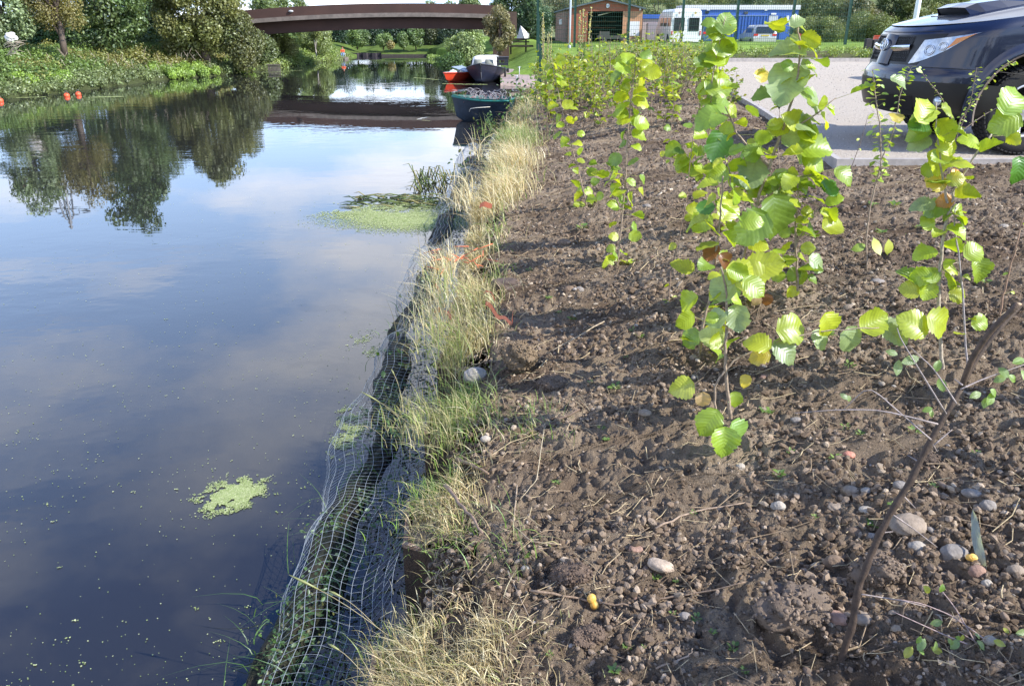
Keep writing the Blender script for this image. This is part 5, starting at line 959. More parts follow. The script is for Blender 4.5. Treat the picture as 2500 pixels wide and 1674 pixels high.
pr4 = [field_sapling('leafy hazel sapling in the dense planting between the bare soil and the mesh fence', .9, 46, .068, group='saplings of the dense planting'),
       field_sapling('leafy hazel sapling in the dense planting between the bare soil and the mesh fence', .78, 70, .048, cols=GC2, group='saplings of the dense planting'),
       field_sapling('leafy hazel sapling in the dense planting between the bare soil and the mesh fence', .8, 130, .036, cols=GC2, group='saplings of the dense planting', kind='oval', nst=3, nu=4, nv=3),
       field_sapling('leafy hazel sapling in the dense planting between the bare soil and the mesh fence', .7, 100, .048, cols=GC2, group='saplings of the dense planting', nst=2, nu=4, nv=3)]
for i in (2, 3): 
    pr4[i]['label'] = 'twiggy small-leaved bush in the dense planting before the mesh fence'; pr4[i]['group'] = 'small bushes of the dense planting'; pr4[i]['category'] = 'bush'; pr4[i].name = 'young_bush'
used = set(); cnt = 0
for i in range(600):
    y = 9.6*math.exp(random.random()**.8*math.log(26.3/9.6)); x = float(xe(y))+.8+random.random()*(float(kerbx(y))-float(xe(y))-1.0)
    if y < 13.5 and random.random() < (.9 if x < .9 else .55): continue
    k = random.choice([0, 1, 2, 2, 3, 3]); z = float(soil_h(x, y)); s_ = random.uniform(.8, 1.35)*(1.12 if k < 2 else .9)*(1+.012*(y-8))
    if k not in used: used.add(k); pr4[k].location = (x, y, z); pr4[k].scale = (s_,)*3
    else: dup(pr4[k], (x, y, z), random.uniform(0, 6.28), s_, tilt=(random.uniform(-.12, .12), random.uniform(-.12, .12)))
    cnt += 1
    if cnt >= 185: break
for j, (x, y, lb) in enumerate([(2.35, 1.75, 'hazel sapling just outside the right edge, level with the bare leaning stem'), (2.75, 2.3, 'hazel sapling just outside the right edge, level with the front hazel'), (1.75, 1.0, 'hazel sapling outside the lower right corner'), (3.9, 2.9, 'hazel sapling outside the right edge beyond the others')]):
    dup(pr4[0 if j % 2 else 1], (x, y, float(soil_h(x, y))), j*1.3, 1.5, label=lb, group='hazels outside the right edge')
# tall flowering weeds
def mullein(px, pyt, D, lb):
    g = np.array([(px-1250)/2030*D, D, 0]); g[2] = float(soil_h(g[0], g[1])); t = thing('evening_primrose', lb, 'flowering plant', g); top = P(px, pyt, D)[2]-g[2]; st = MB(); fl_ = MB(); lf = []
    for s in range(7):
        a = s*.9; ln = .05+.16*rng.random(); h = top*rng.uniform(.72, 1); k = np.linspace(0, 1, 7)[:, None]; pp = g+np.array([math.cos(a)*ln, math.sin(a)*ln, 0])*np.sin(k*1.6)+np.array([0, 0, h])*k; st.tube(pp, np.linspace(.011, .006, 7), 6, col=(.34, .30, .16))
        for j in range(26):
            f = rng.uniform(.55, 1); q = g+np.array([math.cos(a)*ln, math.sin(a)*ln, 0])*math.sin(f*1.6)+np.array([0, 0, h*f])+rng.normal(0, .012, 3); v, f_ = ICO[0]; fl_.add(v*np.array([.012, .012, .02])+q, tris=f_, col=[(.62, .58, .12), (.35, .33, .12), (.4, .42, .2)][rng.integers(3)])
        for j in range(14): f = rng.uniform(.05, .6); q = g+np.array([math.cos(a)*ln, math.sin(a)*ln, 0])*math.sin(f*1.6)+np.array([0, 0, h*f]); lf.append((q, unit(rdir(1)[0]*np.array([1, 1, .3])+np.array([0, 0, .5])), np.array([0, 0, 1.0])+rng.normal(0, .3, 3), rng.uniform(.08, .15), (.16, .26, .07)))
    st.build('stem', M_stem, t); fl_.build('flowers', M_fol, t)['kind'] = 'stuff'; mb = MB(); B, Dd, Nn, S, Cc = [np.array([l[i] for l in lf]) for i in range(5)]; make_leaves(mb, B, Dd, Nn, S, Cc, 'slim', 5, 3); mb.build('leaves', M_grass, t)
mullein(1330, 22, 19, 'tall yellow-flowered weed left of the grey lamp post'); mullein(1424, 8, 18, 'tallest yellow-flowered weed right of the grey lamp post, before the boathouse')
# ------------------------------------------------------------------ PICKUP
def revolve(mb, prof, c, axis='y', seg=32, col=None):   # prof: (radius, offset along axis)
    a = np.linspace(0, 2*np.pi, seg+1); V = np.array([[[r*math.cos(t), o_, r*math.sin(t)] for t in a] for r, o_ in prof]); mb.grid(V+np.asarray(c), col=col)
def pickup():
    ox, oy, oz = 3.61, 8.17, 1.0
    t = thing('pickup_truck', 'dark navy pickup truck with a bonnet scoop, parked on the gravel at the right edge', 'pickup', (ox, oy, oz))
    paint = pmat('navy_paint', (.006, .010, .034), .3, metal=.0, coat=.8, spec=.4); blk = pmat('black_plastic', (.012, .012, .012), .5); trim = pmat('grille_black', (.006, .006, .007), .4)
    chrome = pmat('chrome', (.75, .77, .8), .12, metal=1.0); glass = pmat('head_glass', (.45, .50, .56), .08, metal=.55, coat=1, var=.25, vscale=22); amber = pmat('amber_lens', (.75, .25, .02), .2, coat=1, var=.15, vscale=60)
    wglass = pmat('window_glass', (.02, .03, .035), .05, coat=1); rub = pmat('tyre_rubber', (.018, .018, .019), .85, bump=.3, bscale=80); alloy = pmat('alloy', (.72, .72, .74), .35, metal=.6)
    zl = [.30, .36, .48, .60, .68, .72, .76, .90, .99, 1.04, 1.08]; xf_ = [.16, .05, .015, .0, .015, .045, .055, .09, .115, .145, .20]; hw_ = [.78, .85, .87, .875, .875, .872, .870, .868, .862, .85, .80]; rs = [0, 0, 0, 0, 0, .0, .01, .04, .08, .11, .14]
    def S(u, z, off=0.0):            # u: degrees round the nose (-90 near side .. 90 far side), beyond 90 = metres*100 back along the side
        xf = np.interp(z, zl, xf_); hw = np.interp(z, zl, hw_); r_ = np.interp(z, zl, rs); n = 2.2; a = .62
        sg = -1 if u < 0 else 1; uu_ = abs(u)
        if uu_ <= 90: c_, s_ = math.cos(R(uu_)), math.sin(R(uu_)); y = sg*hw*s_**(2/n); x = xf+a*(1-c_**(2/n)) if uu_ < 90 else xf+a
        else: y = sg*hw; x = xf+a+(uu_-90)/100
        bulge = .0; zz_ = z+r_*min(max(x-xf, 0), 1.15)
        p = np.array([x, y, zz_])
        if off:
            e = .6; q1 = S(u+e, z); q2 = S(u-e, z); q3 = S(u, z+.004); q4 = S(u, z-.004); nrm = np.cross(q1-q2, q3-q4); nrm = nrm/np.linalg.norm(nrm)
            if nrm[0]*(-1)+nrm[1]*np.sign(y)*1.2 < 0: nrm = -nrm
            p = p+nrm*off
        return p
    O_ = np.array([ox, oy, oz])
    us = np.concatenate([np.linspace(-520, -92, 50), np.linspace(-90, 90, 61), np.linspace(92, 520, 50)])
    lv = np.linspace(.30, 1.08, 34)
    mb = MB(); mb.grid(np.array([[S(u, z) for u in us] for z in lv])+O_, flip=True)
    body = mb.build('body', paint, t)
    # wheel arches cut out
    for wx in (1.05, 4.13):
        bm_ = MB(); a = np.linspace(0, 2*np.pi, 49)[:-1]; o_ = np.stack([wx+.50*np.cos(a)+ox, np.full(48, oy-1.1), oz+.38+.50*np.sin(a)], 1); bm_.poly_prism(o_, (0, 2.2, 0)); cut = bm_.build('cutter', paint)
        md = body.modifiers.new('b', 'BOOLEAN'); md.operation = 'DIFFERENCE'; md.object = cut; md.solver = 'FAST'
        dg = bpy.context.evaluated_depsgraph_get(); me = bpy.data.meshes.new_from_object(body.evaluated_get(dg)); body.modifiers.clear(); body.data = me; bpy.data.objects.remove(cut)
    for p in body.data.polygons: p.use_smooth = True
    # bonnet: shrinking rings over the front 1.3 m
    rings = []
    edge = [S(u, 1.08) for u in np.concatenate([[-150, -130, -110], np.linspace(-90, 90, 41), [110, 130, 150]])]; edge = np.array(edge)
    for k in np.linspace(0, 1, 14):
        rr_ = edge.copy(); rr_[:, 1] *= (1-k); xc = np.maximum(edge[:, 0], .0); front = .205+.0*k; rr_[:, 0] = edge[:, 0]*(1-k)+(front+(edge[:, 0]-edge[:, 0].min())*1.0)*k*1.0
        rr_[:, 0] = edge[:, 0]*(1-k**2)+k**2*np.linspace(1.28, 1.28, len(edge))*1.0 if False else rr_[:, 0]
        s_ = np.clip((rr_[:, 0]-.2)/1.08, 0, 1); rr_[:, 2] = edge[:, 2]*(1-k)+k*(1.085+.0*s_)+(1-(1-k)**2)*(.03+.13*s_**.8)*1.0; rings.append(rr_)
    # simple rectangular bonnet skin
    XS = np.linspace(0, 1, 26); YS = np.linspace(-1, 1, 33); V = np.zeros((26, 33, 3))
    for j, yv in enumerate(YS):
        e = np.interp(abs(yv)**1.0*90, [0, 90], [0, 90]); hwm = .80; y = yv*hwm; a_ = .62; c_ = (1-abs(yv)**2.2)**(1/2.2); x0 = .20+a_*(1-c_)
        for i, xv in enumerate(XS):
            x = x0+(1.36-x0)*xv; zedge = 1.08+.14*min(x-.20, 1.15); crown = (1-abs(yv)**3); V[i, j] = (x, y, zedge+crown*(.012+.06*math.sin(min((x-x0)/1.16, 1)*math.pi*.5)**.8)+.0)
    # raised rib along each bonnet side
    for j, yv in enumerate(YS):
        V[:, j, 2] += .012*np.exp(-((abs(yv)-.62)/.06)**2)*np.clip(XS*3, 0, 1)
    mb = MB(); mb.grid(V+O_); mb.build('bonnet', paint, t)
    def hoodz(x, y): yv = y/.8; return 1.08+.14*min(x-.20, 1.15)+(1-abs(yv)**3)*(.012+.06*math.sin(min(max((x-.2), 0)/1.16, 1)*math.pi*.5)**.8)
    # scoop
    mb = MB(); sx0, sx1 = .58, 1.32; out = []
    for x, w_, h in [(sx0+.0, .26, .085), (sx0+.14, .27, .098), (sx0+.35, .26, .085), (sx1, .22, .03)]:
        zb = hoodz(x, 0)-.015; out.append([[x+.10, -w_-.05, zb], [x+(.04 if x == sx0 else 0), -w_, zb+h], [x+(.03 if x == sx0 else 0), 0, zb+h+.008], [x+(.04 if x == sx0 else 0), w_, zb+h], [x+.10, w_+.05, zb]])
    mb.grid(np.array(out)+O_, flip=True); sc = mb.build('bonnet_scoop', paint, t, smooth=False)
    mb = MB(); zb = hoodz(sx0, 0); mb.add(np.array([[sx0+.11, -.27, zb], [sx0+.045, -.25, zb+.070], [sx0+.045, .25, zb+.070], [sx0+.11, .27, zb]])+O_, [[0, 1, 2, 3]]); mb.box(np.array([sx0+.0, -.27, zb-.012])+O_, np.array([sx0+.12, .27, zb+.004])+O_); mb.build('mouth', trim, sc)
    def patch(poly_fn, nm, mat, off, nu=18, nv=12, parent=None):
        mb = MB(); V = np.array([[S(*poly_fn(a, b), off) for a in np.linspace(0, 1, nu)] for b in np.linspace(0, 1, nv)])+O_; mb.grid(V); V2 = np.array([[S(*poly_fn(a, b), .0) for a in np.linspace(0, 1, nu)] for b in (0, 1)])+O_
        mb.grid(np.stack([V[0], V2[0]])); mb.grid(np.stack([V[-1], V2[1]])); o = mb.build(nm, mat, t); return o
    # grille opening, bars, mesh, badge
    def gr(a, b):
        z = .755+b*.255; w_ = 16+6*b*1.2; return (-w_*2.05+a*2*w_*2.05, z)
    patch(gr, 'grille', trim, .004, 30, 10)
    def barp(a, b, s): return (s*(6+a*(34.5-6)*.97), .868+.032*b*(1-.15*a)+.012*a)
    for s in (-1, 1):
        mb = MB(); V = np.array([[S(s*(5+a*18), .862+.055*math.sin(b*math.pi*.5)+.012*a, .008+.022*math.sin(b*math.pi)) for a in np.linspace(0, 1, 14)] for b in np.linspace(0, 1, 9)])+O_; mb.grid(V); mb.build('grille_bar', chrome, t)
    mb = MB()
    for i in range(26):
        for s in (-1, 1):
            u0 = -34+i*2.7; pts = [S(np.clip(u0*.66+s*5*k, -23, 23), .775+.22*k, .008)+O_ for k in np.linspace(0, 1, 7)]; mb.tube(pts, .0022, 3, cap=False)
    mb.build('grille_mesh', blk, t)
    mb = MB(); V = np.array([[S(u, z, .012+.03*math.cos(u/7*math.pi/2)) for u in np.linspace(-7, 7, 11)] for z in np.linspace(.745, 1.0, 12)])+O_; mb.grid(V); mb.build('grille_boss', paint, t)
    mb = MB()
    def ell(cy, cz, ry, rz, tilt=0): a = np.linspace(0, 2*np.pi, 33); return np.stack([np.full(33, ox+.075-.035)-.002+.0*a+(cz+rz*np.sin(a)-.9)*.15, oy+cy+ry*np.cos(a), oz+cz+rz*np.sin(a)], 1)
    for cy, cz, ry, rz, r in [(0, .925, .075, .052, .006), (0, .925, .026, .050, .0048), (0, .948, .052, .024, .0048)]: mb.tube(ell(cy, cz, ry, rz), r, 6, cap=False)
    mb.build('badge', chrome, t)
    # headlights
    for s in (-1, 1):
        def hl(a, b, s=s):
            u = 41+a*(82-41)+ (1-b)*a*2-5*b*(1-a); u = 26+a*40; lo = .765+a**1.5*.235; hi = .965+.04*a; return (s*(u+b*6), lo+(hi-lo)*b)
        o_ = patch(hl, 'headlight', glass, .006, 30, 16)
        def am(a, b, s=s): q = hl(.60+.32*a*(1-.0*b), .18+.66*b); return (q[0], q[1])
        p_ = patch(am, 'indicator_lens', amber, .011, 12, 8)
        def rf(a, b, s=s): return hl(.10+.42*a, .15+.7*b)
        mb = MB(); 
        for (ca, cb, rr_) in [(.25, .48, .05), (.47, .5, .04)]:
            q = hl(ca, cb); c = S(q[0], q[1], .004)+O_; e = .6; n_ = S(q[0], q[1], .05)+O_-c; n_ = n_/np.linalg.norm(n_); a1 = np.cross(n_, [0, 0, 1.0]); a1 /= np.linalg.norm(a1); a2 = np.cross(n_, a1)
            for r0_, h in [(rr_, .008), (rr_*.7, .006)]: th = np.linspace(0, 2*np.pi, 25); mb.tube(c+n_*h+r0_*(np.cos(th)[:, None]*a1+np.sin(th)[:, None]*a2*.9), .004, 5, cap=False)
        mb.build('reflector_ring', chrome, t)
        for nm, path in [('panel_gap', [(36, .74), (60, .735), (85, .725), (110, .70), (121, .69)]), ('panel_gap', [(98, 1.02), (120, 1.045), (160, 1.055)])]:
            mb = MB(); us_ = np.interp(np.linspace(0, len(path)-1, 20), range(len(path)), [p[0] for p in path]); zs_ = np.interp(np.linspace(0, len(path)-1, 20), range(len(path)), [p[1] for p in path]); mb.tube([S(s*u, z, .0)+O_ for u, z in zip(us_, zs_)], .0035, 4); mb.build(nm, blk, t)
    mb = MB(); mb.tube([S(u, 1.035, .0)+O_ for u in np.linspace(-42, 42, 30)], .0035, 4); mb.build('panel_gap', blk, t)
    # black lower bumper, intake, fog lamps
    def lb(a, b): return (-118+a*236, .31+b*.27+.04*(1-abs(2*a-1)**3)*b)
    patch(lb, 'bumper_lower', blk, .006, 60, 8)
    patch(lambda a, b: (-38+a*76, .36+b*.13), 'air_intake', trim, .010, 24, 5)
    for s in (-1, 1):
        q = S(s*57, .46, .016)+O_; mb = MB(); v, f = stone_mesh(q, .03, .055, .045, 4, 2, 0); mb.add(v, tris=f); mb.build('fog_lamp', glass, t)
    # arches, wheels
    for wx in (1.05, 4.13):
        for s in (-1, 1):
            a = np.linspace(-.25, math.pi+.25, 40); hwm = .872
            V = np.array([[[wx+r*math.cos(x), s*y_, .38+r*math.sin(x)] for x in a] for r, y_ in [(.50, hwm-.02), (.50, hwm+.022), (.525, hwm+.03), (.56, hwm+.012), (.60, hwm-.003)]])+O_
            mb = MB(); mb.grid(V); mb.build('wheel_arch', paint, t)
            V = np.array([[[wx+r*math.cos(x), s*y_, .38+r*math.sin(x)] for x in a] for r, y_ in [(.495, hwm+.018), (.495, hwm+.027), (.512, hwm+.030)]])+O_
            mb = MB(); mb.grid(V); mb.build('arch_lip', pmat('arch_lip_brown', (.16, .13, .11), .7) if 'arch_lip_brown' not in MATS else MATS['arch_lip_brown'], t)
            mb = MB(); a2 = np.linspace(0, math.pi, 20); V = np.array([[[wx+.505*math.cos(x), s*y_, .38+.505*math.sin(x)] for x in a2] for y_ in (.86, .45)])+O_; mb.grid(V); mb.add(np.array([[wx-.5, s*.45, .3], [wx+.5, s*.45, .3], [wx+.5, s*.45, .9], [wx-.5, s*.45, .9]])+O_, [[0, 1, 2, 3]]); mb.build('wheel_well', trim, t)
            mb = MB(); c = np.array([wx, s*.74, .38])+O_; st_ = -s
            revolve(mb, [(.235, -.10*s), (.30, -.118*s), (.355, -.115*s), (.378, -.09*s), (.382, 0), (.378, .09*s), (.355, .115*s), (.30, .118*s), (.235, .10*s)], c, seg=48)
            tyre = mb.build('wheel', rub, t)
            mb = MB()
            for k in range(56):
                th = k/56*2*math.pi
                for rr0, yy0 in ((.384, -.06), (.384, .0), (.384, .06), (.372, -.098), (.372, .098)):
                    cc = np.array([rr0*math.cos(th+(.05 if yy0 else 0)), yy0, rr0*math.sin(th+(.05 if yy0 else 0))])
                    er = np.array([math.cos(th), 0, math.sin(th)]); et = np.array([-math.sin(th), 0, math.cos(th)]); ey = np.array([0, 1.0, 0])
                    v = np.array([[i, j, k_] for k_ in (-.006, .007) for j in (-.022, .022) for i in (-.014, .014)]); vv = cc+v[:, 2:3]*er+v[:, 1:2]*ey+v[:, 0:1]*et
                    mb.add(vv+c, [[0, 1, 3, 2], [4, 6, 7, 5], [0, 4, 5, 1], [1, 5, 7, 3], [3, 7, 6, 2], [2, 6, 4, 0]])
            def sub(mb_, nm, mat, sm_=True): return mb_.build(nm, mat, tyre, smooth=sm_)
            sub(mb, 'tread', rub, False)
            mb = MB(); revolve(mb, [(.236, .102*s), (.228, .112*s), (.215, .10*s), (.212, .02*s)], c, seg=48)
            for k in range(6):
                th = k/6*2*math.pi+.3; er = np.array([math.cos(th), 0, math.sin(th)]); et = np.array([-math.sin(th), 0, math.cos(th)]); rows = []
                for r_, w_, o_ in [(.05, .030, .085), (.10, .028, .088), (.16, .036, .092), (.222, .058, .098)]: rows.append([er*r_-et*w_+np.array([0, (o_-.03)*s, 0]), er*r_-et*w_*.9+np.array([0, o_*s, 0]), er*r_+et*w_*.9+np.array([0, o_*s, 0]), er*r_+et*w_+np.array([0, (o_-.03)*s, 0])])
                mb.grid(np.array(rows)+c)
            revolve(mb, [(.001, .098*s), (.045, .096*s), (.06, .085*s), (.062, .05*s)], c, seg=24); sub(mb, 'rim', alloy)
            mb = MB(); revolve(mb, [(.001, .0), (.19, .0), (.19, .02*s)], c, seg=24); sub(mb, 'brake_disc', trim)
    # underside
    mb = MB(); mb.box(np.array([.3, -.45, .28])+O_, np.array([5.0, .45, .5])+O_); mb.build('chassis', trim, t, smooth=False)
    # cab
    cab = [(1.34, .80, 1.22), (1.95, .66, 1.70), (2.15, .63, 1.75), (3.0, .62, 1.75), (3.35, .64, 1.70), (3.5, .80, 1.10)]
    mb = MB(); V = []
    for x, w_, z in cab: V.append([[x, -.86, 1.06], [x, -w_-.02, z-.06 if z > 1.3 else z-.02], [x, -w_+.06, z], [x, 0, z+.02], [x, w_-.06, z], [x, w_+.02, z-.06 if z > 1.3 else z-.02], [x, .86, 1.06]])
    mb.grid(np.array(V)+O_, flip=True); mb.build('cab', paint, t, smooth=False)
    mb = MB(); mb.add(np.array([[1.42, -.70, 1.25], [1.92, -.58, 1.68], [1.92, .58, 1.68], [1.42, .70, 1.25]])+np.array([-.012, 0, .012])+O_, [[0, 1, 2, 3]]); mb.build('windscreen', wglass, t)
    for s in (-1, 1):
        for x0, x1, x2, x3 in [(1.62, 2.45, 2.42, 2.0), (2.52, 3.28, 3.2, 2.54)]:
            mb = MB(); mb.add(np.array([[x0, s*.835, 1.14], [x1, s*.835, 1.14], [x2, s*.69, 1.64], [x3, s*.69, 1.64]])+O_, [[0, 1, 2, 3]]); mb.build('side_window', wglass, t)
        mb = MB(); v, f = stone_mesh(np.array([1.72, s*1.0, 1.22])+O_, .06, .11, .085, 5, 2, 0, box=.7); mb.add(v, tris=f); mb.build('door_mirror', paint, t)
        mb = MB(); mb.tube([np.array([x, s*.876, z])+O_ for x, z in [(1.55, 1.06), (1.6, .5), (2.48, .45), (2.48, 1.06)]], .004, 4); mb.build('door_gap', blk, t)
        mb = MB(); mb.box(np.array([2.25, s*.885-.012, .93])+O_, np.array([2.4, s*.885+.012, .955])+O_); mb.build('door_handle', chrome, t)
    # bed sides and tailgate
    mb = MB()
    mb.box(np.array([3.5, -.87, .70])+O_, np.array([5.05, .87, .74])+O_)
    for s in (-1, 1): mb.box(np.array([3.5, s*.84-.03, .74])+O_, np.array([5.05, s*.84+.03, 1.10])+O_)
    mb.box(np.array([5.02, -.81, .74])+O_, np.array([5.08, .81, 1.10])+O_); mb.build('load_bed', paint, t, smooth=False)
    return t
pickup()

# ------------------------------------------------------------------ FAR COMPOUND
wht = pmat('white_paint', (.78, .79, .80), .4, coat=.3); drk = pmat('dark_glass', (.02, .025, .03), .08, coat=1); redl = pmat('red_lens', (.6, .03, .03), .3)
blu = pmat('cabin_blue', (.035, .11, .42), .5, var=.1, vscale=.7); tyr = pmat('far_tyre', (.02, .02, .02), .8); silver = pmat('silver_paint', (.55, .56, .54), .3, metal=.5, coat=.5); bluc = pmat('blue_car_paint', (.06, .13, .22), .3, coat=.7)
hb = pmat('boathouse_cladding', (.32, .10, .055), .8, var=.12, vscale=3, bump=.2); hs_ = pmat('side_cladding', (.30, .17, .12), .85, var=.15, vscale=2); hr_ = pmat('roof_felt', (.10, .13, .15), .8); tan = pmat('tan_boards', (.50, .27, .15), .8, var=.12, vscale=3)
intr = pmat('interior_dark', (.02, .018, .016), .9); lite = pmat('tube_light', (.8, .75, .55), .4)
ZG = 1.03
t = thing('boathouse', 'orange-brown timber boathouse with an open front under a low gable', 'boathouse', (5.5, 50, ZG))
x0, x1, D = 3.36, 7.73, 50.0; ze, za = 3.0, 3.46; L_h = 15
def quadbox(mb, lo, hi): mb.box(lo, hi)
mb = MB(); mb.box((x0, D+.06, .9), (x0+.08, D+L_h, ze))
for i in range(19): mb.box((x0-.018, D+.1+0, .95+i*.108), (x0-.002, D+L_h, .95+i*.108+.09))
mb.build('side_wall', hs_, t, smooth=False)
mb = MB(); mb.box((x1-.08, D+.06, .9), (x1, D+L_h, ze)); mb.build('side_wall', hs_, t, smooth=False)
mb = MB(); mb.box((x0+.08, D+4.0, .9), (x1-.08, D+4.1, ze)); mb.build('inner_wall', intr, t, smooth=False)
def fx(px): return (px-1250)/2045*D
def fz(py): return P(1450, py, D)[2]
mb = MB(); xm = (x0+x1)/2; zo = fz(28)
mb.add(np.array([[x0, D, zo], [x1, D, zo], [x1, D, ze], [xm, D, za], [x0, D, ze], [x0, D+.06, zo], [x1, D+.06, zo], [x1, D+.06, ze], [xm, D+.06, za], [x0, D+.06, ze]]), [[0, 1, 2, 4], [5, 9, 7, 6], [0, 5, 6, 1]], [[4, 2, 3], [9, 8, 7]])
mb.build('gable', hb, t, smooth=False)
mb = MB(); mb.box((x0, D, .9), (fx(1434), D+.06, zo-.003)); mb.build('front_panel', hb, t, smooth=False)
mb = MB(); mb.box((fx(1524), D, .9), (x1, D+.06, zo-.003)); mb.build('front_panel', tan, t, smooth=False)
mb = MB(); mb.box((fx(1533), D-.04, fz(88)), (fx(1560), D-.003, fz(53))); mb.build('white_board', wht, t, smooth=False)
for xa, xb, za_, zb_ in [(x0-.15, xm, ze-.06, za), (xm, x1+.15, za, ze-.06)]:
    mb = MB(); v = np.array([[xa, D-.25, za_], [xb, D-.25, zb_], [xb, D+L_h+.2, zb_], [xa, D+L_h+.2, za_]]); mb.add(np.vstack([v+[0, 0, .01], v+[0, 0, .09]]), [[0, 3, 2, 1], [4, 5, 6, 7], [0, 1, 5, 4], [1, 2, 6, 5], [2, 3, 7, 6], [3, 0, 4, 7]]); mb.build('roof', hr_, t, smooth=False)
mb = MB(); a = np.linspace(0, 2*np.pi, 25)[:-1]; c = P(1484, 15, D-.06); mb.poly_prism(np.array([[c[0]+.105*math.cos(x)*(1-.25*(math.sin(x) < 0)*abs(math.sin(x))), D-.05, c[2]+.125*math.sin(x)] for x in a]), (0, .045, 0)); em = mb.build('emblem', wht, t, smooth=False)
mb = MB(); mb.tube([[c[0]+.06*math.cos(x), D-.056, c[2]+.03+.05*math.sin(x)] for x in np.linspace(math.pi*.95, math.pi*2.05, 9)], .012, 5); mb.build('emblem_mark', blu, t)
for p_, q_ in [((1461, 38), (1503, 28)), ((1435, 32), (1446, 29))]:
    mb = MB(); mb.tube([P(*p_, D+.1), P(*q_, D+.9)], .025, 6); mb.build('ceiling_batten', lite, t)
mb = MB(); mb.box((fx(1524)-.12, D-.02, .9), (fx(1524)-.003, D+.04, zo)); mb.build('door_post', tan, t, smooth=False)
mb = MB(); mb.box((x0-.05, D+6.2, fz(60)), (x0-.02, D+9.2, fz(46))); mb.build('window', wht, t, smooth=False)
mb = MB(); mb.box((x1-.22, D-.1, fz(26)), (x1-.12, D-.01, fz(20))); mb.build('security_light', wht, t, smooth=False)
for k in range(3): mb = MB(); mb.box((fx(1440), D+2.5, fz(85)+k*.35), (fx(1515), D+3.2, fz(85)+k*.35+.03)); mb.build('shelf', tan, t, smooth=False)
for k in range(4):
    tt = thing('kayak', ['red kayak on the boathouse shelf, lowest', 'grey kayak stored deep in the boathouse', 'brown kayak on the upper boathouse shelf', 'dark kayak at the back of the boathouse'][k], 'kayak', (fx(1450+k*18), D+2.8, fz(84)+(k % 3)*.35+.1)); c = np.array(tt['_org']); mb = MB(); v, f = stone_mesh(c, .13, .6, .08, k, 2, 0); mb.add(v, tris=f); mb.build('hull', [pmat('kayak_red', (.35, .02, .02), .4), pmat('kayak_grey', (.2, .2, .22), .4), pmat('kayak_brown', (.2, .1, .05), .4), pmat('kayak_dark', (.03, .03, .05), .4)][k], tt); mb = MB(); v, f = stone_mesh(c+np.array([0, 0, .06]), .06, .16, .03, k, 1, 0); mb.add(v, tris=f); mb.build('cockpit', intr, tt)
tt = thing('boat_trailer', 'dark boat trailer standing before the open boathouse', 'trailer', (fx(1490), D-1.2, ZG)); c = np.array(tt['_org'])
mb = MB(); mb.box(c+np.array([-.9, -.3, .32]), c+np.array([.8, .3, .50])); mb.box(c+np.array([-.75, -.25, .5]), c+np.array([-.2, .25, .72])); mb.build('frame', pmat('trailer_grey', (.06, .06, .055), .6), tt, smooth=False)
for sx in (-.5, .5):
    for sy in (-.36, .36): mb = MB(); revolve(mb, [(.01, -.05), (.16, -.05), (.17, 0), (.16, .05), (.01, .05)], c+np.array([sx, sy, .17]), seg=18); mb.build('wheel', tyr, tt)
tt = thing('storage_shed', 'small grey shed with a blue roof edge between boathouse and minibus', 'shed', (8.6, 54, ZG)); mb = MB(); mb.box((fx(1568)*1.08, 54, .9), (9.6, 57, P(1590, 47, 54)[2])); mb.build('wall', pmat('shed_grey', (.40, .33, .34), .8), tt, smooth=False)
mb = MB(); mb.box((fx(1568)*1.08-.05, 53.9, P(1590, 46, 54)[2]+.003), (9.65, 57.1, P(1590, 36, 54)[2])); mb.build('roof', blu, tt, smooth=False); mb = MB(); mb.box((8.72, 53.96, 1.03), (9.3, 53.99, P(1590, 56, 54)[2])); mb.build('door', pmat('shed_door', (.30, .26, .3), .7), tt, smooth=False)
# blue cabin
t = thing('site_cabin', 'long blue portable cabin with a white roof fascia', 'cabin', (15.2, 56, ZG)); D = 56.0
def cx_(px): return (px-1250)/2048*D
def cz_(py): return P(1800, py, D)[2]
mb = MB(); mb.box((cx_(1668), D, 1.1), (cx_(1944), D+2.6, cz_(24)-.002)); mb.build('wall', blu, t, smooth=False)
mb = MB(); mb.box((cx_(1666), D-.08, cz_(24)), (cx_(1947), D+2.7, cz_(13))); mb.build('fascia', pmat('fascia_white', (.66, .66, .70), .5), t, smooth=False)
mb = MB(); xx = cx_(1700); 
while xx < cx_(1870): mb.box((xx, D-.05, 1.12), (xx+.11, D-.002, cz_(39))); xx += .2
mb.build('corrugated_panel', blu, t, smooth=False)
mb = MB(); mb.box((cx_(1705), D-.07, cz_(39)+.003), (cx_(1870), D-.003, cz_(37.6))); mb.build('top_rail', pmat('rail_blue', (.25, .35, .6), .5), t, smooth=False)
mb = MB(); mb.box((cx_(1874), D-.06, 1.12), (cx_(1895), D-.003, cz_(39))); mb.build('door', pmat('door_grey', (.50, .52, .56), .5), t, smooth=False)
for px, py, w_, h, m_ in [(1722, 31, 9, 6, 'k'), (1817, 32, 9, 6, 'k'), (1725, 24, 7, 4, 'w'), (1864, 24, 6, 5, 'w'), (1884, 34.5, 12, 4, 'w'), (1919, 46, 6, 14, 'w')]:
    mb = MB(); mb.box((cx_(px-w_/2), D-.07, cz_(py+h/2)), (cx_(px+w_/2), D-.004, cz_(py-h/2))); mb.build('vent' if m_ == 'k' else ('sign' if py > 30 else 'outside_light'), drk if m_ == 'k' else wht, t, smooth=False)
mb = MB(); mb.box((cx_(1902), D-.05, 1.12), (cx_(1903.5), D-.003, cz_(40))); mb.build('corner_post', pmat('blue_dark', (.02, .06, .2), .6), t, smooth=False)
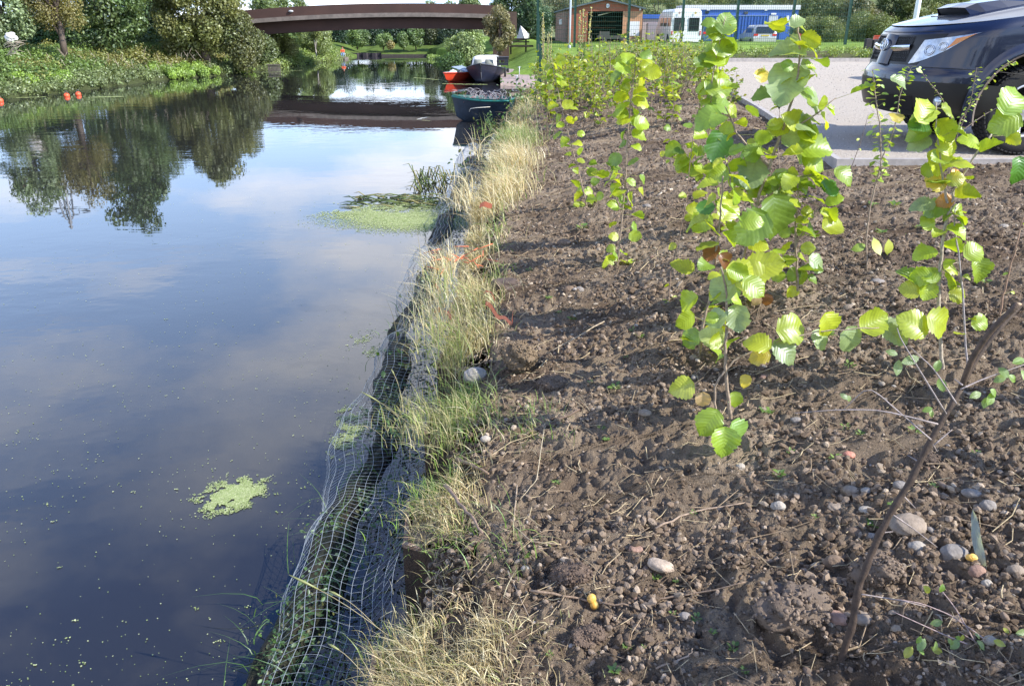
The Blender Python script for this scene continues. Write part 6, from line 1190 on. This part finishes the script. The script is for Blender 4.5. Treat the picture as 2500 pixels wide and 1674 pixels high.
# vehicles seen from behind
def car(name, label, cat, pxl, pxr, pytop, D, L_, paint, zg=ZG, van=False, side=None):
    xl_ = (pxl-1250)/2048*D; xr_ = (pxr-1250)/2048*D; w_ = xr_-xl_; zt = P(pxl, pytop, D)[2]; h = zt-zg; c = np.array([(xl_+xr_)/2, D, zg]); t = thing(name, label, cat, c)
    if van: prof = [(0, .10), (0.02, .55), (.06, .93), (.2, 1.0), (L_*.70, 1.0), (L_*.84, .86), (L_*.93, .52), (L_*.99, .45), (L_, .12)]
    else: prof = [(0, .12), (-.03, .35), (.02, .55), (.22, .93), (.45, 1.0), (L_*.5, 1.0), (L_*.72, .62), (L_*.96, .50), (L_, .15)]
    rows = []
    for yy_, zf in prof:
        z = h*zf; hw = w_/2*(1 if zf < .6 else 1-(.16 if not van else .07)*(zf-.6)/.4); b = h*.12
        rows.append([[-w_/2*.96, yy_, b], [-w_/2, yy_, b+(z-b)*.3], [-hw, yy_, b+(z-b)*.93], [-hw*.86, yy_, z], [0, yy_, z+.02*h], [hw*.86, yy_, z], [hw, yy_, b+(z-b)*.93], [w_/2, yy_, b+(z-b)*.3], [w_/2*.96, yy_, b]])
    V = np.array(rows)+c; mb = MB(); mb.grid(V, flip=True); r0 = V[0]; mb.add(r0, [[0, 1, 7, 8], [1, 2, 6, 7], [2, 3, 5, 6]]); mb.build('body', paint, t, smooth=False)
    if van:
        for s in (-1, 1):
            mb = MB(); mb.box(c+np.array([s*w_*.24-w_*.17, -.015, h*.40]), c+np.array([s*w_*.24+w_*.17, .03, h*.76])); mb.build('rear_window', drk, t, smooth=False)
            mb = MB(); mb.box(c+np.array([s*w_*.46-.03, -.02, h*.28]), c+np.array([s*w_*.46+.03, .02, h*.40])); mb.build('tail_light', redl, t, smooth=False)
            for k in range(3): mb = MB(); mb.box(c+np.array([s*(w_/2-.045)-.03, .3+k*L_*.24, h*.45]), c+np.array([s*(w_/2-.045)+.03, .25+k*L_*.24+L_*.2, h*.76])); mb.build('side_window', drk, t, smooth=False)
            a = np.linspace(0, 2*np.pi, 17)[:-1]; mb = MB(); mb.poly_prism(np.array([c+np.array([s*w_*.26+.06*math.cos(x), .0, h*.89+.07*math.sin(x)]) for x in a]), (0, -.012, 0)); mb.build('round_badge', [pmat('badge_red', (.45, .3, .3), .6), pmat('badge_gold', (.55, .42, .15), .6)][0 if s < 0 else 1], t, smooth=False)
    else:
        mb = MB(); v = np.array([[-w_*.40, -.012, h*.60], [w_*.40, -.012, h*.60], [w_*.34, .185, h*.92], [-w_*.34, .185, h*.92]])+c; mb.add(np.vstack([v, v+[0, -.02, .01]]), [[4, 5, 6, 7], [0, 1, 5, 4], [1, 2, 6, 5], [2, 3, 7, 6], [3, 0, 4, 7]]); mb.build('rear_window', drk, t, smooth=False)
        for s in (-1, 1):
            mb = MB(); mb.box(c+np.array([s*w_*.40-w_*.09, -.05, h*.46]), c+np.array([s*w_*.40+w_*.09, .0, h*.56])); mb.build('tail_light', redl, t, smooth=False)
            mb = MB(); mb.box(c+np.array([s*w_*.462-.02, .5, h*.60]), c+np.array([s*w_*.462+.02, L_*.55, h*.84])); mb.build('side_window', drk, t, smooth=False)
        mb = MB(); mb.box(c+np.array([-w_*.48, -.07, h*.16]), c+np.array([w_*.48, .02, h*.30])); mb.build('bumper', paint, t, smooth=False)
        mb = MB(); mb.box(c+np.array([-w_*.17, -.05, h*.44]), c+np.array([w_*.17, -.031, h*.51])); mb.build('number_plate', pmat('plate_yellow', (.6, .45, .08), .5) if 'plate_yellow' not in MATS else MATS['plate_yellow'], t, smooth=False)
    for sx in (-1, 1):
        for yy_ in (L_*.18, L_*.82): mb = MB(); m_ = c+np.array([0, yy_, h*.15]); 
        for yy_ in (L_*.18, L_*.82):
            mb = MB(); cc = c+np.array([sx*(w_/2-.07), yy_, h*.155]); a = np.linspace(0, 2*np.pi, 21)
            V = np.array([[[o_, r*math.cos(x), r*math.sin(x)] for x in a] for r, o_ in [(.001, -.08), (h*.15, -.08), (h*.16, 0), (h*.15, .08), (.001, .08)]])+cc; mb.grid(V); mb.build('wheel', tyr, t)
    return t
car('minibus', 'white high-roof minibus seen from behind, parked left of the blue cabin', 'minibus', 1638, 1713, 22, 47.0, 5.0, wht, van=True)
car('blue_car', 'small dark blue car behind the tall middle hazel', 'car', 1717, 1785, 54, 50.0, 3.4, bluc); car('silver_car', 'silver hatchback seen from behind in front of the cabin door', 'car', 1841, 1898, 62, 49.0, 3.2, silver)
car('white_van', 'white van roof showing above the pickup bonnet', 'van', 2600, 2870, -60, 15.0, 4.2, wht, zg=1.0, van=True)
# mesh fence
fp = pmat('fence_green', (.010, .055, .040), .5); fm = pmat('fence_wire', (.02, .075, .05), .5)
t = thing('mesh_fence', 'tall dark green mesh fence on square posts before the compound', 'fence', (8, 42, ZG)); D = 42.0
pxs = [1312, 1402, 1532, 1662, 1793, 1928, 2063]; xs_ = [(p-1250)/2035*D for p in pxs]
xs_.append((2110-1250)/2035*D)
for i, x in enumerate(xs_[:-1]): mb = MB(); mb.box((x-.055, D-.05, .85), (x+.055, D+.05, ZG+2.45)); mb.box((x-.065, D-.06, ZG+2.452), (x+.065, D+.06, ZG+2.47)); mb.build('post', fp, t, smooth=False)
for i in range(len(xs_)-1):
    mb = MB(); xa, xb = xs_[i], xs_[i+1]; top = ZG+(2.4 if i < 7 else 2.4)
    for x in np.arange(xa+.06, xb-.05, .105): mb.box((x-.004, D-.064, ZG+.05), (x+.004, D-.056, top))
    for z in np.arange(ZG+.05, top+.01, .2): mb.box((xa, D-.072, z-.005), (xb, D-.064, z+.005))
    mb.build('mesh_panel', fm, t, smooth=False)
t = thing('mesh_fence', 'green mesh fence running from the river side of the lawn towards the planting', 'fence', (.8, 32, .8)); A_ = np.array([xs_[0], 41.9]); B_ = np.array([.75, 21.5]); k_ = np.linspace(0, 1, 9)
for j, k in enumerate(k_):
    q = A_*(1-k)+B_*k
    if j: z0 = float(h_right(q[0], q[1])); mb = MB(); mb.box((q[0]-.03, q[1]-.03, z0-.1), (q[0]+.03, q[1]+.03, z0+1.25 if j > 4 else z0+2.0)); mb.build('post', fp, t, smooth=False)
for j in range(8):
    mb = MB(); a_, b_ = A_*(1-k_[j])+B_*k_[j], A_*(1-k_[j+1])+B_*k_[j+1]; z0 = float(h_right(*a_)); z1 = float(h_right(*b_)); hh = 2.0 if j < 4 else 1.2
    for s in np.arange(0, 1, .045): q = a_*(1-s)+b_*s; z = z0*(1-s)+z1*s; mb.tube([(q[0], q[1], z+.03), (q[0], q[1], z+hh)], .003, 3, cap=False)
    for zz_ in np.arange(.05, hh+.01, .2): mb.tube([(a_[0], a_[1], z0+zz_), (b_[0], b_[1], z1+zz_)], .003, 3, cap=False)
    mb.build('mesh_panel', fm, t)
def post(name, label, cat, px, D, w_, ztop, mat, zb=.9, cap=None):
    x = (px-1250)/2045*D; t = thing(name, label, cat, (x, D, zb)); mb = MB(); mb.tube([(x, D, zb-.2), (x, D, zb+1.0), (x, D, ztop)], [w_/2, w_/2, w_/2*.9], 12); mb.build('column', mat, t); mb = MB(); mb.tube([(x, D, zb-.1), (x, D, zb+.25)], w_*.75, 12); mb.build('base', mat, t)
    if cap: mb = MB(); mb.tube([(x, D, ztop), (x+.3, D, ztop+.15), (x+.7, D, ztop+.17)], .03, 8); mb.build('arm', mat, t); mb = MB(); mb.box((x+.55, D-.1, ztop+.1), (x+1.1, D+.1, ztop+.19)); mb.build('lamp_head', mat, t)
post('lamp_post', 'plain grey lamp post at the left corner of the boathouse', 'lamp post', 1391, 41.0, .10, 5.5, pmat('post_grey', (.42, .47, .52), .4), ZG, 1)
post('flag_mast', 'white mast rising behind the pickup bonnet', 'mast', 2229, 36.0, .22, 5.5, wht, ZG)
for px, lb in [(2117, 'left one of two thick dark timber gate posts beside the pickup nose'), (2135, 'right one of two thick dark timber gate posts beside the pickup nose')]:
    x = (px-1250)/2030*29.5; o_ = (x, 29.5, 1.0); mb = MB(); tp = 1.64-(.03 if px > 2120 else 0); mb.box((x-.10, 29.4, .8), (x+.10, 29.6, tp)); v = np.array([[x-.10, 29.4, tp], [x+.10, 29.4, tp], [x+.10, 29.6, tp], [x-.10, 29.6, tp], [x, 29.5, tp+.03]]); mb.add(v, tris=[[0, 1, 4], [1, 2, 4], [2, 3, 4], [3, 0, 4]]); o = mb.build('gate_post', pmat('black_timber', (.035, .032, .035), .8, var=.3) if 'black_timber' not in MATS else MATS['black_timber'], smooth=False, origin=o_); tag(o, lb, 'gate post')
c = P(2146, 96, 33.0); t = thing('storage_drum', 'orange drum showing between the gate posts and the pickup grille', 'drum', (c[0], 33, 1.05)); mb = MB(); V = np.array([[[c[0]+r*math.cos(a), 33+r*math.sin(a), z] for a in np.linspace(0, 2*np.pi, 21)] for r, z in [(.2, 1.05), (.22, 1.1), (.22, 1.35), (.23, 1.37), (.22, 1.39), (.22, 1.66), (.2, 1.7), (.001, 1.7)]]); mb.grid(V); mb.build('shell', org, t); mb = MB(); mb.tube([(c[0]+.2*math.cos(a), 33+.2*math.sin(a), 1.71) for a in np.linspace(0, 6.28, 17)], .012, 5); mb.build('rim', org, t)
t = thing('metal_ramp', 'red metal ramp frame sloping down behind the fence', 'ramp', P(1975, 108, 46)); rm = pmat('ramp_red', (.45, .03, .03), .5)
for k, (a_, b_) in enumerate([((1950, 82), (2004, 104)), ((1952, 92), (1998, 108))]): mb = MB(); mb.tube([P(*a_, 46), P(*b_, 46)], .03, 6); mb.build('rail', rm, t)
mb = MB(); [mb.tube([P(x, 82+(x-1950)*.42, 46), P(x+6, 91+(x-1950)*.36, 46)], .02, 5) for x in range(1954, 1996, 7)]; mb.build('rungs', rm, t)
mb = MB(); [mb.tube([P(x, y_, 46), np.array([P(x, y_, 46)[0], 46, 1.0])], .025, 6) for x, y_ in ((1954, 84), (1998, 103))]; mb.build('legs', rm, t)
# hillside behind everything on the right
HX, HY = np.meshgrid(np.linspace(-6, 160, 70), np.linspace(80, 190, 30)); hz_ = 1.0+9*sm((HY-80)/60)*sm((HX+6)/14)*(.7+.6*fbm(HX*.03, HY*.03, 3, 12))
mb = MB(); mb.grid(np.stack([HX, HY, hz_], -1)); o = mb.build('hillside', pmat('hill_grass', (.17, .19, .06), .95, col2=(.08, .11, .035), vscale=.35, bump=1, bscale=2)); o['kind'] = 'structure'
# ------------------------------------------------------------------ LAWN SIDE
dt = pmat('rail_timber', (.05, .038, .03), .8, var=.3)
t = thing('timber_barrier', 'low dark two-rail timber barrier on the lawn in front of the white tent', 'barrier', P(1268, 112, 43)); D = 43.0
for px in (1247, 1284): x = (px-1250)/2035*D; mb = MB(); mb.box((x-.04, D-.04, .7), (x+.04, D+.04, P(px, 94, D)[2])); mb.build('post', dt, t, smooth=False)
for py in (95.5, 102.5): z = P(1268, py, D)[2]; mb = MB(); mb.box(((1245-1250)/2035*D, D-.07, z-.035), ((1292-1250)/2035*D, D-.043, z+.03)); mb.build('rail', dt, t, smooth=False)
mb = MB(); z = P(1268, 112, D)[2]; mb.box(((1243-1250)/2035*D, D-.2, z-.06), ((1302-1250)/2035*D, D-.075, z+.03)); mb.build('ground_beam', dt, t, smooth=False)
t = thing('canvas_tent', 'small white pointed tent behind the timber barrier', 'tent', P(1276, 98, 49)); D = 49.0; cw = pmat('white_canvas', (.80, .80, .82), .7, var=.06)
q = {k: P(a, b, D+d) for k, (a, b, d) in dict(T=(1271, 63, 0), T2=(1273, 64, 1.6), a=(1261, 97, .1), b=(1281, 97, -.5), c=(1292, 84, .3), d=(1292, 97, .5), e=(1262, 90, 2.0)).items()}
mb = MB(); mb.add(np.array([q['T'], q['a'], q['b']]), tris=[[0, 1, 2]]); mb.build('front_panel', cw, t, smooth=False); mb = MB(); mb.add(np.array([q['T'], q['b'], q['d'], q['c'], q['T2']]), [[0, 1, 2, 3]], [[0, 3, 4]]); mb.build('side_panel', cw, t, smooth=False); mb = MB(); mb.add(np.array([q['T'], q['T2'], q['c'], q['e'], q['a']]), tris=[[0, 1, 3], [0, 3, 4], [1, 2, 3]]); mb.build('back_panel', cw, t, smooth=False)
mb = MB(); mb.tube([q['T'], q['b']], .02, 5); mb.tube([q['b'], q['T']], .02, 5); mb.build('seam', pmat('canvas_grey', (.4, .4, .42), .8), t)
t = thing('black_crate', 'black slatted crate on the bank behind the cabin boat', 'crate', P(1227, 160, 29.5)); D = 29.5; bk = pmat('crate_black', (.02, .022, .03), .5)
lo = P(1213, 160, D); hi = P(1241, 141, D)
for nm, a_, b_ in [('front_slat', (lo[0], D, lo[2]), (hi[0], D+.02, lo[2]+.09)), ('front_slat', (lo[0], D, hi[2]-.09), (hi[0], D+.02, hi[2]-.003)), ('front_slat', (lo[0], D, lo[2]+.093), (lo[0]+.1, D+.02, hi[2]-.093)), ('front_slat', (hi[0]-.14, D, lo[2]+.093), (hi[0], D+.02, hi[2]-.093)), ('lid', (lo[0]-.02, D-.02, hi[2]), (hi[0]+.02, D+.4, hi[2]+.025)), ('side', (lo[0], D+.023, lo[2]), (lo[0]+.02, D+.38, hi[2]-.003)), ('side', (hi[0]-.02, D+.023, lo[2]), (hi[0], D+.38, hi[2]-.003)), ('base', (lo[0]+.023, D+.023, lo[2]), (hi[0]-.023, D+.38, lo[2]+.02))]:
    mb = MB(); mb.box(a_, b_); mb.build(nm, bk, t, smooth=False)
t = thing('scrap_heap', 'tangle of grey-blue metal frames on the lawn edge behind the crate', 'scrap', P(1220, 122, 42)); mb = MB(); D = 42
for i in range(26): a_ = P(rng.uniform(1208, 1236), rng.uniform(104, 124), D+rng.uniform(-.3, .3)); b_ = a_+rng.normal(0, .11, 3); mb.tube([a_, (a_+b_)/2+rng.normal(0, .03, 3), b_], .012, 5, col=[(.3, .35, .45), (.12, .14, .2), (.5, .5, .52)][rng.integers(3)])
o = mb.build('frames', M_stem, t); o['kind'] = 'stuff'
mb = MB(); v, f = stone_mesh(P(1217, 116, D), .2, .2, .2, 4, 2, .3); mb.add(v, tris=f, col=(.06, .06, .08)); mb.build('bag', M_stem, t)
for px, py, lb in [(1268, 176, 'small white mooring post on the slipway'), (1262, 200, 'grey mooring post on the slipway nearest the green dinghy')]:
    c = G(px, py, .42); t = thing('mooring_post', lb, 'mooring post', c); mb = MB(); mb.tube([c-np.array([0, 0, .15]), c+np.array([0, 0, .2])], .015, 8); mb.build('post', wht, t); mb = MB(); mb.tube([c+np.array([-.06, 0, .17]), c+np.array([.06, 0, .17])], .012, 8); mb.build('cross_bar', wht, t)
# ------------------------------------------------------------------ BOATS
def boat(name, label, bow, stern, beam, hgt, paintm, rimm, inm, sheer=.12, transom=.7, flare=.75, bl=.58):
    bow = np.asarray(bow, float); stern = np.asarray(stern, float); ax = stern-bow; L_ = np.linalg.norm(ax); ax /= L_; sd = np.array([-ax[1], ax[0]]); c = (bow+stern)/2; t = thing(name, label, 'boat', (c[0], c[1], 0))
    S_ = np.linspace(0, 1, 22); th = np.linspace(-1, 1, 19)
    def sec(s, inset=0, up=0):
        w_ = beam/2*max(.012, math.sin(min(s/bl, 1)*math.pi/2)**.75)*(1 if s < .6 else 1-(1-transom)*((s-.6)/.4)**1.6)-inset; w_ = max(w_, .006); zt = hgt+sheer*(1-s)**2*1.0+sheer*.25*s**2; keel = -.10+.10*(1-s)**6*2; r = []
        for q in th: zz_ = keel+(zt-keel)*abs(q)**1.5; ww = w_*(abs(q)**(.5 if s > .12 else .65))*(flare+(1-flare)*abs(q)); xy = bow+ax*(s*L_*(1)-.16*L_*max(0, (.2-s)/.2)*(abs(q)**1.5)*.45)+sd*ww*np.sign(q); r.append([xy[0], xy[1], zz_+up+inset])
        return r
    V = np.array([sec(s) for s in S_]); mb = MB(); mb.grid(V); n_ = len(th); mb.add(np.vstack([V[-1], V[-1].mean(0)]), tris=[[i, i+1, n_] for i in range(n_-1)]+[[n_-1, 0, n_]] if False else [[i+1, i, n_] for i in range(n_-1)]); mb.build('hull', paintm, t)
    Vi = np.array([sec(s, .035) for s in S_]); mb = MB(); mb.grid(Vi, flip=True); mb.build('inner_hull', inm, t)
    rim = np.vstack([V[::-1, 0], V[:, -1]]); mb = MB(); mb.tube(rim, .022, 6); mb.tube([V[-1, 0], V[-1, -1]], .022, 6); mb.build('gunwale', rimm, t)
    return t, (lambda s, o_, z: np.array([*(bow+ax*s*L_+sd*o_), z]))
nav = pmat('boat_navy', (.012, .016, .035), .5, coat=.1, var=.3, vscale=3); teal = pmat('boat_teal', (.015, .15, .13), .5); orr = pmat('boat_orange', (.70, .07, .03), .35, coat=.5); whb = pmat('boat_white', (.80, .78, .74), .35, coat=.5); dkg = pmat('deck_grey', (.22, .23, .24), .7); redr = pmat('rim_red', (.35, .05, .05), .5); slate = pmat('hull_slate', (.022, .034, .052), .4, var=.35, vscale=4)
t, f_ = boat('cabin_boat', 'navy cabin boat with a white wheelhouse, bow towards the viewer', (-1.17, 31.6), (-.85, 36.3), 1.56, .24, nav, nav, dkg, sheer=.50, flare=.92, bl=.36)
# wheelhouse: rounded box
mb = MB(); rows = []
for z, w_, l0, l1 in [(.38, .50, .17, .60), (.52, .56, .15, .60), (.86, .49, .19, .60), (.93, .46, .205, .60), (.965, .38, .23, .58), (.97, .001, .4, .41)]:
    row = []
    for a in np.linspace(0, 2*np.pi, 33): ca, sa = math.cos(a), math.sin(a); row.append(f_((l0+l1)/2-(l1-l0)/2*np.sign(ca)*abs(ca)**.4, w_*np.sign(sa)*abs(sa)**.4, z+.0))
    rows.append(row)
mb.grid(np.array(rows)); mb.build('wheelhouse', whb, t); wgl = pmat('pale_window', (.22, .23, .20), .6, spec=.2)  # opaque front panes: daylight coming through the wheelhouse is put into their pale colour
for sgn in (-1, 1):
    q = []
    for o_, z in [(.05, .60), (.42, .60), (.37, .85), (.07, .86)]: k = (z-.52)/.34; q.append(f_(.15+.04*k-.022+.02*(o_ > .3), sgn*o_, z))
    mb = MB(); q = np.array(q); mb.add(np.vstack([q, q+np.array([0, -.02, 0])]), [[0, 1, 2, 3], [4, 7, 6, 5], [0, 4, 5, 1], [1, 5, 6, 2], [2, 6, 7, 3], [3, 7, 4, 0]]); mb.build('front_window', wgl, t)
    mb = MB(); q = np.array([f_(.2, sgn*.565, .6), f_(.5, sgn*.57, .6), f_(.5, sgn*.51, .84), f_(.24, sgn*.51, .84)]); mb.add(q, [[0, 1, 2, 3]]); mb.build('side_window', drk, t)
mb = MB(); V = np.array([[f_(s, o_*min(.70, .10+1.6*s)*.93, .22+.47*(1-s)**2) for o_ in np.linspace(-1, 1, 9)] for s in np.linspace(.02, .16, 8)]); mb.grid(V); mb.build('foredeck', dkg, t); mb = MB(); c = f_(.22, 0, .985); mb.tube([c, c+np.array([0, 0, .05])], .02, 6); mb.build('mast_light', drk, t)
mb = MB(); c = f_(.05, 0, .66); mb.tube([c, c+np.array([0, 0, .09])], .025, 8); mb.build('bollard', drk, t)
for i in range(2): q = f_(.25+.35*i, -.79, .30); tt = thing('rubber_fender', ['round tyre fender hanging between the cabin boat bow and the bank', 'tyre fender hanging near the cabin boat stern'][i], 'fender', q); mb = MB(); a = np.linspace(0, 2*np.pi, 21); mb.tube(np.stack([q[0]+0*a-(-.03), q[1]+.13*np.cos(a), q[2]+.13*np.sin(a)], 1), .04, 8, cap=False); mb.build('ring', tyr, tt); mb = MB(); mb.tube([q+np.array([.03, 0, .13]), q+np.array([.0, 0, .3])], .008, 5); mb.build('rope', tyr, tt)
t, f_ = boat('orange_dinghy', 'orange-red dinghy loaded with pale bags, moored left of the cabin boat', (-2.62, 32.6), (-1.7, 35.2), .95, .27, orr, orr, dkg, sheer=.08)
for i, (s, o_, r, m_, lb) in enumerate([(.25, .0, .17, whb, 'pale bag at the front of the orange dinghy'), (.55, -.1, .15, whb, 'pale bag in the middle of the orange dinghy'), (.7, .15, .17, dkg, 'grey bag at the back of the orange dinghy')]):
    q = f_(s, o_, .30); mb = MB(); v, f = stone_mesh(q, r, r*.9, r*.75, i+20, 3, .25); mb.add(v, tris=f); o = mb.build('canvas_bag', m_, origin=q); tag(o, lb, 'bag')
mb = MB(); a_, b_, c_, d_ = f_(.45, -.35, .3), f_(.85, -.3, .3), f_(.85, .3, .5), f_(.45, .3, .5); mb.add(np.array([a_, b_, c_, d_, a_+[0, 0, .02], b_+[0, 0, .02], c_+[0, 0, .02], d_+[0, 0, .02]]), [[0, 3, 2, 1], [4, 5, 6, 7], [0, 1, 5, 4], [1, 2, 6, 5], [2, 3, 7, 6], [3, 0, 4, 7]]); mb.build('engine_cover', pmat('blue_grey_cover', (.25, .32, .4), .6), t, smooth=False)
t, f_ = boat('green_rimmed_dinghy', 'slate-blue dinghy with a green rim, filled with coiled wire mesh, nearest the viewer', (-1.32, 19.15), (.0, 18.9), .95, .48, slate, teal, teal, sheer=.07, transom=.8)
mb = MB()
for s in (-.43, .0, .30): pass
mb.tube([f_(.05, .0, .12), f_(.06, -.02, .30)], .006, 4); mb.build('grab_line', pmat('rope_white', (.6, .58, .52), .7), t)
mb = MB(); q = [f_(.30, -.50+.03, .28), f_(.36, -.52+.03, .30), f_(.50, -.52+.02, .32), f_(.66, -.50+.02, .33)]; 
mb.tube([np.array([-.98, 18.55, .26]), np.array([-.95, 18.52, .33]), np.array([-.8, 18.5, .35]), np.array([-.5, 18.5, .37])], .008, 5); mb.build('mooring_rope', MATS['rope_white'], t)
tt = thing('wire_mesh_coils', 'grey tangled coils of wire mesh heaped in the green-rimmed dinghy', 'wire', f_(.5, 0, .5)); mb = MB()
for i in range(90):
    c = f_(rng.uniform(.12, .9), rng.uniform(-.28, .28), .48+rng.uniform(0, .12)); r = rng.uniform(.04, .17); a0_ = rng.uniform(0, 6.28); a = np.linspace(a0_, a0_+rng.uniform(2, 5.5), 12); n_ = unit(rng.normal(size=3)+np.array([0, .8, 0])); e1 = unit(np.cross(n_, [.3, .2, 1])); e2 = np.cross(n_, e1); mb.tube(c+r*(np.cos(a)[:, None]*e1+np.sin(a)[:, None]*e2), .0045, 4, cap=False, col=[(.42, .40, .42), (.30, .28, .30), (.34, .12, .12)][rng.choice(3, p=[.5, .38, .12])])
o = mb.build('wire', M_stem, tt); o['kind'] = 'stuff'
